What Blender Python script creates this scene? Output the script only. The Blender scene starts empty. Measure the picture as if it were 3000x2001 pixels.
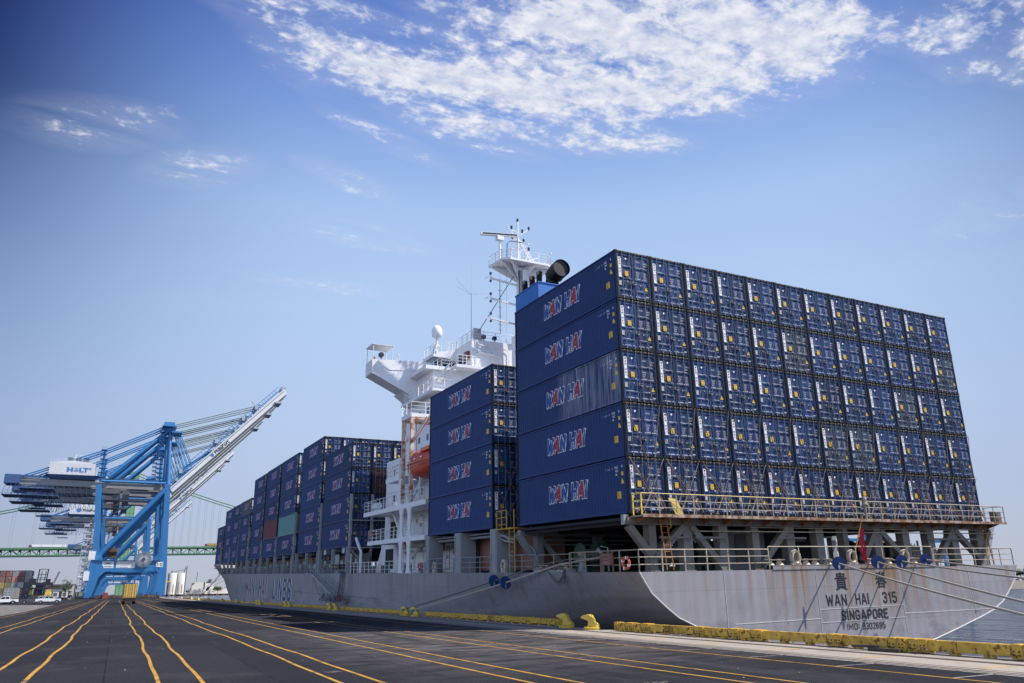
import bpy, bmesh, math, random
from mathutils import Vector, Matrix, Euler
random.seed(7)
C = bpy.context.scene.collection
PI = math.pi
# ------------------------------------------------------------------ camera
cam = bpy.data.cameras.new("camera"); camo = bpy.data.objects.new("camera", cam); C.objects.link(camo)
camo.location = (0, 0, 2.0)
camo.rotation_euler = (1.8845248392, 0.0156933375, -0.4607816614)
cam.sensor_width = 36; cam.sensor_fit = 'HORIZONTAL'; cam.lens = 26.63838
cam.clip_start = .1; cam.clip_end = 20000
bpy.context.scene.camera = camo
# ------------------------------------------------------------------ world
SKY_S, EXPO = .12, .40
SUN_EL, SUN_AZ = 52.0, 123.0           # azimuth clockwise from +Y
w = bpy.data.worlds.new("World"); bpy.context.scene.world = w; w.use_nodes = True
def world_nodes():
    nt = w.node_tree; N = nt.nodes; L = nt.links; N.clear()
    out = N.new('ShaderNodeOutputWorld'); bg = N.new('ShaderNodeBackground'); L.new(bg.outputs[0], out.inputs[0])
    sky = N.new('ShaderNodeTexSky'); sky.sky_type = 'NISHITA'; sky.sun_disc = False
    sky.sun_elevation = math.radians(SUN_EL); sky.sun_rotation = math.radians(SUN_AZ)
    sky.air_density = 1.0; sky.dust_density = 0.3; sky.ozone_density = 3.0; sky.altitude = 0
    bg.inputs['Strength'].default_value = SKY_S
    tc = N.new('ShaderNodeTexCoord'); sep = N.new('ShaderNodeSeparateXYZ'); L.new(tc.outputs['Generated'], sep.inputs[0])
    def mth(op, a, b=None, clamp=False):
        n = N.new('ShaderNodeMath'); n.operation = op; n.use_clamp = clamp
        for i, v in enumerate((a, b)):
            if v is None: continue
            if isinstance(v, (int, float)): n.inputs[i].default_value = v
            else: L.new(v, n.inputs[i])
        return n.outputs[0]
    z = mth('MAXIMUM', sep.outputs[2], .04)
    px = mth('DIVIDE', sep.outputs[0], z); py = mth('DIVIDE', sep.outputs[1], z)
    cb = N.new('ShaderNodeCombineXYZ'); L.new(px, cb.inputs[0]); L.new(py, cb.inputs[1])
    P = cb.outputs[0]
    # patches of the cloud layer: centre, half sizes, rotation, weight (layer-plane coordinates)
    blobs = [(.13, 1.17, .13, .06, -15, .8), (.26, 1.24, .20, .09, 8, .95), (.44, 1.30, .28, .12, 0, 1.05), (.20, 1.30, .12, .05, 15, .85), (.34, 1.17, .20, .07, 10, .9),
             (.62, 1.20, .32, .20, -12, 1.25), (.74, 1.05, .36, .27, -25, 1.3), (.55, 1.05, .26, .10, 0, .8), (.92, .93, .32, .24, -35, 1.3), (1.04, .84, .26, .17, -40, 1.05),
             (.90, 1.28, .24, .08, -20, .8), (1.30, .66, .13, .12, -25, 1.1), (1.55, .60, .2, .13, -20, 1.15), (1.45, .73, .18, .06, -35, .8), (1.08, 1.0, .2, .06, -30, .75),
             (-.17, 1.72, .20, .12, -25, .70), (.05, 1.82, .18, .10, -40, .68), (.40, 1.72, .15, .06, 20, .78), (.55, 2.02, .26, .10, 0, .62), (.44, 1.50, .20, .05, 20, .75),
             (.62, 1.42, .22, .05, 0, .75), (.5, 2.45, .35, .08, 0, .55), (2.1, 1.1, .2, .25, 0, .5)]
    acc = None
    for (cx, cy, sx, sy, rot, wt) in blobs:
        mp = N.new('ShaderNodeMapping'); mp.vector_type = 'TEXTURE'
        mp.inputs['Location'].default_value = (cx, cy, 0); mp.inputs['Rotation'].default_value = (0, 0, math.radians(rot)); mp.inputs['Scale'].default_value = (sx, sy, 1)
        L.new(P, mp.inputs[0])
        ln = N.new('ShaderNodeVectorMath'); ln.operation = 'LENGTH'; L.new(mp.outputs[0], ln.inputs[0])
        mr = N.new('ShaderNodeMapRange'); mr.interpolation_type = 'SMOOTHSTEP'
        mr.inputs[1].default_value = 0.2; mr.inputs[2].default_value = 1.75; mr.inputs[3].default_value = wt; mr.inputs[4].default_value = 0
        L.new(ln.outputs['Value'], mr.inputs[0])
        acc = mr.outputs[0] if acc is None else mth('MAXIMUM', acc, mr.outputs[0])
    def noise(scale, detail, rough, loc=(0, 0, 0), sc=(1, 1, 1), dist=0):
        mp = N.new('ShaderNodeMapping'); mp.inputs['Location'].default_value = loc; mp.inputs['Scale'].default_value = sc; L.new(P, mp.inputs[0])
        n = N.new('ShaderNodeTexNoise'); n.inputs['Scale'].default_value = scale; n.inputs['Detail'].default_value = detail; n.inputs['Roughness'].default_value = rough
        n.inputs['Distortion'].default_value = dist
        L.new(mp.outputs[0], n.inputs['Vector']); return n.outputs['Fac']
    n1 = noise(5.0, 4, .55, (3.1, 1.7, 0), (.62, 2.1, 1), .35)
    n2 = noise(21, 5, .62, (0, 0, 0), (1, 1.25, 1), .25)
    n3 = noise(62, 3, .6, (7, 2, 0), (1, 1.1, 1), .3)
    s = mth('ADD', mth('MULTIPLY', n1, 1.15), mth('ADD', mth('MULTIPLY', n2, .80), mth('MULTIPLY', n3, .30)))   # mean ~0.97
    thr = mth('SUBTRACT', 1.455, mth('MULTIPLY', acc, .52))
    dn = mth('MULTIPLY', mth('SUBTRACT', s, thr), 3.4, True)
    dens = mth('MULTIPLY', dn, mth('MULTIPLY', mth('MULTIPLY', acc, 1.25, True), .95))
    # faint veil round the patches
    veil = mth('MULTIPLY', mth('MULTIPLY', mth('SUBTRACT', acc, .25, True), mth('MULTIPLY', mth('SUBTRACT', n1, .30, True), 2.6)), .55, True)
    tot = mth('MAXIMUM', dens, veil)
    up = N.new('ShaderNodeMapRange'); up.inputs[1].default_value = .05; up.inputs[2].default_value = .2; L.new(sep.outputs[2], up.inputs[0])
    tot = mth('MULTIPLY', tot, up.outputs[0])
    # colour of the clear air: the physical model graded by height above the horizon and by bearing
    ramp = N.new('ShaderNodeValToRGB'); cr = ramp.color_ramp; cr.interpolation = 'LINEAR'
    def lin(c): return tuple(((v / 255 + .055) / 1.055) ** 2.4 if v > 10 else v / 255 / 12.92 for v in c) + (1,)
    stops = [(0, (186, 190, 203)), (.045, (188, 197, 216)), (.11, (184, 200, 228)), (.20, (184, 206, 238)), (.34, (180, 206, 243)), (.46, (168, 198, 240)), (.56, (132, 165, 227)), (.66, (92, 128, 203)), (.85, (60, 90, 165)), (1, (45, 70, 140))]
    cr.elements[0].position = 0; cr.elements[0].color = lin(stops[0][1]); cr.elements[1].position = 1; cr.elements[1].color = lin(stops[-1][1])
    for p_, c_ in stops[1:-1]: e = cr.elements.new(p_); e.color = lin(c_)
    L.new(sep.outputs[2], ramp.inputs[0])
    hx = mth('ADD', mth('MULTIPLY', sep.outputs[0], math.sin(math.radians(32))), mth('MULTIPLY', sep.outputs[1], math.cos(math.radians(32))))
    hl = mth('SQRT', mth('SUBTRACT', 1.0, mth('MULTIPLY', sep.outputs[2], sep.outputs[2])))
    ca = mth('DIVIDE', hx, mth('MAXIMUM', hl, .05))
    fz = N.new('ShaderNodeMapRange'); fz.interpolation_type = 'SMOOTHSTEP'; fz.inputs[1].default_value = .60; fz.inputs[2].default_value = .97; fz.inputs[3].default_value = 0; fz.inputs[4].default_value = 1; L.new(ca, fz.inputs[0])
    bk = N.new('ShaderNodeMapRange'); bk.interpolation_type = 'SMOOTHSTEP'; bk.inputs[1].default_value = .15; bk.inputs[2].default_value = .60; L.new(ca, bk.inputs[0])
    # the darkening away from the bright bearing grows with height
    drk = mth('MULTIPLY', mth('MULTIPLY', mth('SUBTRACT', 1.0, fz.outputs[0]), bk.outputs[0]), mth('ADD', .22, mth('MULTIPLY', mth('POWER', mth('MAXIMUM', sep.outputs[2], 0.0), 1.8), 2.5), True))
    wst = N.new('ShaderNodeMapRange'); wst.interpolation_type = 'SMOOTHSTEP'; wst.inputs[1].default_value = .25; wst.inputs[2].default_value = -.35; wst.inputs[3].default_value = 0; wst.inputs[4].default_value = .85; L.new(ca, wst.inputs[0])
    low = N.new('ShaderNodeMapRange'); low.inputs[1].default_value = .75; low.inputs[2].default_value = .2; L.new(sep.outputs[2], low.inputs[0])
    westward = mth('ADD', 1.0, mth('MULTIPLY', wst.outputs[0], low.outputs[0]))            # added brightness in the unseen sky behind, to fill shaded walls
    gain = mth('MULTIPLY', mth('MULTIPLY', mth('SUBTRACT', 1.0, drk, True), westward), 1 / (SKY_S * 2 ** EXPO))
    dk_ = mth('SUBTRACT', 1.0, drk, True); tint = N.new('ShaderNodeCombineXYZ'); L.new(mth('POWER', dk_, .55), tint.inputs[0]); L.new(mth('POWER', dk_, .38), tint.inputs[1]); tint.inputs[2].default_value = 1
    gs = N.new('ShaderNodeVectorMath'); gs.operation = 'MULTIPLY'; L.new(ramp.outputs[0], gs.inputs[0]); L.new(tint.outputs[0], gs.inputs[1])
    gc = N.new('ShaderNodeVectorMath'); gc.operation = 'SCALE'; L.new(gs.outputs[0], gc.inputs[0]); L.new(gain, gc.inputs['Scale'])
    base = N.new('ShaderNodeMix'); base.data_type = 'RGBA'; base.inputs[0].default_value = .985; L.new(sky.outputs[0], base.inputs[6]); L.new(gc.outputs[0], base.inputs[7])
    mixc = N.new('ShaderNodeMix'); mixc.data_type = 'RGBA'
    L.new(tot, mixc.inputs[0]); L.new(base.outputs[2], mixc.inputs[6])
    K = 1 / (SKY_S * 2 ** EXPO)
    shade = N.new('ShaderNodeMix'); shade.data_type = 'RGBA'; shade.inputs[6].default_value = (.62 * K, .67 * K, .82 * K, 1); shade.inputs[7].default_value = (.90 * K, .90 * K, .94 * K, 1)
    L.new(mth('MULTIPLY', mth('SUBTRACT', n2, .42), 4.0, True), shade.inputs[0]); L.new(shade.outputs[2], mixc.inputs[7])
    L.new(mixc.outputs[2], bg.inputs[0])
world_nodes()
sun = bpy.data.lights.new("sun", 'SUN'); sun.energy = 5.0; sun.angle = math.radians(.5); sun.color = (1, .955, .90)
suno = bpy.data.objects.new("sun", sun); C.objects.link(suno)
_az = math.radians(90 - SUN_AZ); _el = math.radians(SUN_EL)
sdir = Vector((math.cos(_el) * math.cos(_az), math.cos(_el) * math.sin(_az), math.sin(_el)))
suno.rotation_euler = sdir.to_track_quat('Z', 'Y').to_euler(); suno.location = sdir * 300
vs = bpy.context.scene.view_settings
vs.view_transform = 'Standard'; vs.look = 'None'; vs.gamma = 1; vs.exposure = EXPO; vs.use_curve_mapping = False

# ------------------------------------------------------------------ materials
_m = {}
def mat(name, col, rough=.6, metal=0., var=.15, scale=3., bump=0., bscale=40., rust=0., rcol=(.16, .055, .02), streak=None, scol=(.12, .055, .025), spec=.5, fine=0., inst=0., rscale=2.5, sz=.12):
    if name in _m: return _m[name]
    m = bpy.data.materials.new(name); m.use_nodes = True; nt = m.node_tree; N = nt.nodes; L = nt.links
    b = N['Principled BSDF']; b.inputs['Roughness'].default_value = rough; b.inputs['Metallic'].default_value = metal
    b.inputs['Specular IOR Level'].default_value = spec
    tc = N.new('ShaderNodeTexCoord')
    def noise(sc, det=4, ro=.6, vec=(1, 1, 1)):
        mp = N.new('ShaderNodeMapping'); mp.inputs['Scale'].default_value = vec; L.new(tc.outputs['Object'], mp.inputs[0])
        n = N.new('ShaderNodeTexNoise'); n.inputs['Scale'].default_value = sc; n.inputs['Detail'].default_value = det; n.inputs['Roughness'].default_value = ro
        L.new(mp.outputs[0], n.inputs['Vector']); return n.outputs['Fac']
    def ramp(v, a, b_):
        r = N.new('ShaderNodeMapRange'); r.inputs[1].default_value = a; r.inputs[2].default_value = b_; L.new(v, r.inputs[0]); return r.outputs[0]
    def mix(f, A, B, bt='MIX'):
        x = N.new('ShaderNodeMix'); x.data_type = 'RGBA'; x.blend_type = bt
        for i, v in ((0, f), (6, A), (7, B)):
            if hasattr(v, 'links') or hasattr(v, 'is_linked'): L.new(v, x.inputs[i])
            else: x.inputs[i].default_value = v
        return x.outputs[2]
    c4 = (*col, 1)
    lo = tuple(x * (1 - var) for x in col) + (1,); hi = tuple(min(1, x * (1 + var)) for x in col) + (1,)
    c = mix(ramp(noise(scale), .3, .7), lo, hi)
    if fine: c = mix(ramp(noise(bscale * 2.2, 2, .5), .35, .65), mix(1., c, (1 - fine,) * 3 + (1,), 'MULTIPLY'), mix(1., c, (1 + fine,) * 3 + (1,), 'MULTIPLY'))
    if inst:
        oi = N.new('ShaderNodeObjectInfo'); r = N.new('ShaderNodeMapRange'); r.inputs[3].default_value = 1 - inst; r.inputs[4].default_value = 1 + inst
        L.new(oi.outputs['Random'], r.inputs[0]); cx = N.new('ShaderNodeCombineColor')
        for i in range(3): L.new(r.outputs[0], cx.inputs[i])
        c = mix(1., c, cx.outputs[0], 'MULTIPLY')
    if streak:
        c = mix(ramp(noise(1.0, 6, .65, (streak[0], streak[0], sz)), streak[1], streak[2]), c, (*scol, 1))
    if rust:
        c = mix(ramp(noise(rscale, 8, .72), .72 - rust, .80 - rust), c, (*rcol, 1))
    L.new(c, b.inputs['Base Color'])
    if bump:
        bp = N.new('ShaderNodeBump'); bp.inputs['Strength'].default_value = bump; bp.inputs['Distance'].default_value = .02
        L.new(noise(bscale, 3, .6), bp.inputs['Height']); L.new(bp.outputs[0], b.inputs['Normal'])
    _m[name] = m; return m

M_blue = lambda: mat('container_blue', (.0155, .040, .135), .55, var=.10, scale=1.1, rust=.02, rcol=(.05, .03, .025), rscale=5, inst=.16, spec=.3)
M_door = lambda: mat('container_door_blue', (.014, .041, .130), .45, var=.26, scale=2.2, rust=.09, rcol=(.030, .030, .04), rscale=6, inst=.35, spec=.35)
M_frame = lambda: mat('container_frame_dark', (.007, .013, .030), .6, var=.3, scale=4, spec=.2, rust=.13, rcol=(.06, .03, .015), rscale=9)
M_rod = lambda: mat('galvanised_rod', (.20, .19, .17), .45, .3, var=.3, scale=6, rust=.10, rcol=(.14, .07, .035), rscale=12)
M_white = lambda: mat('sticker_white', (.78, .78, .80), .5, var=.04)
M_black = lambda: mat('sticker_black', (.010, .010, .012), .5, var=.1)
M_red = lambda: mat('logo_red', (.36, .020, .045), .5, var=.1)
M_yel = lambda: mat('sticker_yellow', (.80, .48, .03), .5, var=.08)
M_logoblue = lambda: mat('logo_blue', (.020, .07, .27), .5, var=.05)
M_hull = None
def hull_mat():
    m = mat('hull_grey', (.29, .275, .285), .6, var=.05, scale=.25, bump=.03, bscale=1.3, spec=.15)
    nt = m.node_tree; N = nt.nodes; L = nt.links; b = N['Principled BSDF']; src = b.inputs['Base Color'].links[0].from_socket
    tc = N.new('ShaderNodeTexCoord'); sep = N.new('ShaderNodeSeparateXYZ'); L.new(tc.outputs['Object'], sep.inputs[0])
    def noise(sc, det, ro, vec, loc=(0, 0, 0)):
        mp = N.new('ShaderNodeMapping'); mp.inputs['Scale'].default_value = vec; mp.inputs['Location'].default_value = loc; L.new(tc.outputs['Object'], mp.inputs[0])
        n = N.new('ShaderNodeTexNoise'); n.inputs['Scale'].default_value = sc; n.inputs['Detail'].default_value = det; n.inputs['Roughness'].default_value = ro
        L.new(mp.outputs[0], n.inputs['Vector']); return n.outputs['Fac']
    def rng(v, a, c_, lo=0., hi=1.):
        r = N.new('ShaderNodeMapRange'); r.inputs[1].default_value = a; r.inputs[2].default_value = c_; r.inputs[3].default_value = lo; r.inputs[4].default_value = hi; L.new(v, r.inputs[0]); return r.outputs[0]
    def mul(a, c_):
        n = N.new('ShaderNodeMath'); n.operation = 'MULTIPLY'; n.use_clamp = True
        for i, v in enumerate((a, c_)):
            if isinstance(v, float): n.inputs[i].default_value = v
            else: L.new(v, n.inputs[i])
        return n.outputs[0]
    def mix(f, A, B):
        x = N.new('ShaderNodeMix'); x.data_type = 'RGBA'; L.new(f, x.inputs[0])
        for i, v in ((6, A), (7, B)):
            if isinstance(v, tuple): x.inputs[i].default_value = v
            else: L.new(v, x.inputs[i])
        return x.outputs[2]
    fade = rng(sep.outputs[2], -6.2, -2.9)                                    # streaks start at the deck edge
    st = mul(rng(noise(1.5, 5, .62, (1, 1, .04)), .52, .66), fade)
    wv = N.new('ShaderNodeTexWave'); wv.wave_type = 'BANDS'; wv.bands_direction = 'X'; wv.inputs['Scale'].default_value = .42; wv.inputs['Distortion'].default_value = 1.2; wv.inputs['Detail'].default_value = 1; wv.inputs['Detail Scale'].default_value = .3; L.new(tc.outputs['Object'], wv.inputs[0])
    c = mix(mul(rng(wv.outputs[0], .2, .9), .28), src, (.37, .36, .375, 1))  # shade bands of the plating between frames, painted into the colour
    c = mix(mul(st, .50), c, (.20, .115, .05, 1))
    patch = mul(mul(rng(sep.outputs[0], 8.6, 9.6), rng(sep.outputs[0], 24.5, 22.5)), rng(sep.outputs[1], .5, .0)) # the fairleads over the name leak most rust
    st2 = mul(mul(rng(noise(2.4, 6, .6, (1, 1, .03), (4, 0, 0)), .47, .62), patch), rng(sep.outputs[2], -6.4, -3.2))
    c = mix(mul(st2, .85), c, (.24, .12, .035, 1))
    scuff = mul(rng(noise(1.2, 7, .75, (1, .22, .9), (1, 5, 2)), .60, .68), rng(sep.outputs[2], -4.2, -5.6))
    c = mix(mul(scuff, .85), c, (.045, .042, .045, 1))
    c = mix(mul(mul(rng(noise(1.0, 7, .7, (.5, .12, .6), (9, 2, 4)), .50, .62), rng(sep.outputs[2], -3.6, -5.4)), .5), c, (.13, .125, .135, 1))
    qtr = mul(mul(rng(noise(1.6, 6, .66, (.4, 1.3, .05), (2, 7, 0)), .56, .68), mul(rng(sep.outputs[1], .2, 1.), rng(sep.outputs[1], 13., 10.))), rng(sep.outputs[2], -5.6, -3.1))
    c = mix(mul(qtr, .5), c, (.20, .10, .035, 1))
    dirt = mul(rng(noise(.5, 6, .7, (1, 1, .5)), .45, .75), .35)
    c = mix(dirt, c, (.20, .19, .195, 1))
    # plate seams
    br = N.new('ShaderNodeTexBrick'); br.inputs['Scale'].default_value = 1; br.inputs['Mortar Size'].default_value = .012; br.inputs['Brick Width'].default_value = 9.; br.inputs['Row Height'].default_value = 1.9
    br.inputs['Color1'].default_value = (1, 1, 1, 1); br.inputs['Color2'].default_value = (.90, .90, .92, 1); br.inputs['Mortar'].default_value = (.70, .70, .72, 1)
    cb = N.new('ShaderNodeCombineXYZ'); ad = N.new('ShaderNodeMath'); ad.operation = 'ADD'; L.new(sep.outputs[0], ad.inputs[0]); L.new(sep.outputs[1], ad.inputs[1])
    L.new(ad.outputs[0], cb.inputs[0]); L.new(sep.outputs[2], cb.inputs[1]); L.new(cb.outputs[0], br.inputs['Vector'])
    x = N.new('ShaderNodeMix'); x.data_type = 'RGBA'; x.blend_type = 'MULTIPLY'; x.inputs[0].default_value = .8; L.new(c, x.inputs[6]); L.new(br.outputs[0], x.inputs[7])
    L.new(x.outputs[2], b.inputs['Base Color'])
    return m

# ------------------------------------------------------------------ mesh builder
_gc = {}
def glyphs(txt, shear=0., offset=0., spacing=1.0):
    k = (txt, shear, offset, spacing)
    if k in _gc: return _gc[k]
    cu = bpy.data.curves.new('t', 'FONT'); cu.body = txt; cu.size = 1; cu.shear = shear; cu.offset = offset; cu.resolution_u = 2; cu.space_character = spacing
    cu.fill_mode = 'FRONT'
    o = bpy.data.objects.new('t', cu); C.objects.link(o); bpy.context.view_layer.update()
    me = bpy.data.meshes.new_from_object(o.evaluated_get(bpy.context.evaluated_depsgraph_get()))
    vs_ = [(v.co.x, v.co.y) for v in me.vertices]; fs = [tuple(p.vertices) for p in me.polygons]
    bpy.data.objects.remove(o); bpy.data.curves.remove(cu); bpy.data.meshes.remove(me)
    _gc[k] = (vs_, fs); return _gc[k]

class MB:
    def __init__(s): s.v = []; s.f = []; s.m = []; s.sm = []
    def add(s, vs_, fs, mi=0, smooth=False):
        o = len(s.v); s.v += [tuple(v) for v in vs_]
        for f in fs: s.f.append(tuple(i + o for i in f)); s.m.append(mi); s.sm.append(smooth)
        return s
    def box(s, x0, x1, y0, y1, z0, z1, mi=0):
        if x0 > x1: x0, x1 = x1, x0
        if y0 > y1: y0, y1 = y1, y0
        if z0 > z1: z0, z1 = z1, z0
        return s.add([(x0, y0, z0), (x1, y0, z0), (x1, y1, z0), (x0, y1, z0), (x0, y0, z1), (x1, y0, z1), (x1, y1, z1), (x0, y1, z1)],
              [(0, 3, 2, 1), (4, 5, 6, 7), (0, 1, 5, 4), (1, 2, 6, 5), (2, 3, 7, 6), (3, 0, 4, 7)], mi)
    def bar(s, p, q, wd, ht=None, mi=0, up=(0, 0, 1)):
        ht = ht or wd; p = Vector(p); q = Vector(q); d = (q - p)
        if d.length < 1e-6: return s
        d.normalize(); u = Vector(up)
        if abs(d.dot(u)) > .98: u = Vector((0, 1, 0))
        a = d.cross(u).normalized() * wd / 2; b = a.cross(d).normalized() * ht / 2
        vv = [p - a - b, p + a - b, p + a + b, p - a + b, q - a - b, q + a - b, q + a + b, q - a + b]
        return s.add(vv, [(0, 1, 2, 3), (7, 6, 5, 4), (0, 4, 5, 1), (1, 5, 6, 2), (2, 6, 7, 3), (3, 7, 4, 0)], mi)
    def tube(s, p, q, r, n=6, mi=0, r2=None, cap=True):
        p = Vector(p); q = Vector(q); d = q - p
        if d.length < 1e-6: return s
        d.normalize(); u = Vector((0, 0, 1)) if abs(d.z) < .9 else Vector((1, 0, 0))
        a = d.cross(u).normalized(); b = a.cross(d).normalized(); r2 = r if r2 is None else r2
        vv = [p + (a * math.cos(t) + b * math.sin(t)) * r for t in [2 * PI * i / n for i in range(n)]] + [q + (a * math.cos(t) + b * math.sin(t)) * r2 for t in [2 * PI * i / n for i in range(n)]]
        s.add(vv, [(i, (i + 1) % n, n + (i + 1) % n, n + i) for i in range(n)], mi, n > 5)
        if cap: s.add(vv, [tuple(range(n))[::-1], tuple(range(n, 2 * n))], mi)
        return s
    def path(s, pts, r, n=6, mi=0):
        pts = [Vector(p) for p in pts]; rings = []
        for i, p in enumerate(pts):
            d = (pts[min(i + 1, len(pts) - 1)] - pts[max(i - 1, 0)]).normalized(); u = Vector((0, 0, 1)) if abs(d.z) < .9 else Vector((1, 0, 0))
            a = d.cross(u).normalized(); b = a.cross(d).normalized()
            rings.append([p + (a * math.cos(t) + b * math.sin(t)) * r for t in [2 * PI * k / n for k in range(n)]])
        vv = [v for ring in rings for v in ring]; fs = []
        for i in range(len(pts) - 1):
            for k in range(n): fs.append((i * n + k, i * n + (k + 1) % n, (i + 1) * n + (k + 1) % n, (i + 1) * n + k))
        return s.add(vv, fs, mi, True)
    def lathe(s, prof, c=(0, 0, 0), n=12, mi=0, axis='z'):
        vv = []; fs = []
        for r, z in prof:
            for k in range(n):
                t = 2 * PI * k / n; x, y = r * math.cos(t), r * math.sin(t)
                vv.append((c[0] + x, c[1] + y, c[2] + z) if axis == 'z' else ((c[0] + x, c[1] + z, c[2] + y) if axis == 'y' else (c[0] + z, c[1] + x, c[2] + y)))
        for i in range(len(prof) - 1):
            for k in range(n): fs.append((i * n + k, i * n + (k + 1) % n, (i + 1) * n + (k + 1) % n, (i + 1) * n + k))
        return s.add(vv, fs, mi, True)
    def prism(s, poly, a0, a1, ax='y', mi=0):
        # poly in the plane perpendicular to ax
        def P(u, v, a): return {'y': (u, a, v), 'x': (a, u, v), 'z': (u, v, a)}[ax]
        n = len(poly); vv = [P(u, v, a0) for u, v in poly] + [P(u, v, a1) for u, v in poly]
        return s.add(vv, [tuple(range(n))[::-1], tuple(range(n, 2 * n))] + [(i, (i + 1) % n, n + (i + 1) % n, n + i) for i in range(n)], mi)
    def text(s, txt, o, xd, yd, size, mi=0, shear=0., offset=0., sx=1., center=False, spacing=1.0, lift=None):
        vs_, fs = glyphs(txt, shear, offset, spacing); o = Vector(o); xd = Vector(xd).normalized(); yd = Vector(yd).normalized()
        if not vs_: return s
        w_ = max(v[0] for v in vs_) + min(v[0] for v in vs_); cx = w_ / 2 if center else 0
        if lift: o = o + Vector(lift)
        return s.add([o + xd * ((x - cx) * size * sx) + yd * (y * size) for x, y in vs_], fs, mi)
    def build(s, name, mats, parent=None, loc=None, fix=True):
        me = bpy.data.meshes.new(name); me.from_pydata(s.v, [], s.f)
        if not isinstance(mats, (list, tuple)): mats = [mats]
        for m in mats: me.materials.append(m)
        me.polygons.foreach_set('material_index', s.m); me.polygons.foreach_set('use_smooth', s.sm)
        me.update()
        if fix:
            bm = bmesh.new(); bm.from_mesh(me); bmesh.ops.recalc_face_normals(bm, faces=bm.faces); bm.to_mesh(me); bm.free()
        if any(s.sm):
            try: me.set_sharp_from_angle(angle=math.radians(40))
            except Exception: pass
        o = bpy.data.objects.new(name, me); C.objects.link(o)
        if parent: o.parent = parent
        if loc: o.location = loc
        return o
SF = {'W': (.80, [[(0, 1), (.17, 0), (.40, .80), (.63, 0), (.80, 1)]]), 'A': (.62, [[(0, 0), (.27, 1), (.35, 1), (.62, 0)], [(.10, .27), (.52, .27)]]), 'N': (.56, [[(0, 0), (0, 1), (.56, 0), (.56, 1)]]),
 'H': (.56, [[(0, 0), (0, 1)], [(.56, 0), (.56, 1)], [(0, .5), (.56, .5)]]), 'I': (.0, [[(0, 0), (0, 1)]]), 'L': (.46, [[(0, 1), (0, 0), (.46, 0)]]), 'E': (.48, [[(.48, 1), (0, 1), (0, 0), (.48, 0)], [(0, .52), (.42, .52)]]),
 'S': (.52, [[(.52, .80), (.40, 1), (.12, 1), (0, .84), (0, .66), (.10, .54), (.42, .46), (.52, .34), (.52, .16), (.40, 0), (.12, 0), (0, .2)]]),
 'G': (.54, [[(.54, .80), (.42, 1), (.12, 1), (0, .85), (0, .15), (.12, 0), (.42, 0), (.54, .15), (.54, .46), (.30, .46)]]), 'P': (.52, [[(0, 0), (0, 1), (.40, 1), (.52, .87), (.52, .58), (.40, .45), (0, .45)]]),
 'O': (.54, [[(.12, 0), (0, .15), (0, .85), (.12, 1), (.42, 1), (.54, .85), (.54, .15), (.42, 0), (.12, 0)]]), 'R': (.52, [[(0, 0), (0, 1), (.40, 1), (.52, .87), (.52, .60), (.40, .48), (0, .48)], [(.30, .48), (.54, 0)]]),
 'M': (.68, [[(0, 0), (0, 1), (.34, .25), (.68, 1), (.68, 0)]]), ':': (0, [[(0, .25), (0, .32)], [(0, .68), (0, .75)]]), 'Z': (.5, [[(0, 1), (.5, 1), (0, 0), (.5, 0)]]), '-': (.3, [[(0, .48), (.3, .48)]]), 'T': (.56, [[(0, 1), (.56, 1)], [(.28, 1), (.28, 0)]]), 'C': (.52, [[(.52, .82), (.40, 1), (.12, 1), (0, .85), (0, .15), (.12, 0), (.40, 0), (.52, .18)]]),
 '0': (.48, [[(.12, 0), (0, .15), (0, .85), (.12, 1), (.36, 1), (.48, .85), (.48, .15), (.36, 0), (.12, 0)]]), '1': (.16, [[(0, .82), (.16, 1), (.16, 0)]]), '2': (.48, [[(0, .80), (.12, 1), (.36, 1), (.48, .86), (.48, .66), (0, .04), (.48, 0)]]),
 '3': (.48, [[(0, .82), (.12, 1), (.36, 1), (.48, .86), (.48, .64), (.34, .53), (.20, .53)], [(.34, .53), (.48, .40), (.48, .14), (.36, 0), (.12, 0), (0, .18)]]), '4': (.5, [[(.38, 0), (.38, 1), (0, .3), (.5, .3)]]),
 '5': (.48, [[(.46, 1), (.04, 1), (0, .55), (.34, .60), (.48, .46), (.48, .14), (.36, 0), (.12, 0), (0, .16)]]), '6': (.48, [[(.46, .84), (.36, 1), (.12, 1), (0, .85), (0, .15), (.12, 0), (.36, 0), (.48, .14), (.48, .42), (.36, .56), (.0, .50)]]),
 '7': (.48, [[(0, 1), (.48, 1), (.16, 0)]]), '8': (.48, [[(.12, .54), (0, .68), (0, .88), (.12, 1), (.36, 1), (.48, .88), (.48, .68), (.36, .54), (.12, .54), (0, .40), (0, .13), (.12, 0), (.36, 0), (.48, .13), (.48, .40), (.36, .54)]]), '9': (.48, [[(.02, .16), (.12, 0), (.36, 0), (.48, .15), (.48, .85), (.36, 1), (.12, 1), (0, .86), (0, .58), (.12, .44), (.48, .50)]])}
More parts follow.
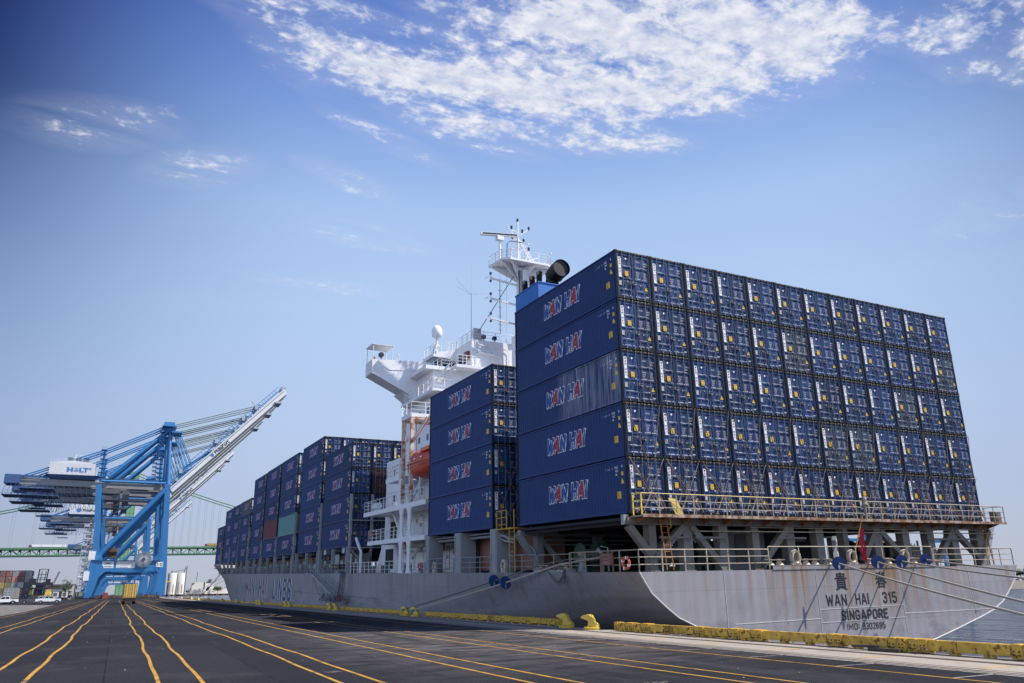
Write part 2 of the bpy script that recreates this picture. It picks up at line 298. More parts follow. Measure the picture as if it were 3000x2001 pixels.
def stroke(b, txt, o, xd, yd, nrm, H, W=None, t=.17, mi=0, shear=0., grow=0., gap=.20, lift=0., reds=None, mred=None, wscale=1.):
    '''block lettering from overlapping bars; each bar lies a hair above the one before'''
    o = Vector(o); xd = Vector(xd).normalized(); yd = Vector(yd).normalized(); nrm = Vector(nrm).normalized()
    adv = []; x = t / 2
    for ch in txt:
        if ch == ' ': x += .42; continue
        adv.append((ch, x)); x += SF[ch][0] * wscale + t + gap
    tot = x - gap - t / 2; sx = (W / (tot * H)) if W else 1.
    lf = lift; k = 0
    for ch, x0 in adv:
        col = mred if (reds and k in reds) else mi; k += 1
        for pl in SF[ch][1]:
            for (x1, y1), (x2, y2) in zip(pl, pl[1:]):
                def M(u, v): yy = t / 2 + v * (1 - t); return Vector(((x0 + u * wscale + shear * yy) * sx * H, yy * H))
                p, q = M(x1, y1), M(x2, y2); d = (q - p)
                if d.length < 1e-6: continue
                d.normalize(); n_ = Vector((-d.y, d.x)); hw = t * H / 2 + grow; e = hw * (.96 if len(pl) < 3 or ch in 'WANMHILET147' else .55)
                pts = [p - d * e - n_ * hw, q + d * e - n_ * hw, q + d * e + n_ * hw, p - d * e + n_ * hw]
                lf += .0004
                b.add([o + xd * v.x + yd * v.y + nrm * lf for v in pts], [(0, 1, 2, 3)], col)
    return tot * H * sx
def tag(o, label=None, cat=None, group=None, kind=None):
    if label: o['label'] = label
    if cat: o['category'] = cat
    if group: o['group'] = group
    if kind: o['kind'] = kind
    return o
def thing(name, label, cat, loc=(0, 0, 0), rot=(0, 0, 0), group=None):
    o = bpy.data.objects.new(name, None); C.objects.link(o); o.location = loc; o.rotation_euler = rot; o.empty_display_size = .5
    return tag(o, label, cat, group)
_kids = {}
def copy_tree(o, parent=None):
    c = o.copy(); C.objects.link(c); c.parent = parent
    if parent is None:
        for k in ('group',):
            if k in c: del c[k]
    for ch in [x for x in bpy.data.objects if x.parent == o] if o not in _kids else _kids[o]: copy_tree(ch, c)
    return c
def freeze_kids(root):
    allo = list(bpy.data.objects)
    def rec(o):
        _kids[o] = [x for x in allo if x.parent == o]
        for k in _kids[o]: rec(k)
    rec(root)
# ship frame
ST = Vector((22.81225220875638, 32.44872296505179, 5.476373575460699)); SE = (0.020884382866528224, -0.008831218348917088, 0.013091677858288147)
MS = Matrix.Translation(ST) @ Euler(SE).to_matrix().to_4x4()
def sq(p): return MS @ Vector(p)
def sthing(name, label, cat, loc, group=None): return thing(name, label, cat, sq(loc), SE, group)

# ================================================================== setting
def sheet(name, pts, z, m, kind='structure'):
    b = MB(); b.add([(x, y, z) for x, y in pts], [tuple(range(len(pts)))]); o = b.build(name, m, fix=False); o['kind'] = kind
    return o
def asphalt():
    m = mat('asphalt', (.027, .0275, .033), .9, var=.16, scale=.10, bump=.8, bscale=24, fine=.62, spec=.06)
    nt = m.node_tree; N = nt.nodes; L = nt.links; b = N['Principled BSDF']; src = b.inputs['Base Color'].links[0].from_socket
    tc = N.new('ShaderNodeTexCoord')
    def noise(sc, det, ro, vec):
        mp = N.new('ShaderNodeMapping'); mp.inputs['Scale'].default_value = vec; L.new(tc.outputs['Object'], mp.inputs[0])
        n = N.new('ShaderNodeTexNoise'); n.inputs['Scale'].default_value = sc; n.inputs['Detail'].default_value = det; n.inputs['Roughness'].default_value = ro
        L.new(mp.outputs[0], n.inputs['Vector']); return n.outputs['Fac']
    def rng(v, a, c_):
        r = N.new('ShaderNodeMapRange'); r.inputs[1].default_value = a; r.inputs[2].default_value = c_; L.new(v, r.inputs[0]); return r.outputs[0]
    def mix(f, A, col):
        x = N.new('ShaderNodeMix'); x.data_type = 'RGBA'; L.new(f, x.inputs[0]); L.new(A, x.inputs[6]); x.inputs[7].default_value = col; return x.outputs[2]
    c = mix(rng(noise(1., 6, .7, (.9, .09, 1)), .56, .74), src, (.050, .0475, .052, 1))     
    sp = N.new('ShaderNodeSeparateXYZ'); L.new(tc.outputs['Object'], sp.inputs[0])
    def mul(a, b_):
        x = N.new('ShaderNodeMath'); x.operation = 'MULTIPLY'; L.new(a, x.inputs[0]); L.new(b_, x.inputs[1]); return x.outputs[0]
    z1 = mul(mul(rng(sp.outputs[0], 4.5, 9.), rng(sp.outputs[1], 16., 24.)), mul(rng(sp.outputs[1], 48., 40.), rng(noise(.9, 6, .65, (.6, 1.6, 1)), .38, .66)))
    c = mix(z1, c, (.14, .125, .12, 1))                                        # dried silt swept towards the edge
    seam = N.new('ShaderNodeTexBrick'); seam.inputs['Scale'].default_value = 1; seam.inputs['Brick Width'].default_value = 14; seam.inputs['Row Height'].default_value = 3.66; seam.inputs['Mortar Size'].default_value = .018; seam.inputs['Color1'].default_value = (1, 1, 1, 1); seam.inputs['Color2'].default_value = (.80, .80, .82, 1); seam.inputs['Mortar'].default_value = (.45, .45, .46, 1)
    rot = N.new('ShaderNodeMapping'); rot.inputs['Rotation'].default_value = (0, 0, math.pi / 2); L.new(tc.outputs['Object'], rot.inputs[0]); L.new(rot.outputs[0], seam.inputs['Vector'])
    x_ = N.new('ShaderNodeMix'); x_.data_type = 'RGBA'; x_.blend_type = 'MULTIPLY'; x_.inputs[0].default_value = 1; L.new(c, x_.inputs[6]); L.new(seam.outputs[0], x_.inputs[7]); c = x_.outputs[2]
    c = mix(rng(noise(.35, 6, .7, (1, .55, 1)), .60, .68), c, (.023, .0225, .025, 1))      # oil and patching
    c = mix(rng(noise(.16, 7, .75, (1, .8, 1)), .52, .64), c, (.046, .0435, .047, 1))
    c = mix(rng(noise(.8, 5, .6, (1.4, .05, 1)), .60, .74), c, (.026, .025, .028, 1))      # darker wheel tracks
    c = mix(rng(noise(38, 2, .5, (1, 1, 1)), .69, .73), c, (.26, .23, .21, 1))            # pale aggregate
    c = mix(rng(noise(.55, 7, .75, (1, 1, 1)), .70, .76), c, (.13, .12, .115, 1))          # dusty patches
    L.new(c, b.inputs['Base Color'])
    return m
conc = mat('quay_concrete', (.33, .285, .235), .8, var=.14, scale=.8, bump=.4, bscale=12, fine=.18, streak=(.8, .60, .70), scol=(.19, .155, .12), sz=.8)
sheet('quay_yard', [(-900, -80), (17.73, -80), (17.73, 1500), (-900, 1500)], 0, asphalt())
sheet('far_bank', [(-1500, 1500), (640, 1500), (900, 2100), (-1500, 2100)], -.5, mat('bank_ground', (.30, .26, .21), .9, var=.2, scale=.02))
o = sheet('old_pavement', [(-70, 60), (-11, 60), (-10.0, 118), (-11, 190), (-26, 215), (-90, 160)], .004, mat('worn_pavement', (.11, .10, .093), .85, var=.3, scale=.35, streak=(.8, .52, .60), scol=(.30, .27, .235), sz=.2, fine=.2))
b = MB(); b.box(17.73, 21.32, -80, 1500, -1.0, .004); o = b.build('quay_apron', conc); tag(o, kind='structure')
b = MB(); b.box(17.73, 21.32, -80, 1500, -6, -1.0); b.box(21.32, 21.5, -80, 1500, -6, -1.2); o = b.build('quay_wall', mat('wall_concrete', (.20, .18, .16), .9, var=.3, scale=.5)); tag(o, kind='structure')
wm = mat('river_water', (.016, .034, .075), .12, var=.25, scale=.4, spec=.5)
def water_bump():
    nt = wm.node_tree; N = nt.nodes; L = nt.links; b = N['Principled BSDF']; tc = N.new('ShaderNodeTexCoord')
    hs = []
    for sc, vec in ((.8, (1, .55, 1)), (2.6, (1, .6, 1)), (.16, (1, .5, 1))):
        mp = N.new('ShaderNodeMapping'); mp.inputs['Scale'].default_value = vec; mp.inputs['Rotation'].default_value = (0, 0, .6); L.new(tc.outputs['Object'], mp.inputs[0])
        n = N.new('ShaderNodeTexNoise'); n.inputs['Scale'].default_value = sc; n.inputs['Detail'].default_value = 4; L.new(mp.outputs[0], n.inputs['Vector']); hs.append(n.outputs['Fac'])
    a = N.new('ShaderNodeMath'); a.operation = 'MULTIPLY_ADD'; a.inputs[1].default_value = .35; L.new(hs[1], a.inputs[0]); L.new(hs[0], a.inputs[2])
    a2 = N.new('ShaderNodeMath'); a2.operation = 'MULTIPLY_ADD'; a2.inputs[1].default_value = 2.2; L.new(hs[2], a2.inputs[0]); L.new(a.outputs[0], a2.inputs[2])
    bp = N.new('ShaderNodeBump'); bp.inputs['Strength'].default_value = 1; bp.inputs['Distance'].default_value = 4.0; L.new(a2.outputs[0], bp.inputs['Height']); L.new(bp.outputs[0], b.inputs['Normal'])
water_bump()
sheet('river_water', [(17, -2500), (9000, -2500), (9000, 9000), (-3000, 9000), (-3000, 1490), (17, 1490)], -3.2, wm)
# crane-rail groove and seams on the apron
gm = mat('rail_groove', (.035, .030, .028), .6, .3, var=.4, scale=3, rust=.2)
b = MB()
for x, wd in ((19.86, .16), (20.06, .045), (17.80, .05), (18.05, .09), (18.35, .03)): b.box(x - wd / 2, x + wd / 2, -80, 700, .005, .010)
tag(b.build('crane_rail', gm), kind='structure')
# painted lane lines with the wander of the paving
ym = mat('line_yellow', (.43, .235, .045), .8, var=.22, scale=1.5, fine=.25, streak=(1.3, .52, .68), scol=(.10, .07, .045), sz=1.3, spec=.1)
wy = mat('line_white', (.33, .31, .29), .7, var=.2, scale=2, streak=(3, .52, .62), scol=(.08, .075, .07), sz=3)
def wob(y, k): return .055 * math.sin(y * .19 + k * .35) * min(1, y / 25) + .035 * math.sin(y * .47 + 1.3 + k * .2) * min(1, y / 18) + .02 * math.sin(y * .9 + k)
b = MB()
lanes = [(-9.46, .10), (-6.35, .10), (-5.49, .10), (-2.66, .105), (-1.68, .105), (1.22, .095), (2.15, .095), (4.88, .10), (5.71, .10), (8.42, .10), (9.31, .10), (12.22, .095), (13.11, .095), (16.24, .09)]
for k, (x, wd) in enumerate(lanes):
    ys = [-20 + i * .8 for i in range(60)] + [28 + i * 2. for i in range(140)]
    amp = 1.0 if x < 7 else .35
    vv = []; ff = []
    for y in ys:
        dx = wob(y, 0 if x < 3 else 2) * amp
        vv += [(x + dx - wd / 2, y, .006), (x + dx + wd / 2, y, .006)]
    for i in range(len(ys) - 1): ff.append((2 * i, 2 * i + 1, 2 * i + 3, 2 * i + 2))
    b.add(vv, ff)
tag(b.build('lane_marking', ym, fix=False), kind='structure')
b = MB()
for i in range(30):
    y = 8.5 + i * 3.1
    b.add([(16.32, y, .007), (17.66, y - .05, .007), (17.66, y + .02, .007), (16.32, y + .07, .007)], [(0, 1, 2, 3)])
b.add([(17.60, -20, .007), (17.68, -20, .007), (17.68, 200, .007), (17.60, 200, .007)], [(0, 1, 2, 3)])
tag(b.build('white_tick_marking', wy, fix=False), kind='structure')
b = MB()
for i in range(40):
    y = 9 + i * 3.4
    b.add([(18.5, y, .006), (19.7, y - .1, .006), (19.7, y + .12, .006), (18.5, y + .22, .006)], [(0, 1, 2, 3)])
tag(b.build('yellow_tick_marking', mat('faded_yellow', (.42, .27, .12), .8, var=.3, scale=3), fix=False), kind='structure')
# chalk scuffs and grit on the asphalt
b = MB()
for i in range(150):
    x = random.uniform(-12, 16); y = random.uniform(7, 75); s = random.uniform(.006, .022)
    b.add([(x + s * math.cos(t) * random.uniform(.6, 1.4), y + s * math.sin(t) * 1.6, .012 + (s * .5 if k == 4 else 0)) for k, t in enumerate([0, 1.57, 3.14, 4.71])] + [(x, y, .012 + s)], [(0, 1, 4), (1, 2, 4), (2, 3, 4), (3, 0, 4)])
for x, y, ln in ((3.2, 13, .5), (2.2, 14.5, .3), (.8, 18, .35), (5.2, 21, .5), (-.4, 20, .6), (7.5, 15, .4), (9.8, 26, .6), (10.5, 14.5, .3), (12.6, 20.5, .4)):
    for j in range(5): 
        xx = x + random.uniform(-.3, .3); yy = y + random.uniform(-.15, .15)
        b.add([(xx, yy, .007), (xx + ln * random.uniform(.2, .6), yy + .02, .007), (xx + ln * .5, yy + .05, .007), (xx - .02, yy + .03, .007)], [(0, 1, 2, 3)])
tag(b.build('grit', mat('grit_white', (.35, .33, .30), .8), fix=False), 'specks of white grit and chalk scuffs on the asphalt', 'grit', kind='stuff')

# ------------------------------------------------------------------ quay edge: yellow guard beam, bollards
yb = mat('quay_yellow', (.56, .335, .040), .6, var=.30, scale=2.0, rust=.19, rcol=(.12, .045, .012), rscale=5, bump=.15, bscale=9, streak=(2.5, .62, .72), scol=(.15, .07, .02), sz=.6)
ybl = mat('bollard_yellow', (.60, .41, .06), .42, var=.14, scale=3, rust=.07, rcol=(.14, .06, .02), rscale=3.5)
blk = mat('stencil_black', (.015, .014, .012), .7, var=.3, scale=9)
stencils = {14.6: '2550', 22.9: '2525', 31.2: '2500', 40.4: '2475', 49.0: '2450', 57.0: '', 66.4: '2400'}
joints = [31.6, 30.4, 29.2, 25.6, 23.6, 22.4, 18.9, 16.6, 15.9, 12.9, 9, 5, 1]
segs = [(joints[i + 1], joints[i]) for i in range(len(joints) - 1)]
y = 36.9
breaks = [(31.9, 36.9), (57.0, 61.9), (81.9, 86.6), (106.8, 111.3), (130, 136), (157.5, 160), (180, 182.5), (208.5, 211), (236, 238.5), (258, 260.5), (298, 300.5)]
for (a, c_), (a2, _) in zip(breaks, breaks[1:]):
    n = max(2, round((a2 - c_) / (3.1 if c_ < 120 else 8))); st = (a2 - c_) / n
    segs += [(c_ + i * st, c_ + (i + 1) * st) for i in range(n)]
def rail_seg(y0, y1, lab):
    t = thing('quay_guard_beam', lab, 'guard beam', (21.0, y0, 0), group='yellow guard beams along the quay edge')
    L_ = y1 - y0; b = MB(); b.box(0, .26, .10, L_ - .10, .09, .36); b.box(.03, .23, .10, L_ - .1, .36, .375)
    for k in range(7):   # dents and weld beads
        yy = random.uniform(.3, max(.4, L_ - .3)); b.box(-.006, 0, yy, yy + .02, .12, .34)
    b.build('beam', yb, t)
    for ya, yc in ((.0, .32), (L_ - .30, L_ - .01)):
        b = MB(); b.box(-.045, .30, ya, yc, .03, .38); b.box(-.075, .33, ya + .04, yc - .05, .38, .395)
        for yy in (ya + .09, yc - .09):
            for zz in (.13, .22): b.tube((-.045, yy, zz), (-.07, yy, zz), .022, 6, 1)
        b.build('end_plate', [yb, mat('bolt_dark', (.05, .03, .015), .6)], t)
    b = MB()
    for yy in (L_ * .33, L_ * .66): b.box(.02, .22, yy - .12, yy + .12, .0, .09)
    b.build('foot', yb, t)
    for ys, s in stencils.items():
        if s and y0 <= ys < y1:
            b = MB(); stroke(b, s, (-.048, min(ys + .40, y1 - .06), .12), (0, -1, 0), (0, 0, 1), (-1, 0, 0), .22, .70, t=.13, gap=.26); b.build('stencilled_number', blk, t)
    return t
marks = ['just right of the stencilled 2500 end', 'with rusty flank']
for i, (y0, y1) in enumerate(sorted(segs)):
    num = [s for ys, s in stencils.items() if s and y0 <= ys < y1]
    if num: lab = 'rusty yellow guard beam on the quay edge stencilled %s' % num[0]
    else:
        near = min((abs((y0 + y1) / 2 - ys), s) for ys, s in stencils.items() if s)[1]
        lab = 'yellow guard beam on the quay edge, %s along from the right end of the quay' % ('number %d' % (i + 1))
        lab = 'unnumbered yellow guard beam, %s from the right frame edge, nearest the %s stencil' % (['first', 'second', 'third', 'fourth', 'fifth', 'sixth', 'seventh', 'eighth', 'ninth', 'tenth', 'eleventh', 'twelfth', 'thirteenth', 'fourteenth', 'fifteenth', 'sixteenth', 'seventeenth', 'eighteenth', 'nineteenth', 'twentieth'][i] if i < 20 else '%dth' % (i + 1), near)
    rail_seg(y0, y1, lab)
def bollard_proto():
    t = thing('mooring_bollard', 'x', 'bollard', (20.75, 35.5, 0), group='yellow mooring bollards along the quay')
    b = MB(); b.lathe([(0, 0), (.34, 0), (.36, .03), (.36, .10), (.33, .115), (0, .115)], n=20)
    for k in range(7):
        a = k * 2 * PI / 7; b.tube((.29 * math.cos(a), .29 * math.sin(a), .11), (.29 * math.cos(a), .29 * math.sin(a), .145), .03, 6)
    b.build('base', ybl, t)
    # leaning horn with overhanging beak (towards the yard, along the quay)
    prof = [(-.44, .45), (-.47, .50), (-.43, .56), (-.20, .615), (-.04, .625), (.03, .58), (.07, .50), (.16, .32), (.27, .17), (.33, .115), (-.17, .115), (-.09, .18), (-.06, .28), (-.07, .37), (-.13, .42), (-.30, .43)]
    bm = bmesh.new(); lo = [bm.verts.new((u, -.17, v)) for u, v in prof]; hi = [bm.verts.new((u, .17, v)) for u, v in prof]; k = len(prof)
    bm.faces.new(lo[::-1]); bm.faces.new(hi)
    for i in range(k): bm.faces.new((lo[i], lo[(i + 1) % k], hi[(i + 1) % k], hi[i]))
    bmesh.ops.bevel(bm, geom=[e for e in bm.edges if abs(e.verts[0].co.y - e.verts[1].co.y) < 1e-6], offset=.045, segments=3, affect='EDGES', profile=.5)
    for v in bm.verts:                                   # narrower neck, fuller foot
        f = .72 + .28 * min(1, abs(v.co.z - .38) / .24); v.co.y *= f if v.co.x > -.25 else .8
    b = MB(); bm.verts.index_update(); b.v = [tuple(v.co) for v in bm.verts]; b.f = [tuple(v.index for v in f.verts) for f in bm.faces]; b.m = [0] * len(b.f); b.sm = [True] * len(b.f); bm.free()
    b.build('horn', ybl, t)
    return t
bp_ = bollard_proto(); freeze_kids(bp_)
bys = [35.5, 33.1, 60.5, 58.2, 85.4, 82.9, 110, 107.6, 134, 131.6, 158.6, 181, 209.4, 237, 259, 299]
bnames = ['left one of the nearest pair', 'right one of the nearest pair', 'left one of the second pair, holding a dark grey rope', 'right one of the second pair, with a blue lashing',
 'left one of the third pair, near the gangway foot', 'right one of the third pair, near the gangway foot', 'left one of the fourth pair from the viewer', 'right one of the fourth pair from the viewer',
 'left one of the fifth pair from the viewer', 'right one of the fifth pair from the viewer', 'single one after five pairs', 'second single one beyond the five pairs', 'third single one, off the bow', 'single one holding the dark bow ropes', 'single one just past the dark bow ropes', 'farthest one, where the pale bow ropes end']
for i, y in enumerate(bys):
    o = bp_ if i == 0 else copy_tree(bp_)
    o.location = (20.68, y, .004); o.scale = (1.12, 1.12, 1.12); o.rotation_euler = (0, 0, math.radians(-55) if i < 2 else math.radians(-60)); tag(o, 'yellow horn bollard, ' + bnames[i], 'bollard', 'yellow mooring bollards along the quay')
# debris beside the beam
b = MB(); b.bar((0, 0, .05), (-.1, 1.0, .05), .16, .09); b.bar((.03, .7, .13), (-.22, 1.5, .12), .14, .07)
o = b.build('timber_offcut', mat('old_timber', (.06, .045, .035), .85, var=.4, scale=6), loc=(20.72, 16.3, .01)); tag(o, 'weathered dark timber offcuts lying beside the yellow guard beam', 'timber')
b = MB(); b.path([(.12 * math.cos(t), .16 * math.sin(t), .03 + .02 * t) for t in [i * .6 for i in range(14)]], .012, 5)
o = b.build('wire_coil', mat('wire_dark', (.08, .06, .05), .6), loc=(20.72, 15.6, .02)); tag(o, 'small coil of dark wire against the guard beam near 2550', 'wire coil')
random.seed(3); b = MB()
for i in range(60): 
    p = Vector((random.gauss(0, .12), random.gauss(0, .35), random.uniform(.01, .06))); b.bar(p, p + Vector((random.uniform(-.1, .1), random.uniform(-.15, .15), random.uniform(-.01, .04))), .012)
o = b.build('frayed_rope_heap', mat('frayed_rope', (.30, .26, .20), .9), loc=(20.75, 26.6, .01)); tag(o, 'heap of frayed pale rope on the concrete beside the beam', 'rope scrap')

# ================================================================== shipping containers
CW, CL, CH = 2.365, 12.19, 2.88; PX, PZ = 2.430, 2.911
def corr(y):                      # depth of the corrugated side at y (0 = outermost face)
    p = .2785; u = ((y - .20) % p) / p
    if u < .34: return .020
    if u < .46: return .020 + .038 * (u - .34) / .12
    if u < .88: return .058
    return .058 - .038 * (u - .88) / .12
def breaks_y(a, c):
    p = .2785; out = []
    k = math.floor((a - .2) / p) - 1
    while .2 + k * p < c + p:
        for u in (0, .34, .46, .88):
            v = .2 + k * p + u * p
            if a < v < c: out.append(v)
        k += 1
    return out
def side_panel(b, x, sgn, z0=.16, z1=CH - .07, mi=0, y0=.13, y1=CL - .13):
    ys = [y0] + breaks_y(y0, y1) + [y1]; vv = []; ff = []
    for y in ys:
        d = corr(y); vv += [(x + sgn * d, y, z0), (x + sgn * d, y, z1)]
    for i in range(len(ys) - 1): ff.append((2 * i, 2 * i + 2, 2 * i + 3, 2 * i + 1))
    b.add(vv, ff, mi)
def body_mesh(door_end=True):
    b = MB(); W, L_, H = CW, CL, CH
    side_panel(b, 0.004, 1); side_panel(b, W - .004, -1)
    for x0, x1 in ((0, .06), (W - .06, W)):
        b.box(x0, x1, .16, L_ - .16, .02, .17); b.box(x0, x1, .16, L_ - .16, H - .09, H - .01)      # rails
        b.box(x0, x1, .02, .14, .12, H - .12, 1); b.box(x0, x1, L_ - .14, L_ - .02, .12, H - .12, 1)
    b.box(.07, W - .07, .05, L_ - .05, H - .05, H - .03); b.box(.07, W - .07, .12, L_ - .08, .12, .16)
    b.box(.07, W - .07, L_ - .10, L_ - .06, .16, H - .1)
    # door-end frame
    b.box(.06, .135, .0, .12, .12, H - .12, 1); b.box(W - .135, W - .06, .0, .12, .12, H - .12, 1)
    b.box(.17, W - .17, .0, .13, H - .13, H - .015, 1); b.box(.17, W - .17, .0, .13, .015, .14, 1)
    b.box(.17, W - .17, L_ - .13, L_, H - .13, H - .015, 1); b.box(.17, W - .17, L_ - .13, L_, .015, .14, 1)
    for i in range(5):    # ochre wear marks on the header, like twist-lock chafe
        x = .22 + i * .46 + random.uniform(-.05, .05); b.box(x, x + random.uniform(.12, .3), -.002, .01, H - .045, H - .018, 2)
    for x in (0, W - .165):
        for y in (0, L_ - .165):
            for z in (0, H - .12): b.box(x - .003 if x == 0 else x, x + .165 + (0 if x == 0 else .003), y - .008 if y == 0 else y, y + .165 + (0 if y == 0 else .008), z + .002, z + .118, 1)
    for x in (.05, W - .115):   # aperture of the castings
        for z in (.03, H - .09): b.box(x, x + .065, -.010, -.004, z, z + .06, 3)
    return b
M_och = lambda: mat('ochre_wear', (.32, .20, .05), .7, var=.3, scale=9)
M_hole = lambda: mat('casting_hole', (.004, .004, .005), .9)
def door_mesh(x0, x1):
    b = MB(); z0, z1 = .16, CH - .15
    # horizontal ribs with recessed, slightly sloped fields between them
    ribs = [z0, .22, .50, .58, 1.20, 1.28, 1.90, 1.98, z1 - .12, z1]
    prof = []
    for i in range(0, len(ribs) - 1, 2):
        prof += [(.030, ribs[i]), (.030, ribs[i + 1])]
        if i + 2 < len(ribs): prof += [(.072, ribs[i + 1] + .055), (.066, ribs[i + 2] - .035)]
    vv = []; ff = []
    for y, z in prof: vv += [(x0 + .09, y, z), (x1 - .05, y, z)]
    for i in range(len(prof) - 1): ff.append((2 * i, 2 * i + 1, 2 * i + 3, 2 * i + 2))
    b.add(vv, ff)
    b.box(x0, x0 + .10, .024, .075, z0, z1); b.box(x1 - .06, x1, .024, .075, z0, z1); xm = (x0 + x1) / 2 + .03
    b.box(x0 + .05, x1 - .03, .076, .09, z0, z1, 1)
    for z in (.35, 1.0, 1.85, 2.55): b.box(x0 - .035 if x0 < 1 else x1 - .02, x0 + .02 if x0 < 1 else x1 + .035, -.004, .03, z - .05, z + .05)
    return b
def rod_mesh(x, side):
    b = MB(); b.tube((x, -.028, .03), (x, -.028, CH - .02), .017, 6)
    for z in (.14, .42, .95, 1.48, 2.05, 2.50, CH - .10): b.box(x - .038, x + .038, -.04, .03, z - .015, z + .015)
    for z in (.07, CH - .055): b.box(x - .035, x + .035, -.05, -.002, z - .03, z + .03)
    zh = .93 if side % 2 else 1.05; d = 1 if side < 2 else -1
    b.bar((x, -.06, zh), (x + d * .30, -.065, zh - .03), .022, .018); b.box(x + d * .28 - .04, x + d * .28 + .04, -.075, .0, zh - .08, zh + .02)
    return b
def stack_logo(b, x, ztop, letters, cols, s=.155):
    z = ztop
    for ch, c in zip(letters, cols):
        w_ = .035 if ch == 'I' else .115
        stroke(b, ch, (x - w_ / 2 - .01, -.004, z - s * .82), (1, 0, 0), (0, 0, 1), (0, -1, 0), s * .80, w_ if ch != 'I' else None, t=.24, mi=c, shear=.12); z -= s
def logo_sign():
    b = MB(); b.box(.185, .385, -.003, .028, 1.93, 2.46); b.box(.20, .385, -.003, .028, 1.26, 1.90); b.box(.195, .385, .0, .028, 1.88, 1.95)
    stack_logo(b, .285, 2.43, 'WAN', (1, 2, 1)); stack_logo(b, .29, 1.82, 'HAI', (1, 2, 1))
    return b
def caution():
    b = MB(); b.box(.62, .85, -.002, .03, 1.36, 1.66)
    b.text('CAUTION', (.735, -.004, 1.58), (1, 0, 0), (0, 0, 1), .062, 1, offset=.01, center=True, sx=.8)
    b.text("9'6\"", (.735, -.004, 1.47), (1, 0, 0), (0, 0, 1), .09, 1, offset=.01, center=True); b.text('HIGH', (.735, -.004, 1.38), (1, 0, 0), (0, 0, 1), .08, 1, offset=.01, center=True)
    return b
def left_marks():
    b = MB(); b.lathe([(0, 0), (.055, 0)], (.74, .024, 2.42), 12, 0, 'y'); 
    b.box(.19, .36, .0, .03, .78, 1.04, 1); return b
def right_marks(v):
    b = MB(); num = ('556587 1', '580952 6', '512341 0')[v]
    b.text('WHSU', (1.42, .018, 2.30), (1, 0, 0), (0, 0, 1), .125, 0, offset=.012, sx=.8); b.text(num, (1.88, .018, 2.26), (1, 0, 0), (0, 0, 1), .125, 0, offset=.012, sx=.72); b.text('45G1', (1.93, .018, 2.12), (1, 0, 0), (0, 0, 1), .12, 0, offset=.012, sx=.8)
    for i, s in enumerate(('M.G.W.', 'TARE', 'NET', 'CU.CAP.')): b.text(s, (1.42, .018, 1.66 - i * .125), (1, 0, 0), (0, 0, 1), .115, 0, offset=.012, sx=.72)
    for i, s in enumerate(('32,500 KG', '71,650 LB', '3,800 KG', '28,700 KG', '76.4 CU.M', '2,700 CU.FT')): b.text(s, (1.90, .018, 1.69 - i * .082), (1, 0, 0), (0, 0, 1), .078, 0, offset=.012, sx=.62)
    b.box(2.02, 2.2, .015, .03, .26, .33)
    return b
def tri(): 
    b = MB(); b.prism([(1.92, .66), (2.14, .66), (2.03, .88)], .0, .03, 'y'); b.prism([(2.022, .72), (2.045, .72), (2.038, .80), (2.028, .80)], -.004, 0, 'y', 1); b.prism([(2.024, .69), (2.042, .69), (2.042, .706), (2.024, .706)], -.004, 0, 'y', 1); return b
def conform(mb, x_out):
    """lay flat lettering (drawn in the plane x = 0) on the corrugation"""
    bm = bmesh.new(); vs_ = [bm.verts.new(v) for v in mb.v]
    for f, m in zip(mb.f, mb.m):
        try: fc = bm.faces.new([vs_[i] for i in f]); fc.material_index = m
        except ValueError: pass
    ys = [v[1] for v in mb.v]
    for yb_ in breaks_y(min(ys), max(ys)):
        bmesh.ops.bisect_plane(bm, geom=bm.verts[:] + bm.edges[:] + bm.faces[:], plane_co=(0, yb_, 0), plane_no=(0, 1, 0), dist=1e-6)
    for v in bm.verts: v.co.x = v.co.x + corr(v.co.y) - x_out
    r = MB(); bm.verts.index_update(); r.v = [tuple(v.co) for v in bm.verts]; r.f = [tuple(v.index for v in f.verts) for f in bm.faces]; r.m = [f.material_index for f in bm.faces]; r.sm = [False] * len(r.f)
    bm.free(); return r
def side_logo():
    b = MB(); D = (0, -1, 0); U = (0, 0, 1); N_ = (-1, 0, 0)
    for word, y, W_, red in (('WAN', 8.28, 2.15, (1,)), ('HAI', 5.62, 1.62, (1,))):
        stroke(b, word, (0, y, 1.10), D, U, N_, .98, W_, t=.20, mi=0, shear=.22, grow=.036, gap=.16)
        stroke(b, word, (0, y, 1.10), D, U, N_, .98, W_, t=.20, mi=1, shear=.22, grow=-.004, gap=.16, lift=.012, reds=red, mred=2)
    return conform(b, .004)
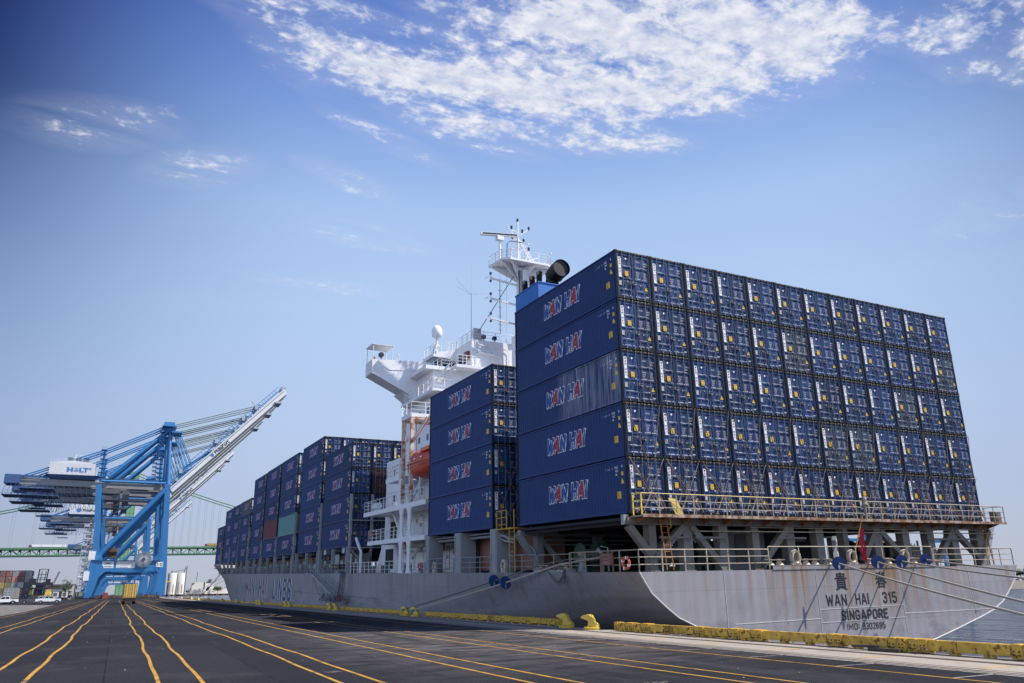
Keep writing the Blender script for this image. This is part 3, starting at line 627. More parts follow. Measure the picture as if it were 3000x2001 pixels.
def side_marks():
    b = MB(); D = (0, -1, 0); U = (0, 0, 1)
    for i, s in enumerate('TRIU'): b.text(s, (0, 2.05 - i * .22, 2.33), D, U, .15, 0, offset=.012, sx=.8)
    b.text('855587', (0, 1.15, 2.36), D, U, .17, 0, offset=.012, sx=.62); b.text('8', (0, .52, 2.38), D, U, .17, 0, offset=.012, sx=.8); b.text('45G1', (0, 1.10, 2.18), D, U, .16, 0, offset=.012, sx=.8)
    b.text('B', (0, 1.08, 2.0), D, U, .15, 0, offset=.02)
    def rect(y0, y1, z0, z1, m, lift=0): b.add([(lift, y0, z0), (lift, y1, z0), (lift, y1, z1), (lift, y0, z1)], [(0, 1, 2, 3)], m)
    rect(.42, .56, 1.97, 2.17, 1); rect(.70, 1.02, .80, 1.16, 1)
    b.add([(0, .38, 1.55), (0, .66, 1.55), (0, .50, 1.84)], [(0, 1, 2)], 1)
    b.text('CAUTION', (-.005, 1.0, 1.05), D, U, .07, 2, offset=.01, sx=.7); b.text("9'6\"", (-.005, .96, .94), D, U, .09, 2, offset=.01); b.text('HIGH', (-.005, .98, .83), D, U, .08, 2, offset=.01, sx=.8)
    return conform(b, .005)
def streaked_mat():
    if 'container_blue_streaked' in _m: return _m['container_blue_streaked']
    m = mat('container_blue_streaked', (.0155, .040, .135), .55, var=.15, scale=1.5, spec=.3); nt = m.node_tree; N = nt.nodes; L = nt.links; b = N['Principled BSDF']; src = b.inputs['Base Color'].links[0].from_socket
    tc = N.new('ShaderNodeTexCoord'); sp = N.new('ShaderNodeSeparateXYZ'); L.new(tc.outputs['Object'], sp.inputs[0]); f = None
    for vec, a, c, k in (((.0, 9., .16), .52, .66, .85), ((.0, 26., .35), .55, .68, .8), ((0, 2.2, .5), .42, .62, .30)):
        mp = N.new('ShaderNodeMapping'); mp.inputs['Scale'].default_value = vec; L.new(tc.outputs['Object'], mp.inputs[0]); n = N.new('ShaderNodeTexNoise'); n.inputs['Scale'].default_value = 1; n.inputs['Detail'].default_value = 6; n.inputs['Roughness'].default_value = .6; L.new(mp.outputs[0], n.inputs[0])
        r = N.new('ShaderNodeMapRange'); r.inputs[1].default_value = a; r.inputs[2].default_value = c; r.inputs[4].default_value = k; L.new(n.outputs[0], r.inputs[0])
        if f is None: f = r.outputs[0]
        else: x = N.new('ShaderNodeMath'); x.operation = 'MAXIMUM'; L.new(f, x.inputs[0]); L.new(r.outputs[0], x.inputs[1]); f = x.outputs[0]
    g = N.new('ShaderNodeMapRange'); g.inputs[1].default_value = 6.9; g.inputs[2].default_value = 6.1; L.new(sp.outputs[1], g.inputs[0]); x = N.new('ShaderNodeMath'); x.operation = 'MULTIPLY'; L.new(f, x.inputs[0]); L.new(g.outputs[0], x.inputs[1])
    mx = N.new('ShaderNodeMix'); mx.data_type = 'RGBA'; L.new(x.outputs[0], mx.inputs[0]); L.new(src, mx.inputs[6]); mx.inputs[7].default_value = (.46, .46, .50, 1); L.new(mx.outputs[2], b.inputs['Base Color'])
    return m
_parts = {}
def P_(key, fn):
    if key not in _parts: _parts[key] = fn()
    return _parts[key]
def inst(name, key, fn, mats, parent, mats_override=None):
    """first use builds the mesh, later uses share it"""
    if key not in _parts:
        o = fn().build(name, mats, parent); _parts[key] = o.data; return o
    o = bpy.data.objects.new(name, _parts[key]); C.objects.link(o); o.parent = parent; return o
def container(label, loc, group, doors=True, side=True, simple=False, body='blue', v=0, root=None, cat='container', logo=True):
    t = root or sthing('shipping_container', label, cat, loc, group)
    pal = {'blue': (M_blue, M_door), 'maroon': (lambda: mat('container_maroon', (.13, .018, .03), .5, var=.12, scale=1.2, inst=.1), lambda: mat('container_maroon_door', (.05, .017, .02), .5, var=.2, scale=3)),
           'teal': (lambda: mat('container_teal', (.10, .26, .25), .5, var=.12, scale=1.2, rust=.05), lambda: mat('container_teal_door', (.25, .28, .25), .6, var=.3, scale=3, rust=.12)),
           'dark': (lambda: mat('container_slate', (.035, .055, .075), .5, var=.1, scale=1.2), lambda: mat('container_slate', (.035, .055, .075))),
           'red': (lambda: mat('container_rust_red', (.26, .05, .03), .5, var=.15, scale=1.2), lambda: mat('container_rust_red', (.26, .05, .03))),
           'streaked': (streaked_mat, M_door),
           'worn': (lambda: mat('container_blue', (0, 0, 0)), lambda: mat('container_door_worn', (.026, .046, .095), .6, var=.3, scale=2.5, rust=.15, rcol=(.055, .050, .050), rscale=4, inst=.15)),
           'brown': (lambda: mat('container_salmon', (.30, .135, .09), .6, var=.15, scale=1.5, rust=.03), lambda: mat('container_salmon', (.30, .135, .09)))}[body]
    inst('body', 'body' + body, body_mesh, [pal[0](), M_frame(), M_och(), M_hole()], t)
    if doors:
        for k, (x0, x1) in enumerate(((.14, 1.195), (1.21, CW - .14))):
            d = inst('door', 'door%d%s' % (k, body), lambda: door_mesh(x0, x1), [pal[1](), M_frame()], t)
            for j, x in enumerate(((.45, .98) if k == 0 else (1.36, 1.86))):
                inst('locking_bar', 'rod%d%d' % (k, j), lambda: rod_mesh(x, k * 2 + j), M_rod(), d)
            if logo:
                if k == 0:
                    inst('logo_sign', 'logo', logo_sign, [M_white(), M_black(), M_red()], d)
                    if v != 7: inst('caution_label', 'caution', caution, [M_yel(), M_black()], d)
                    inst('white_marking', 'lm', left_marks, [M_white(), mat('plate_grey', (.38, .36, .34), .6)], d)
                else:
                    inst('white_marking', 'rm%d' % (v % 3), lambda: right_marks(v % 3), mat('marking_offwhite', (.42, .42, .43), .6, var=.15, scale=9), d); inst('warning_triangle', 'tri', tri, [M_yel(), M_black()], d)
    if side and logo:
        inst('side_logo', 'slogo', side_logo, [M_white(), M_logoblue(), M_red()], t); inst('side_marking', 'smark', side_marks, [M_white(), M_yel(), M_black()], t)
    return t
ords = ['first', 'second', 'third', 'fourth', 'fifth', 'sixth', 'seventh', 'eighth', 'ninth', 'tenth', 'eleventh', 'twelfth']
# stern stack: 12 columns x 5 tiers, doors facing aft
tn5 = ['bottom', 'second lowest', 'middle', 'second highest', 'top']
for r in range(12):
    for k in range(5):
        body = 'streaked' if (r == 0 and k == 2) else ('worn' if (r, k) in ((11, 3), (6, 1), (7, 1), (5, 3), (9, 2)) else 'blue')
        lab = ('blue container streaked white, middle tier, nearest corner column of the stern stack' if body == 'streaked' else
               '%s container, %s tier, %s column from the left, in the stern stack' % ('grimy slate blue' if body == 'worn' else 'blue', tn5[k], ords[r]))
        container(lab, (r * PX + .01, 0, k * PZ), 'containers in the tall stern stack', side=(r == 0), body=body, v=7 if (r, k) in ((8, 2), (3, 4)) else random.randrange(3))
# stack between the stern stack and the superstructure
tn4 = ['bottom', 'second lowest', 'second highest', 'top']
for r in range(2):
    for k in range(4):
        container('blue container, %s tier, %s column of the four-high stack beside the white superstructure' % (tn4[k], ['outer', 'second'][r]), (r * PX + .01 - .2, 15.5, .02 + k * PZ), 'containers in the stack aft of the superstructure', side=(r == 0))
# forward stacks
fw = [(52.5, 4, 0, -.12), (66.0, 5, 0, -.25), (81.2, 5, 0, -.30), (94.3, 5, 0, -.32), (107.3, 5, 0, -.40), (122.0, 4, 0, -.50), (134.8, 4, .1, -.52), (147.0, 4, .25, -.55), (161.0, 3, .35, -.72)]
for i, (y, n, x0, z0) in enumerate(fw):
    tn = {3: ['bottom', 'middle', 'top'], 4: tn4, 5: tn5}[n]
    rows = 6 if i == 0 else 1
    for r in range(rows):
        for k in range(n):
            body = 'blue'
            if (i, k) == (2, 1): body = 'teal'
            if (i, k) == (3, 1): body = 'maroon'
            if (i, k) == (5, 3): body = 'dark'
            if i == 0 and r in (2, 3) and k == 2: body = 'maroon'
            if i == 0 and r in (1,) and k == 2: body = 'maroon'
            nm = {'teal': 'plain teal container', 'maroon': 'plain maroon container', 'dark': 'slate blue container'}.get(body, 'blue container')
            lab = '%s, %s tier, %s column, %s stack ahead of the white superstructure' % (nm, tn[k], 'outer' if r == 0 else ords[r], ords[i])
            container(lab, (x0 + r * PX, y, z0 + k * PZ), 'containers in the stacks ahead of the superstructure', side=(r == 0 and body in ('blue', 'dark')), body=body, doors=(i < 4 or r == 0), logo=body in ('blue', 'dark'))
    if i == 1:
        for r in range(1, 12):
            body = 'red' if 7 <= r <= 10 else 'blue'
            container('%s container, top tier, %s column, second stack ahead of the white superstructure' % ('rust red' if body == 'red' else 'blue', ords[r]), (x0 + r * PX, y, z0 + 4 * PZ), 'containers in the stacks ahead of the superstructure', side=False, body=body, logo=body == 'blue')
# the boxes hidden inside the stacks, which shade the quay
b = MB()
def inner(x, y, z): b.box(x, x + CW, y, y + CL, z, z + CH)
for r in range(2, 12):
    for k in range(4): inner(r * PX - .19, 15.5, .02 + k * PZ)
for i, (y, n, x0, z0) in enumerate(fw):
    for r in range(1, 12 if i < 7 else (11 if i == 7 else 10)):
        for k in range(n):
            if (i == 0 and r < 6) or (i == 1 and k == 4): continue
            inner(x0 + r * PX, y, z0 + k * PZ)
o = b.build('hidden_containers', mat('container_blue', (0, 0, 0))); o.matrix_world = MS
tag(o, 'inner columns of blue containers behind the outer ones in each deck stack', 'containers', kind='stuff')
# salmon containers stowed under the stack aft of the superstructure
def small_box(label, loc, L_=6.0):
    b = MB(); b.box(.0, .1, 0, .1, 0, 2.59, 1); b.box(0, .1, L_ - .1, L_, 0, 2.59, 1); b.box(.02, 2.4, .1, L_ - .1, 2.5, 2.58, 1); b.box(.02, 2.4, 0, L_, 0, .14, 1)
    vv = []; ff = []; n = int(L_ / .07)
    for i in range(n + 1):
        yv = .1 + i * (L_ - .2) / n; vv += [(.03 + (.035 if (i // 2) % 2 else 0), yv, .14), (.03 + (.035 if (i // 2) % 2 else 0), yv, 2.5)]
    for i in range(n): ff.append((2 * i, 2 * i + 2, 2 * i + 3, 2 * i + 1))
    b.add(vv, ff); b.box(.1, 2.4, .06, .1, .14, 2.5); b.box(2.35, 2.4, .1, L_, .14, 2.5); b.box(.1, 2.4, L_ - .1, L_ - .06, .14, 2.5)
    t = sthing('deck_container', label, 'container', loc, 'salmon containers on the side deck'); b.build('body', [mat('container_salmon', (.30, .135, .09), .6, var=.15, scale=1.5, rust=.03), M_frame()], t)
small_box('salmon pink container on the side deck under the stack, beside the yellow ladder', (1.6, 13.0, -2.85), 4.6)
small_box('salmon pink container on the side deck, between the two grey pillars', (1.6, 17.9, -2.85), 3.8)

# ================================================================== the ship
ship = thing('container_ship', 'grey hulled container ship WAN HAI 315 with white superstructure, moored along the quay', 'ship', ST, SE)
XC, HB = 15.0, 15.3
M_hull = hull_mat()
M_sup = mat('ship_white', (.74, .735, .74), .45, var=.05, scale=.6, rust=.03, rcol=(.35, .22, .12), rscale=1.2, streak=(1.6, .70, .80), scol=(.50, .40, .30), sz=.15)
M_sg = mat('ship_steel_grey', (.28, .285, .30), .55, var=.1, scale=.8, rust=.08, rcol=(.16, .07, .03), rscale=2, streak=(2.2, .62, .72), scol=(.22, .13, .07), sz=.15)
M_col = mat('deck_steel_weathered', (.165, .150, .135), .7, var=.2, scale=1, rust=.15, rcol=(.17, .075, .03), rscale=1.6, streak=(3, .56, .68), scol=(.20, .115, .06), sz=.12)
M_rustrail = mat('rail_weathered', (.34, .29, .215), .6, var=.2, scale=4, rust=.17, rcol=(.16, .07, .03), rscale=5)
M_rust = mat('heavy_rust', (.22, .085, .03), .8, var=.4, scale=4)
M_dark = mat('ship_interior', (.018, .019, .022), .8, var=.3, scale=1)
M_deck = mat('deck_paint', (.09, .10, .09), .8, var=.3, scale=.6)
M_wrail = mat('rail_white', (.70, .70, .70), .5, var=.06, rust=.03, rcol=(.3, .15, .08), rscale=5)
M_yrail = mat('rail_yellow', (.60, .33, .03), .5, var=.1, rust=.06)
tr = [(0, -2.85), (.30, -3.33), (.68, -3.86), (1.10, -4.20), (1.50, -4.52), (2.20, -5.02), (3.38, -5.52), (4.75, -5.88), (7.1, -6.42), (9.4, -6.92), (12.2, -7.35), (15.3, -7.62)]
md = [(0, -2.85), (0, -3.5), (0, -4.2), (0, -4.8), (0, -5.4), (0, -6.1), (0, -6.9), (.0, -7.8), (.1, -8.8), (.6, -10.2), (3.0, -12.5), (15.3, -13.2)]
deckhb = [(-1, 15.3), (140, 15.3), (158, 15.25), (168, 15.15), (174, 14.9), (179, 14.2), (183, 12.9), (186.5, 10.6), (189, 7.4), (190.6, 4), (191.4, .3)]
waterhb = [(-1, 15.3), (118, 15.3), (130, 14.8), (142, 13.9), (152, 12.7), (161, 11.0), (170, 8.4), (177, 5.6), (182, 3.2), (186, 1.4), (188.5, .5), (191.4, .05)]
def lerp(tb, y):
    for (a, va), (c, vc) in zip(tb, tb[1:]):
        if y <= c: return va + (vc - va) * max(0, (y - a)) / (c - a)
    return tb[-1][1]
def ztop(y): return -2.85 + 1.9 * max(0, min(1, (y - 151.5) / 5.0)) + (.015 * (y - 157) if y > 157 else 0)
ys = [-.95, -.2, .6, 1.6, 3, 5, 7.5, 10, 13, 16, 20, 24, 28, 33, 40, 60, 80, 100, 118, 126, 134, 142, 148, 151.5, 154, 156.5, 160, 164, 168, 172, 175, 178, 181, 183.5, 186, 188, 189.6, 190.7, 191.4]
def section(y):
    t = max(0, min(1, (y + .95) / 36)); t = t ** .72; t = t * t * (3 - 2 * t) if t < 1 else 1
    zt = ztop(y); pts = []
    for (a, za), (c, zc) in zip(tr, md):
        ins = a + (c - a) * t; z = za + (zc - za) * t
        if y > 100:
            f = min(1, max(0, (-2.85 - z) / 6.6)); hb = lerp(deckhb, y) * (1 - f ** 1.15) + lerp(waterhb, y) * f ** 1.15
        else: hb = 15.3
        if abs(z + 2.85) < 1e-6: z = zt
        elif zt > -2.85: z = zt + (z - -2.85) * ((-13.2 - zt) / (-13.2 + 2.85))
        pts.append((max(.0, hb - ins * hb / 15.3), z))
    return pts
b = MB(); n = len(tr)
for s in (-1, 1):
    vv = []; ff = []
    for y in ys:
        for hb, z in section(y):
            vv.append((XC + s * hb, y, z))
    for i in range(len(ys) - 1):
        for k in range(n - 1): ff.append((i * n + k, (i + 1) * n + k, (i + 1) * n + k + 1, i * n + k + 1))
    b.add(vv, ff, 0, True)
L0 = section(-.95); poly = [(XC - h, z) for h, z in L0] + [(XC + h, z) for h, z in L0[::-1][1:]]
b.add([(x, -.95, z) for x, z in poly], [tuple(range(len(poly)))], 0)
# deck plate and inner bulwark
dk = [(XC - lerp(deckhb, y) + .02, y, ztop(y) - (.9 if y > 156 else .01)) for y in ys]; dk2 = [(2 * XC - x, y, z) for x, y, z in dk]
b.add(dk + dk2, [(i, i + 1, len(ys) + i + 1, len(ys) + i) for i in range(len(ys) - 1)], 1)
hull = b.build('hull', [M_hull, M_deck], ship, fix=False)
bm = bmesh.new(); bm.from_mesh(hull.data)
for f in bm.faces:
    c = f.calc_center_median(); want = Vector((c.x - XC, 0, 0)) if abs(f.normal.y) < .95 else Vector((0, -1, 0))
    if f.material_index == 1: want = Vector((0, 0, 1))
    if c.y > 0 and f.material_index == 0 and abs(f.normal.y) >= .95: want = Vector((0, 1, 0))
    if f.normal.dot(want) < 0: f.normal_flip()
bm.to_mesh(hull.data); bm.free()
# bright weld rim of the transom, horizontal seam
b = MB()
for s in (-1, 1): b.path([(XC + s * (h + .01), -.965, z) for h, z in L0], .035, 6)
for x0, x1 in ((-.02 + XC - 9.5, 11.6), (18.5, XC + 12.6)): b.bar((x0, -.955, -5.47 if x0 < 10 else -5.42), (x1, -.955, -5.44), .02, .035)
b.bar((11.6, -.955, -2.9), (11.6, -.955, -7.3), .02, .025); b.bar((18.5, -.955, -2.9), (18.5, -.955, -7.3), .02, .025); b.bar((11.6, -.955, -4.98), (18.5, -.955, -4.95), .02, .025); b.bar((11.6, -.955, -5.66), (18.5, -.955, -5.62), .02, .025)
b.bar((5.0, -.955, -2.9), (5.0, -.955, -5.9), .02, .03); b.bar((25.0, -.955, -2.9), (25.2, -.955, -6.4), .02, .03)
b.build('transom_weld', mat('weld_light', (.55, .52, .48), .5), hull)
b = MB(); b.box(8.45, 22.0, -.99, -.93, -2.86, -2.63); b.box(8.45, 22.0, -1.0, -.4, -2.66, -2.63)
b.build('bulwark_plate', M_hull, hull)
def rub(z, y0, y1, h=.02): 
    b = MB(); b.box(-.325, -.29, y0, y1, z - h, z + h); return b.build('rubbing_strip', mat('seam_dark', (.12, .11, .12), .6), hull)
rub(-5.15, 40, 128)
# name on the transom
b = MB(); X = (1, 0, 0); U = (0, 0, 1)
NY = (0, -1, 0)
for t_, x, z, H_, W_ in (('WAN', 12.17, -4.83, .60, 1.62), ('HAI', 14.50, -4.82, .60, 1.10), ('315', 16.75, -4.81, .62, 1.24), ('SINGAPORE', 13.22, -5.62, .54, 3.80), ('IMO:', 13.55, -6.12, .34, .98), ('9302695', 14.80, -6.14, .36, 1.86)):
    stroke(b, t_, (x, -.956, z), X, U, NY, H_, W_, t=.145 if t_[0] in '9I' else .175, gap=.17)
    if t_ in ('315', 'SINGAPORE', '9302695'): b.build('lettering', M_black(), hull); b = MB()
b.text('\u8cb4', (13.52, -.965, -3.92), X, U, 1.02, offset=.012, center=True); b.text('\u6625', (16.85, -.965, -3.88), X, U, .98, offset=.012, center=True)
b.build('lettering', M_black(), hull)
# side name
D = (0, -1, 0)
b = MB()
for word, y, W_, red in (('WAN', 118.4, 9.6, (1,)), ('HAI', 104.0, 6.4, (1,)), ('LINES', 92.0, 13.2, ())):
    stroke(b, word, (-.325, y - .5, -6.50), D, U, (-1, 0, 0), 3.02, W_, t=.17, mi=0, gap=.22, grow=.02)
    stroke(b, word, (-.325, y, -6.50), D, U, (-1, 0, 0), 3.02, W_, t=.17, mi=1, gap=.22, lift=.02, reds=red, mred=2)
b.build('side_name', [mat('name_white', (.60, .60, .62), .6, var=.1, rust=.1, rcol=(.3, .28, .27)), mat('name_blue', (.05, .07, .15), .6, var=.2, scale=1, rust=.12, rcol=(.25, .24, .25), rscale=1.5), mat('name_red', (.24, .06, .045), .6, var=.2, rust=.1, rcol=(.25, .24, .25))], hull)
b = MB()
for k in range(5): b.text(str(9 - k), (-.33, 16.5 + .0, -5.0 - k * .42), D, U, .26)
b.text('N ..15', (-.33, 20.6, -3.95), D, U, .22)
b.build('draught_mark', mat('mark_dark', (.10, .09, .10), .6), hull)

def railing(pts, m, h=1.05, bars=(.35, .70, 1.05), step=1.5, r=.021, name='railing', par=None, post=None):
    b = MB()
    for p, q in zip(pts, pts[1:]):
        p = Vector(p); q = Vector(q); L_ = (q - p).length; k = max(1, round(L_ / step))
        for i in range(k + 1):
            a = p + (q - p) * i / k; b.bar(a, a + Vector((0, 0, h)), (post or r * 2.4), r * 1.4)
        for z in bars: b.tube(p + Vector((0, 0, z)), q + Vector((0, 0, z)), r * (1.15 if z == h else .8), 5, cap=False)
    return b.build(name, m, par or ship)
# --- poop deck rails
railing([(-.22, 13.0, -2.85), (-.22, 9.6, -2.85)], M_sg, r=.024)
railing([(-.22, 5.6, -2.85), (-.22, -.85, -2.85), (8.35, -.85, -2.85)], M_rustrail, step=1.55, r=.026)
railing([(8.35, -.85, -2.66), (22.0, -.85, -2.66)], M_rustrail, step=2.4, r=.024, bars=(1.0,), h=1.0)
railing([(22.1, -.85, -2.82), (30.2, -.85, -2.82), (30.2, 12, -2.82)], M_rustrail, step=1.35, r=.026)
# --- stern lashing platform
plat = thing('lashing_platform', None, None); plat.parent = ship
for k in ('label', 'category', 'group'):
    if k in plat: del plat[k]
b = MB(); b.box(.05, 29.95, -1.05, .30, -.20, -.13); b.box(.05, 29.95, -1.07, -1.03, -.24, -.08)
b.build('walkway', mat('walkway_rusty', (.34, .28, .21), .7, var=.3, scale=2, rust=.26, rcol=(.18, .075, .03), rscale=2.5), plat)
b = MB(); b.box(-.15, 29.6, -.02, .30, -.52, -.20); b.box(-.25, 29.7, -.12, .40, -.55, -.52)
for i in range(19): b.box(.3 + i * 1.6, .34 + i * 1.6, -.06, .0, -.52, -.2)
b.build('girder', M_col, plat)
b = MB()
for i in range(21):
    b = MB(); x = .35 + i * 1.45; b.add([(x, -.98, -.21), (x + .05, -.98, -.21), (x + .05, -.05, -.50), (x, -.05, -.50), (x, -.05, -.21), (x + .05, -.05, -.21)], [(0, 3, 4), (1, 5, 2), (0, 1, 2, 3)]); b.build('bracket', M_rust, plat)
railing([(.05, -.98, -.12), (29.95, -.98, -.12), (29.95, .3, -.12)], M_rustrail, step=1.12, r=.024, par=plat, post=.05)
railing([(.05, -.98, -.12), (.05, -.28, -.12)], mat('rail_bright_yellow', (.75, .52, .04), .5), step=.7, r=.03, par=plat, post=.06)
b = MB(); b.tube((.05, -.98, .935), (14, -.98, .935), .026, 6); b.build('handrail', mat('rail_faded_yellow', (.62, .46, .12), .6, rust=.15), plat)
b = MB(); b.bar((2.5, -.9, -.1), (2.35, -.55, .75), .9, .03); b.build('grating', mat('grating_yellow', (.35, .25, .05), .8, var=.6, scale=40), plat)
frame = thing('stern_frame', None, None); frame.parent = ship
b = None
def col(x0, x1, y0=.0, y1=.5, z0=-2.85, z1=-.55, m=None):
    b = MB(); b.box(x0, x1, y0, y1, z0, z1); b.box(x0 - .06, x1 + .06, y0 - .06, y1 + .06, z0, z0 + .05); return b.build('column', m or M_col, frame)
for x0, x1 in ((1.15, 1.60), (3.35, 3.95), (5.78, 6.40), (8.15, 8.65), (10.75, 11.35), (13.1, 13.7), (15.35, 15.75), (18.0, 18.75), (20.65, 21.3), (23.05, 23.7), (25.45, 26.1), (28.1, 28.9)): col(x0, x1)
def brace(p, q, wd=.34, y=.1):
    b = MB(); b.bar((p[0], y, p[1]), (q[0], y, q[1]), .34, wd, up=(0, 1, 0)); return b.build('brace', M_col, frame)
for p, q in (((-.05, -.6), (1.25, -2.1)), ((3.45, -.58), (1.55, -2.15)), ((3.9, -.58), (6.0, -2.8)), ((10.9, -.58), (8.7, -2.6)), ((18.7, -.7), (20.9, -2.6)), ((18.2, -.7), (16.8, -2.5)), ((25.7, -.58), (23.8, -2.5)), ((25.9, -.58), (28.3, -2.5)), ((29.6, -.6), (28.5, -2.1))): brace(p, q)
b = MB(); b.box(-.30, -.0, .10, .35, -.55, -.05); b.build('bracket', M_sg, frame)
b = MB()
for x0, x1 in ((1.75, 3.9), (4.1, 6.2), (10, 12.2), (22.9, 28.0)):
    b.box(x0, x1, -.08, -.03, -1.22, -1.12)
    k = int((x1 - x0) / .17)
    for i in range(k):
        x = x0 + .1 + i * .17; b.path([(x, -.1, -1.2), (x, -.1, -1.3), (x + .02, -.1, -1.36), (x + .05, -.1, -1.36), (x + .06, -.1, -1.31)], .012, 4)
b.build('hook_rail', M_col, frame)
b = MB(); b.tube((4, -.12, -.85), (30, -.12, -.80), .035, 6); b.tube((8, -.1, -.62), (29, -.1, -.62), .02, 5); b.build('pipe', M_rustrail, frame)
def ladder(x, y, z0, z1, m, wd=.42, par=None, dx=.0, ax='x'):
    b = MB(); e = Vector((wd, 0, 0)) if ax == 'x' else Vector((0, wd, 0))
    p0 = Vector((x, y, z0)); p1 = Vector((x + dx, y, z1))
    b.bar(p0, p1, .05); b.bar(p0 + e, p1 + e, .05); k = int((z1 - z0) / .3)
    for i in range(1, k): a = p0 + (p1 - p0) * i / k; b.tube(a, a + e, .015, 4)
    return b.build('ladder', m, par or ship)
ladder(1.72, -.55, -2.8, -.05, mat('ladder_rust', (.34, .12, .02), .8, var=.3, scale=5), par=frame, dx=-.28); ladder(28.3, -.45, -2.8, -.05, mat('ladder_rust', (.34, .12, .02), .8), par=frame, dx=-.35)
b = MB(); b.path([(1.80, -.6, -.1), (1.95, -.75, -.25), (1.98, -.75, -.7), (1.85, -.6, -.85)], .022, 5); b.build('grab_rail', M_yrail, frame)
# forward transverse frame with row numbers
b = MB(); b.box(.2, 29.6, 12.3, 12.7, -.60, -.22); b.box(0.1, 29.6, 15.1, 15.5, -.60, -.22); b.box(0, 29.6, 27.7, 28.0, -.5, -.1); b.build('girder', M_sg, frame)
b = MB()
for x, s in ((1.68, '12'), (4.1, '10'), (6.5, '08'), (8.95, '06'), (11.4, '04')): b.text(s, (x, 12.29, -.50), X, U, .26, offset=.01, center=True)
for x, s in ((17.4, '01'), (19.9, '03')): b.text(s, (x, 12.29, -.50), X, U, .26, offset=.01, center=True)
b.build('row_number', M_black(), frame)
for x in (1.4, 6.0, 10.9, 15.5, 20, 25, 28.6):
    col(x, x + .5, 12.25, 12.75, -2.85, -.6, M_sg)
    b = MB(); b.bar((x + .3, 12.5, -.7), (x + 2.3, 12.5, -2.7), .3, .28, up=(0, 1, 0)); b.build('brace', M_sg, frame)
b = MB(); b.bar((.15, 12.5, -.5), (1.55, 12.5, -2.3), .34, .42, up=(0, 1, 0)); b.build('brace', M_sg, frame)
b = MB(); b.tube((1.9, 12.2, -.85), (14, 12.2, -.9), .05, 6); b.tube((2.0, 12.1, -1.15), (8, 12.1, -1.15), .04, 6); b.path([(.8, 12.0, -1.2), (1.0, 11.9, -1.5), (1.3, 11.8, -2.6)], .06, 6); b.build('pipe', M_sg, frame)
# dark inner bulkheads and the underside of the hatch over the mooring deck
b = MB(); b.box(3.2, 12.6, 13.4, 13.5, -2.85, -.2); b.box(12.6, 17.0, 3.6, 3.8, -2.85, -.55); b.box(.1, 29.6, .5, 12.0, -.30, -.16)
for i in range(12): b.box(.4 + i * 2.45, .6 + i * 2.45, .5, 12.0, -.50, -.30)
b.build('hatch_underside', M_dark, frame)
b = MB(); b.box(8.9, 12.4, 3.4, 3.5, -2.85, -.55); b.build('deckhouse_wall', M_sg, frame)
b = MB(); b.prism([(10.0, -2.5), (10.9, -2.5), (10.9, -1.0), (10.75, -.85), (10.15, -.85), (10.0, -1.0)], 3.33, 3.38); b.build('door', mat('door_dark', (.12, .125, .13), .5), frame)
# mooring winches (green) under the stern stack
for x, y in ((5.6, 3.4), (9.2, 4.5), (21.5, 4), (25.2, 4.6), (3.5, 9.0)):
    w_ = bpy.data.objects.new('mooring_winch', None); C.objects.link(w_); w_.parent = ship; w_.location = (x, y, -2.85)
    gm_ = mat('winch_green', (.025, .065, .04), .5, var=.2, scale=2, rust=.08)
    b = MB()
    for xx in (-.9, .2, .9): b.lathe([(0, 0), (.75, 0), (.78, .03), (.75, .06), (0, .06)], (xx, 0, .95), 18, 0, 'x')
    b.build('flange', gm_, w_)
    b = MB(); b.lathe([(.42, -.9), (.42, .9)], (0, 0, .95), 14, 0, 'x'); b.build('drum', mat('rope_drum', (.33, .32, .28), .9, var=.4, scale=12), w_)
    b = MB(); b.box(-1.2, 1.3, -.5, .5, 0, .25); b.box(1.0, 1.6, -.4, .5, .25, 1.3); b.box(1.7, 2.1, -.3, .3, .0, 1.0); b.build('bed', gm_, w_)
b = MB(); b.lathe([(.32, 0), (.30, .1), (.20, .5), (.18, .85), (.26, 1.0), (.28, 1.05), (0, 1.05)], (1.9, 7.6, -2.85), 16)
b.build('capstan', M_sg, ship)
b = MB(); b.lathe([(.0, 0), (.27, 0), (.27, .04), (0, .04)], (1.9, 7.6, -1.8), 16); b.build('capstan_cap', mat('cap_yellow', (.5, .33, .05), .6), ship)
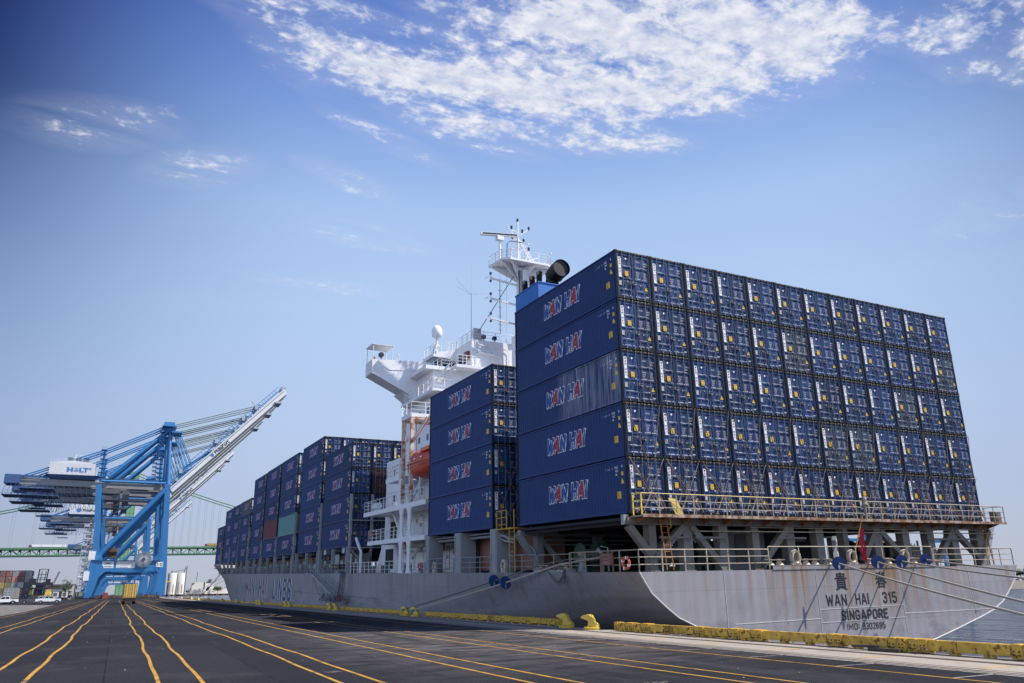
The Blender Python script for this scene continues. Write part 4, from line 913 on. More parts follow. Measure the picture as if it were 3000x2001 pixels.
# roller pedestals and chocks on the stern bulwark
M_ped = mat('roller_cream', (.50, .42, .32), .6, var=.15, scale=3, rust=.16, rcol=(.24, .11, .05), rscale=4)
ped = None
for x in (8.6, 9.3, 11.3, 12.0, 13.0, 16.4, 17.1, 18.1, 20.4):
    o = MB().lathe([(.26, 0), (.22, .05), (.12, .20), (.13, .22), (.30, .26), (.31, .29), (.0, .31)], n=14) if ped is None else None
    if ped is None: ped = o.build('roller_fairlead', M_ped, ship, (x, -.62, -2.62))
    else:
        c = ped.copy(); C.objects.link(c); c.location = (x, -.62, -2.62)
chk = None
for x, y, a in ((10.55, -.66, 0), (15.05, -.66, 0), (19.7, -.66, 0), (-.05, 14.2, 1.57), (-.05, 26.5, 1.57), (-.05, 139, 1.57)):
    if chk is None:
        prof = []; b = MB(); n = 16
        vv = []
        for r, yy in ((.20, .14), (.20, -.05), (.26, -.12), (.33, -.08), (.35, .0), (.33, .14)):
            for k in range(n):
                t = 2 * PI * k / n; vv.append((r * math.cos(t), yy, .40 + r * 1.22 * math.sin(t)))
        b.add(vv, [(i * n + k, i * n + (k + 1) % n, (i + 1) * n + (k + 1) % n, (i + 1) * n + k) for i in range(5) for k in range(n)], 0, True)
        b.box(-.33, .33, -.06, .14, -.02, .12)
        chk = b.build('fairlead', M_ped, ship, (x, y, -2.63 if a == 0 else -2.83))
    else:
        c = chk.copy(); C.objects.link(c); c.location = (x, y, -2.63 if a == 0 else -2.83); c.rotation_euler = (0, 0, -a)
# roller fairlead row on the port quarter
b = MB(); b.box(-.32, .35, 5.9, 9.6, -2.85, -2.72)
b.build('fairlead_bed', M_sg, ship)
for y in (9.15, 8.5, 7.0, 6.35):
    c = ped.copy(); C.objects.link(c); c.location = (-.02, y, -2.74)
railing([(-.05, 5.7, -2.85), (-.05, 9.6, -2.85)], M_rustrail, step=1.9, bars=(1.0,), h=1.0)
b = MB(); b.path([(.6, 3.6, -2.85), (.6, 3.6, -1.9), (.6, 3.9, -1.65)], .11, 8); b.path([(.75, 3.2, -2.8), (.75, 3.2, -1.6), (.7, 3.8, -1.5)], .035, 6); b.build('vent_pipe', M_sg, ship)
# warning board on the rail
sg = MB(); sg.box(-.36, -.33, 1.25, 2.35, -2.50, -1.90); sgo = sg.build('warning_sign', mat('sign_brown', (.16, .075, .055), .7, var=.25, scale=4, rust=.1), ship)
b = MB()
for s, z, k in (('BERTH ON', -2.06, .14), ('PROPELLER', -2.24, .13), ('\u6ce8\u610f\u87ba\u65cb\u69f3', -2.44, .16)): b.text(s, (-.365, 1.80, z), D, U, k, center=True, offset=.006, sx=.92)
b.build('lettering', mat('sign_pink', (.50, .22, .20), .7), sgo)
b = MB(); b.bar((-.30, 1.25, -2.85), (-.30, 1.25, -1.85), .05); b.bar((-.30, 2.3, -2.85), (-.30, 2.3, -2.5), .07); b.build('post', M_rust, sgo)
# lashing rods on the two lower tiers of the stern stack
M_lr = mat('lashing_rod_steel', (.26, .20, .15), .5, .3, var=.4, scale=3, rust=.22, rcol=(.14, .055, .025), rscale=4)
for r in range(12):
    x0 = r * PX + .01
    rods = [((x0 + .08, 2.88), (x0 + 1.9, .32)), ((x0 + .12, 2.80), (x0 + 1.75, .10)), ((x0 + 2.33, 2.88), (x0 + .80, .32)), ((x0 + 2.29, 2.80), (x0 + .62, .05)),
            ((x0 + .08, 5.78), (x0 + 1.15, 2.6)), ((x0 + 1.15, 2.6), (x0 + 2.15, .1)), ((x0 + 2.33, 5.78), (x0 + 1.55, 2.6)), ((x0 + 1.55, 2.6), (x0 + .35, .1))]
    for k in range(0, 8, 2):
        b = MB()
        for (xa, za), (xb, zb) in (rods[k], rods[k + 1]): 
            b.tube((xa, -.10, za), (xb, -.30, zb), .020, 5)
            if zb < .5: b.tube((xa + (xb - xa) * .72, -.244, za + (zb - za) * .72), (xb, -.30, zb), .036, 6)
        b.build('lashing_rod', M_lr, plat)
for yy, nr, n_ in ((15.4, 2, 2), (52.4, 5, 1)):
    b = MB()
    for r in range(nr):
        x0 = r * PX - .1
        for (xa, za), (xb, zb) in (((x0 + .08, 2.85), (x0 + 2.1, .1)), ((x0 + 2.3, 2.85), (x0 + .3, .1)), ((x0 + .08, 5.75), (x0 + 2.2, 1.0)), ((x0 + 2.3, 5.75), (x0 + .3, 1.0))): b.tube((xa, yy, za), (xb, yy - .15, zb), .02, 5)
    b.build('lashing_rod', M_lr, ship)
# --- port side deck: pillars, rails, inner wall
def pil(y0, y1, x0=-.22, x1=1.0, z0=-2.85, z1=-.12, m=None, slot=True):
    b = MB(); b.box(x0, x1, y0, y1, z0, z1)
    if slot and y1 - y0 > .5: b.box(x0 - .03, x0 - .005, y0 + .12, y0 + .2, z0 + .2, z1 - .2); b.box(x0 - .03, x0 - .005, y1 - .2, y1 - .12, z0 + .2, z1 - .2)
    return b.build('pillar', m or M_sg, ship)
pil(14.9, 15.9, z1=-.02); pil(20.9, 22.1, z1=-.02); pil(27.3, 28.1, z1=-.02)
railing([(-.22, 15.9, -2.85), (-.22, 20.8, -2.85)], M_sg, r=.024); railing([(-.22, 22.2, -2.85), (-.22, 27.2, -2.85)], M_sg, r=.024)
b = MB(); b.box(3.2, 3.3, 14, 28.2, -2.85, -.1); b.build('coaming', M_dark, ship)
b = MB(); b.tube((.6, 15.8, -.42), (.6, 27.6, -.42), .10, 8); b.tube((.35, 15.8, -.22), (.35, 27.6, -.22), .06, 6); b.path([(.1, 14.9, -.45), (.1, 14.2, -.55), (.1, 13.6, -.75), (.1, 12.8, -.78)], .09, 8); b.path([(.1, 14.9, -.7), (.1, 14.2, -.85), (.1, 12.9, -1.0)], .07, 8)
b.build('pipe', M_sg, ship)
# yellow ladder and platform between the stacks
b = MB(); b.box(-.2, .9, 12.5, 14.9, -.12, -.05); b.bar((-.2, 14.9, -.1), (-.2, 14.95, -.6), .04); b.bar((-.2, 14.8, -.12), (.0, 15.1, -.7), .05); b.build('ladder_platform', M_yrail, ship)
railing([(-.2, 12.6, -.05), (-.2, 14.9, -.05)][::-1][:1] + [(-.2, 13.4, -.05)], M_yrail, h=1.15, bars=(.25, .7, 1.15), step=.75, r=.028)
b = MB(); b.bar((-.2, 12.35, -.05), (-.2, 12.35, 1.1), .05); b.build('post', M_yrail, ship)
ladder(-.15, 12.4, -2.8, .0, M_yrail, par=ship, ax='y', wd=.75)
# forward hold region
for i, (y, n, x0, z0) in enumerate(fw):
    zt_ = z0 - .03
    for dy in (-.25, 5.9, 12.05):
        b = MB(); yy = y + dy
        if yy > 156: continue
        b.box(-.2, .15, yy - .13, yy + .13, -2.86, zt_); b.box(.0, 1.7, yy - .1, yy + .1, zt_ - .28, zt_ - .02)
        b.build('pillar', M_sg, ship)
    if i in (0, 1, 2, 5, 8):
        # tall lashing bridge at the aft end of the bay
        for x in (0.0, 2.4, 4.85, 7.3):
            b = MB(); b.box(x - .12, x + .12, y - .85, y - .55, -2.85, 5.6 if i < 6 else 2.9); b.build('lashing_post', M_sg, ship)
        b = MB()
        for z in (-.1, 2.8): b.box(-.2, 29.6, y - .95, y - .45, z - .12, z)
        b.build('lashing_walkway', M_sg, ship)
        b = MB(); b.bar((.1, y - .7, -.3), (2.3, y - .7, -2.6), .16); b.build('brace', M_sg, ship)
    elif i:
        b = MB(); b.box(-.1, .16, y - .62, y - .46, -2.85, 2.7); b.box(-.2, 29, y - .66, y - .42, -.2, -.1); b.build('lashing_post', M_sg, ship)
for a, c in ((50.3, 61.5), (67.0, 110.0), (110, 150.5)): railing([(-.22, a, -2.85), (-.22, c, -2.85)], M_sg, r=.022, step=1.6)
b = MB(); b.box(1.9, 2.0, 50.5, 150, -2.86, -.72); b.box(1.7, 28, 53, 172, -.80, -.76)
for k in range(30): b.box(1.8, 1.93, 53 + k * 3.3, 53.25 + k * 3.3, -2.8, -.8)
b.build('hatch_coaming', mat('coaming_grey', (.12, .125, .14), .7, var=.35, scale=.8), ship)
b = MB()
for k in range(34):
    y = 54 + k * 2.9 + random.uniform(-.5, .5); z = random.uniform(-2.4, -1.3); b.box(1.6, 1.88, y, y + random.uniform(.3, 1.2), z, z + random.uniform(.25, .7))
b.build('deck_fitting', mat('fitting_white', (.45, .46, .45), .6, var=.3), ship)
b = MB()
for k in range(22):
    y = 54 + k * 4.4 + random.uniform(-.8, .8); b.box(1.5, 1.85, y, y + .35, -1.25, -.85)
b.build('socket_box', mat('socket_yellow', (.45, .25, .03), .6), ship)
# boarding area clutter in front of the first forward bay
for y in (53.2, 61.4): 
    b = MB(); b.box(-.25, 1.4, y - .6, y + .7, -.75, -.13); b.build('winch_box', mat('box_grey', (.13, .15, .18), .6), ship)
    b = MB(); b.box(-.28, -.26, y - .5, y + .2, -.70, -.25); b.build('light_panel', mat('panel_white', (.55, .57, .58), .5), ship)
b = MB(); b.box(-.1, 1.2, 55.6, 58.8, -2.35, -1.9); b.build('hatch_box', M_dark, ship)
b = MB()
for k in range(9): b.bar((-.12, 55.7 + k * .36, -2.3), (-.12, 55.9 + k * .36, -2.05), .01, .08)
b.build('hazard_stripe', M_yrail, ship)
for y in (56.7, 57.3, 57.9, 52.0, 51.6):
    b = MB(); b.tube((.2, y, -2.85), (.2, y, -.8), .10, 8); b.build('vent_pipe', mat('vent_grey', (.42, .43, .42), .6), ship)
# --- superstructure
sup = bpy.data.objects.new('superstructure', None); C.objects.link(sup); sup.parent = ship
def blk(name, x0, x1, y0, y1, z0, z1, m=None, par=None):
    b = MB(); b.box(x0, x1, y0, y1, z0, z1); return b.build(name, m or M_sup, par or sup)
blk('house_wall', 2.6, 27, 34.9, 47.6, -2.85, 8.6); blk('house_wall', 3.2, 26.6, 30.0, 34.88, -2.85, 8.3); blk('house_wall', 4.1, 25.6, 36.6, 46.8, 8.6, 14.38); blk('house_wall', 4.9, 25.0, 40.3, 46.8, 14.62, 17.6); blk('house_wall', 11.5, 18.5, 29.8, 34.9, 8.3, 20.5)
b = MB(); b.add([(2.6, 47.6, -2.85), (2.6, 50.4, -2.85), (2.6, 48.6, -.4), (2.6, 48.6, .0), (2.6, 47.6, 0), (2.75, 47.6, -2.85), (2.75, 50.4, -2.85), (2.75, 48.6, -.4), (2.75, 48.6, .0), (2.75, 47.6, 0)], [(0, 1, 2, 3, 4), (9, 8, 7, 6, 5), (0, 5, 6, 1), (1, 6, 7, 2), (2, 7, 8, 3)]); b.build('house_wall', M_sup, sup)
# side decks with rounded girders
def slab(z, t, y0, y1, x0=-.25, x1=3.3): 
    b = MB(); b.box(x0, x1, y0, y1, z - t, z); b.box(x0 - .01, x0 + .10, y0, y1 + 0, z - t - .06, z + .02); return b.build('side_deck', M_sup, sup)
slab(.15, .30, 28.3, 44.3); slab(3.05, .34, 28.2, 46.0); slab(5.75, .35, 35.0, 39.0); slab(11.15, .35, 32.4, 34.9, -.25, 4.2); slab(14.6, .2, 36.2, 45.5, 3.3, 12); 
def web(yc, z0, z1, wt=.42, wide=.95):
    """column flaring into the deck above and below"""
    pr = []; k = 8
    for i in range(k + 1):
        u = i / k; z = z0 + (z1 - z0) * u; e = max(0, 1 - min(u, 1 - u) * (z1 - z0) / .55); w_ = wt + (wide - wt) * e ** 2
        pr.append((w_, z))
    poly = [(yc - a, z) for a, z in pr] + [(yc + a, z) for a, z in pr[::-1]]
    b = MB(); b.prism(poly, -.24, -.10, 'x'); return b.build('web_column', M_sup, sup)
for yc in (34.35, 32.3):
    web(yc, -2.85, -.16, .34, .62); web(yc, .15, 2.70, .34, .75)
web(34.9, 3.05, 5.42, .2, .5)
b = MB(); 
for y in (34.7, 32.45): b.box(-.22, .12, y - .14, y + .14, 3.05, 10.8)
b.box(-.22, 3.5, 34.55, 34.85, 10.6, 10.82); b.box(-.22, 3.5, 32.4, 32.7, 10.6, 10.82)
b.build('davit_frame', mat('davit_rusty_white', (.60, .52, .44), .6, var=.1, rust=.24, rcol=(.30, .13, .05), rscale=1.4), sup)
b = MB(); b.bar((.6, 34.4, 8.6), (.6, 29.5, 10.5), .16); b.bar((.6, 34.4, 3.2), (.6, 30.5, 5.6), .22); b.bar((.3, 31.3, 3.2), (.3, 31.0, 5.9), .14); b.tube((0, 32.4, 8.8), (0, 28.8, 10.2), .05); b.lathe([(0, -.1), (.28, -.1), (.28, .1), (0, .1)], (.0, 34.0, 9.0), 12, 0, 'x'); b.build('davit_arm', M_sup, sup)
for pts in ([(-.2, 28.4, .15), (-.2, 44.2, .15), (2.4, 44.2, .15)], [(-.2, 28.3, 3.05), (-.2, 45.9, 3.05), (2.4, 45.9, 3.05)], [(-.2, 35.1, 5.75), (-.2, 38.9, 5.75), (2.4, 38.9, 5.75)], [(-.2, 28.4, -2.85), (-.2, 50.2, -2.85)], [(4.0, 32.45, 11.15), (-.2, 32.45, 11.15), (-.2, 34.85, 11.15)],
            [(9.5, 36.3, 14.6), (3.4, 36.3, 14.6), (3.4, 44.6, 14.6)]):
    railing(pts, M_wrail, r=.028, step=1.3, par=sup, bars=(.35, .7, 1.05))
# doors, windows, fittings on the side walls
M_glass = mat('ship_glass', (.012, .018, .025), .08, spec=.9)
M_jam = mat('jamb_grey', (.10, .11, .12), .6)  # even dark grey for door frames, window frames and handwheels
for x, y, z in ((2.6, 38.2, -2.85), (3.2, 33.4, -2.85), (3.2, 31.2, -2.85), (2.6, 42.8, .15), (2.6, 36.2, .15), (3.2, 32.0, .15), (3.2, 31.9, 3.05)):
    d = MB(); d.prism([(y, z + .3), (y + .8, z + .3), (y + .8, z + 1.95), (y + .68, z + 2.1), (y + .12, z + 2.1), (y, z + 1.95)], x - .05, x - .012, 'x'); do = d.build('door', M_sup, sup)
    d = MB(); d.prism([(y - .05, z + .25), (y + .85, z + .25), (y + .85, z + 2.0), (y + .72, z + 2.17), (y + .08, z + 2.17), (y - .05, z + 2.0)], x - .013, x + .01, 'x'); d.build('door_frame', M_jam, do)
    d = MB(); d.lathe([(.14, -.02), (.17, -.02), (.17, .02), (.14, .02)], (x - .1, y + .4, z + 1.3), 10, 0, 'x'); d.build('handwheel', M_jam, do)
b = MB(); b.box(2.55, 2.6, 44.6, 47.0, -2.5, -.5); b.box(2.55, 2.6, 43.7, 45.6, .45, 2.25); b.build('opening', M_dark, sup)
for x, y, z in ((2.58, 40.5, -1.2), (3.18, 34.0, -1.1), (3.18, 32.3, -1.0), (2.58, 37.7, 1.6), (3.18, 33.3, 1.5), (3.18, 31.0, 1.9), (2.58, 41, 4.4)):
    b = MB(); b.box(x - .03, x, y, y + .3, z, z + .42); b.build('notice', mat('notice_orange', (.55, .22, .05), .6), sup)
for x, y, z in ((3.1, 33.9, 1.25), (3.1, 29.3, -1.4), (2.5, 39.5, -2.1)):
    b = MB(); b.box(x - .12, x + .08, y, y + .55, z, z + .7); b.build('hose_box', mat('box_red', (.16, .02, .03), .5), sup)
b = MB()
for y0, y1 in ((31, 34.5), (36, 41.5)): b.tube((2.2, y0, -.75), (2.2, y1, -.75), .22, 10); b.tube((2.2, y0 + .6, -.75), (2.0, y0 + .6, -1.2), .14, 8)
b.path([(1.6, 28.6, -.5), (1.6, 30.2, -.55), (1.9, 31.2, -.7)], .2, 8)
b.build('duct', M_sup, sup)
b = MB(); b.lathe([(0, 0), (.2, 0), (.16, .3), (0, .3)], (1.9, 40.5, -1.35), 10); b.lathe([(0, 0), (.2, 0), (.16, .3), (0, .3)], (1.9, 38.2, -1.35), 10); b.build('vent_head', mat('vent_brown', (.12, .03, .03), .5), sup)
b = MB(); 
for (y, z, s) in ((48.3, -2.85, .5), (42.2, -2.85, .45), (36.0, -2.85, .5), (31.2, -2.85, .5), (46.4, -2.85, .4)): b.box(.8, 1.5, y, y + s * 1.6, z, z + s * 1.7)
b.build('deck_locker', mat('locker_mix', (.16, .15, .17), .6, var=.6, scale=.8), sup)
b = MB(); b.path([(.4, 48.6, -2.85), (.4, 48.6, -.7), (.4, 49.3, -.2), (.4, 50.6, .75)], .16, 8); b.build('gooseneck_vent', M_sup, sup)
for x, y, z in [(2.6, yy, zz) for zz in (4.3, 7.0) for yy in (36.6, 38.4, 41.6, 44.6)] + [(4.1, yy, zz) for zz in (10.0, 12.7) for yy in (37.4, 39.2, 41.6, 44.2)] + [(4.9, yy, 16.0) for yy in (41.4, 43.0)]:
    b = MB(); b.box(x - .03, x - .012, y, y + .42, z, z + .52); o = b.build('window', M_glass, sup); b = MB(); b.box(x - .012, x + .01, y - .06, y + .48, z - .06, z + .58); b.build('frame', M_jam, o)
for x in (5.2, 6.6, 8.4):
    for z in (10.0, 12.7): b = MB(); b.box(x, x + .42, 36.55, 36.585, z, z + .52); b.build('window', M_glass, sup)
for x, y, z in ((2.5, 37.6, 2.5), (2.5, 40.5, 2.5), (3.1, 33.6, 2.4), (3.1, 31.6, 2.4), (2.5, 38.6, -.5), (3.1, 32.4, -.5), (4.0, 38.0, 13.8), (8.0, 36.5, 13.6), (6.0, 36.5, 16.8)):
    b = MB(); b.tube((x, y, z), (x - .22, y, z - .02), .03, 5); b.lathe([(0, -.14), (.10, -.12), (.11, 0), (.05, .05), (0, .05)], (x - .22, y, z), 8); b.build('deck_lamp', M_wrail, sup)
b = MB()
for y in (34.2, 36.0, 39.6, 43.2): b.tube((2.56 if y > 35 else 3.14, y, -2.8), (2.56 if y > 35 else 3.14, y, 8.4), .035, 5)
for z in (2.2, 5.2, 7.9): b.tube((2.54, 35.2, z), (2.54, 46.8, z), .03, 5)
b.path([(8.9, 36.5, 8.6), (8.9, 36.5, 13.5), (7.6, 36.5, 14.0), (6.2, 36.5, 14.0)], .06, 6); b.build('pipe', M_sup, sup)
# outside stair between the two side decks
def stair(p, q, wd, m, par, n=9, name='stairway'):
    b = MB(); p = Vector(p); q = Vector(q); e = Vector((wd, 0, 0))
    b.bar(p, q, .05, .22); b.bar(p + e, q + e, .05, .22)
    for i in range(1, n): a = p + (q - p) * i / n; b.box(a.x, a.x + wd, a.y - .12, a.y + .12, a.z - .02, a.z + .02)
    for k in (0, 1):
        o_ = e * k; b.tube(p + o_ + Vector((0, 0, .9)), q + o_ + Vector((0, 0, .9)), .025, 5)
        for i in range(0, n + 1, 3): a = p + (q - p) * i / n + o_; b.tube(a, a + Vector((0, 0, .9)), .02, 4)
    return b.build(name, m, par)
stair((.6, 36.3, .15), (.6, 39.4, 2.85), .8, M_wrail, sup); stair((1.2, 36, 3.1), (1.2, 38.6, 5.7), .8, M_wrail, sup)
stair((4.0, 41.6, 14.7), (6.2, 38.9, 18.0), .8, M_wrail, sup, 12)
# bridge deck, wing and wheelhouse
wing = bpy.data.objects.new('bridge_wing', None); C.objects.link(wing); wing.parent = ship
b = MB()
prof = [(-.35, 17.82), (-.35, 19.30), (8.6, 19.75), (8.6, 15.2), (4.15, 15.2), (4.15, 15.45), (3.9, 15.75), (3.4, 16.05)]
b.prism(prof, 44.85, 47.2, 'y'); b.build('wing_box', M_sup, wing)
b = MB(); b.prism([(3.0, 16.0), (4.6, 15.2), (4.6, 14.2), (4.3, 14.9), (3.7, 15.5)], 44.7, 47.3); b.build('knee', M_sup, wing)
b = MB(); b.box(-.34, .9, 44.80, 44.86, 18.05, 19.28); b.build('dodger_panel', mat('canvas_white', (.72, .72, .72), .7, var=.06, scale=2, bump=.6, bscale=2.2), wing)
b = MB(); b.add([(-.3, 44.80, 19.30), (5.9, 44.80, 19.66), (5.9, 44.80, 18.55), (1.6, 44.80, 18.30)], [(0, 1, 2, 3)])
b.build('canvas_screen', mat('canvas_white', (.72, .72, .72), .7), wing)
b = MB()
for x, y in ((-.25, 44.9), (-.25, 47.1), (1.9, 44.9), (1.9, 47.1)): b.tube((x, y, 19.25), (x, y, 21.0), .045, 6)
b.box(-.4, 2.0, 44.8, 47.2, 21.0, 21.05)
for k in range(7): b.bar((-.35 + k * .38, 44.8, 21.1), (-.35 + k * .38, 47.2, 21.1), .05)
b.tube((2.3, 44.9, 19.3), (2.8, 44.9, 20.3), .06, 6); b.tube((2.8, 44.9, 19.3), (2.5, 44.9, 20.3), .05, 6)
b.build('canopy_frame', M_wrail, wing)
b = MB(); b.lathe([(0, -.2), (.28, -.15), (.30, .15), (0, .2)], (.75, 45.2, 20.0), 14, 0, 'y'); b.tube((.75, 45.2, 19.3), (.75, 45.2, 19.8), .06); b.build('searchlight', mat('lamp_dark', (.03, .035, .04), .3), wing)
b = MB(); b.lathe([(0, 0), (.1, 0), (.14, .15), (.1, .35), (0, .4)], (-.05, 45.0, 19.3), 10); b.build('pelorus_cover', mat('cover_orange', (.40, .17, .05), .6), wing)
bd = blk('bridge_deck', 4.0, 26, 40.0, 47.4, 17.6, 18.0, par=wing); blk('bridge_deck', 6.9, 24, 38.6, 39.98, 17.75, 18.05, par=wing)
railing([(5.8, 40.1, 18.0), (5.8, 44.8, 18.0)], M_wrail, r=.028, step=1.1, par=wing); railing([(6.95, 38.7, 18.05), (6.95, 40.1, 18.05), (5.8, 40.1, 18.05)], M_wrail, r=.028, step=1.1, par=wing); railing([(6.95, 38.7, 18.05), (9.2, 38.7, 18.05)], M_wrail, r=.028, step=1.0, par=wing)
wh = bpy.data.objects.new('wheelhouse', None); C.objects.link(wh); wh.parent = ship
b = MB(); b.box(9.25, 20.7, 40.0, 47.0, 18.02, 21.45); b.build('wall', M_sup, wh)
b = MB(); b.prism([(6.4, 20.25), (6.4, 20.65), (9.3, 21.3), (9.3, 19.9), (8.3, 20.15)], 44.2, 47.3); b.build('flag_deck', M_sup, wh)
b = MB(); b.box(6.6, 9.24, 44.6, 47.0, 18.02, 20.2); b.build('wing_wheelhouse', mat('wing_wall_grey', (.30, .32, .34), .5), wh)  # even mid grey, darker than the white house walls
for y in (41.2, 42.6, 45.0):
    b = MB(); b.box(9.20, 9.24, y, y + .9, 19.1, 20.4); b.build('window', M_glass, wh)
for x in (6.75, 7.6, 8.4):
    b = MB(); b.box(x, x + .65, 44.55, 44.59, 18.9, 19.9); b.build('window', M_glass, wh)
b = MB(); b.box(9.0, 9.25, 40.5, 41.0, 19.3, 20.2); b.build('alarm_box', mat('box_red', (.16, .02, .03), .5), wh)
railing([(9.35, 47, 21.45), (9.35, 40.1, 21.45), (20.6, 40.1, 21.45)], M_wrail, r=.028, step=1.4, par=wh); railing([(9.3, 44.3, 21.3), (6.5, 44.3, 20.65), (6.5, 47.2, 20.65)], M_wrail, r=.028, step=1.0, par=wh)
b = MB(); b.path([(9.9, 39.95, 21.3), (10.0, 39.85, 20.9), (10.6, 39.85, 20.8), (13.4, 39.85, 20.6), (13.7, 39.85, 20.3), (13.7, 39.85, 18.6)], .045, 6); b.path([(11.0, 39.8, 21.4), (12.0, 39.6, 19.5)], .05, 6); b.build('pipe', M_wrail, wh)
b = MB(); b.path([(9.9, 39.9, 20.0), (12.3, 39.9, 19.9), (12.7, 39.9, 19.6), (12.7, 39.9, 18.1)], .16, 8); b.build('cable_trunk', M_sup, wh)
for x in (10.4, 11.7):
    b = MB(); b.box(x, x + .4, 39.6, 40.0, 21.6, 21.95); b.tube((x + .2, 39.9, 21.4), (x + .2, 39.8, 21.6), .04); b.build('floodlight', mat('lamp_dark', (.03, .035, .04), .3), wh)
b = MB(); b.lathe([(.22, 0), (.22, .7), (.4, .8), (.4, 1.1), (0, 1.15)], (11.0, 41.5, 21.45), 12); b.build('compass_stand', M_sup, wh)
for x, m_, a in ((9.9, mat('board_brick_white', (.45, .42, .42), .6), 0), (10.35, mat('board_red', (.30, .05, .04), .6), .9)):
    b = MB(); b.prism([(0, 0), (.95, 0), (.95, 1.6), (0, 1.6)], 0, .05); o = b.build('signal_board', m_, wh, (x, 41.0, 21.5)); o.rotation_euler = (0, 0, a)
# satellite dome
b = MB(); b.tube((7.0, 44.6, 20.5), (7.0, 44.6, 22.6), .16, 8); 
for a in (0, 2.1, 4.2): b.tube((7.0 + .9 * math.cos(a), 44.6 + .9 * math.sin(a), 20.5), (7.0, 44.6, 22.0), .07, 6)
b.build('dome_mast', M_sup, wh)
b = MB(); b.lathe([(0, 0), (.42, .0), (.55, .15), (.60, .5), (.58, .9), (.45, 1.2), (.25, 1.38), (0, 1.42)], (7.0, 44.6, 22.6), 18); b.build('satellite_dome', M_sup, wh)
# whip aerial
b = MB(); b.tube((9.9, 41.6, 21.4), (9.9, 41.6, 27.2), .05, 6, r2=.035); b.tube((9.9, 41.6, 27.2), (9.9, 41.6, 33.6), .03, 5, r2=.012)
for a, u in ((.3, 1), (3.4, 1), (.3, .45), (3.4, .45)): b.tube((9.9, 41.6, 27.2), (9.9 + 2.1 * math.cos(a), 41.6 + 2.1 * math.sin(a) * .6, 27.2 + 1.5 * u), .018, 4)
b.build('whip_aerial', mat('aerial_grey', (.50, .52, .52), .5), wh)
# funnel casing and uptakes
fun = bpy.data.objects.new('funnel', None); C.objects.link(fun); fun.parent = ship
M_fb = mat('funnel_blue', (.02, .13, .42), .45, var=.08, scale=1, streak=(1.5, .64, .74), scol=(.03, .10, .25), sz=.2)
b = MB(); b.box(11.9, 17.8, 29.7, 34.6, 20.52, 24.9); b.box(11.82, 17.88, 29.62, 34.68, 24.9, 25.0); b.build('casing', M_fb, fun)
b = MB(); b.box(12.3, 17.4, 30.1, 34.2, 25.0, 25.15); b.build('casing_top', M_dark, fun)
M_soot = mat('funnel_black', (.008, .008, .010), .55, var=.2)
b = MB(); b.path([(15.2, 32.9, 24.9), (15.2, 32.8, 26.1), (15.2, 32.2, 26.9), (15.15, 31.4, 27.15), (15.05, 30.2, 27.2)], .95, 22); b.lathe([(0, 0), (.89, 0)], (15.06, 30.4, 27.2), 22, 0, 'y'); b.build('main_uptake', M_soot, fun)
for x, y, m_ in ((12.35, 30.3, M_soot), (12.35, 31.8, mat('uptake_brown', (.05, .02, .015), .6)), (12.3, 33.3, M_soot)):
    b = MB(); b.path([(x + .3, y + .5, 24.95), (x + .25, y + .4, 25.5), (x + .05, y, 25.95), (x - .1, y - .25, 26.1)], .30, 12); b.lathe([(0, 0), (.28, 0)], (x - .06, y - .15, 26.06), 12, 0, 'y'); b.build('exhaust_pipe', m_, fun)
# radar mast
ms = bpy.data.objects.new('radar_mast', None); C.objects.link(ms); ms.parent = ship
b = MB(); b.tube((14.6, 38.4, 19.5), (14.6, 38.4, 30.0), .58, 10, r2=.50); b.box(14.45, 15.2, 37.6, 37.8, 19.5, 29.6); b.build('mast_column', M_sup, ms)
b = MB(); b.add([(11.6, 37.2, 30.15), (12.4, 36.6, 30.15), (17.2, 36.6, 30.15), (18.1, 37.4, 30.15), (18.1, 40.0, 30.15), (11.3, 40.0, 30.15), (11.6, 37.2, 30.38), (12.4, 36.6, 30.38), (17.2, 36.6, 30.38), (18.1, 37.4, 30.38), (18.1, 40.0, 30.38), (11.3, 40.0, 30.38)],
  [(0, 5, 4, 3, 2, 1), (6, 7, 8, 9, 10, 11)] + [(i, (i + 1) % 6, 6 + (i + 1) % 6, 6 + i) for i in range(6)]); b.build('platform', M_sup, ms)
for p in ((11.7, 37.4), (12.6, 36.8), (15.6, 36.8), (17.9, 37.6), (17.8, 39.6), (11.6, 39.6)):
    b = MB(); v = Vector((p[0] - 14.6, p[1] - 38.4, 0)); nn = Vector((-v.y, v.x, 0)).normalized() * .05; c0 = Vector((14.6, 38.4, 0)) + v.normalized() * .4
    pp = [Vector((p[0], p[1], 30.15)), Vector((p[0], p[1], 29.95)), c0 + Vector((0, 0, 28.3)), c0 + Vector((0, 0, 30.15))]
    b.add([q - nn for q in pp] + [q + nn for q in pp], [(0, 1, 2, 3), (7, 6, 5, 4), (0, 4, 5, 1), (1, 5, 6, 2), (2, 6, 7, 3)]); b.build('bracket', M_sup, ms)
railing([(11.35, 39.9, 30.38), (11.65, 37.25, 30.38), (12.45, 36.65, 30.38), (17.2, 36.65, 30.38), (18.05, 37.45, 30.38), (18.05, 39.9, 30.38)], M_wrail, r=.032, step=1.15, par=ms)
b = MB(); b.tube((14.3, 38.4, 30.3), (14.3, 38.4, 35.8), .16, 7, r2=.10); b.bar((16.4, 38.4, 30.4), (14.4, 38.4, 33.6), .11); b.bar((17.0, 38.4, 31.8), (14.4, 38.4, 30.5), .08)
b.bar((13.5, 38.4, 34.6), (14.3, 38.4, 34.5), .08); b.bar((14.3, 38.4, 33.9), (15.7, 38.4, 35.1), .09); b.bar((13.6, 38.4, 33.5), (15.1, 38.4, 33.4), .08); b.bar((15.7, 38.4, 32.4), (15.3, 38.4, 31.2), .1)
b.build('topmast', M_sup, ms)
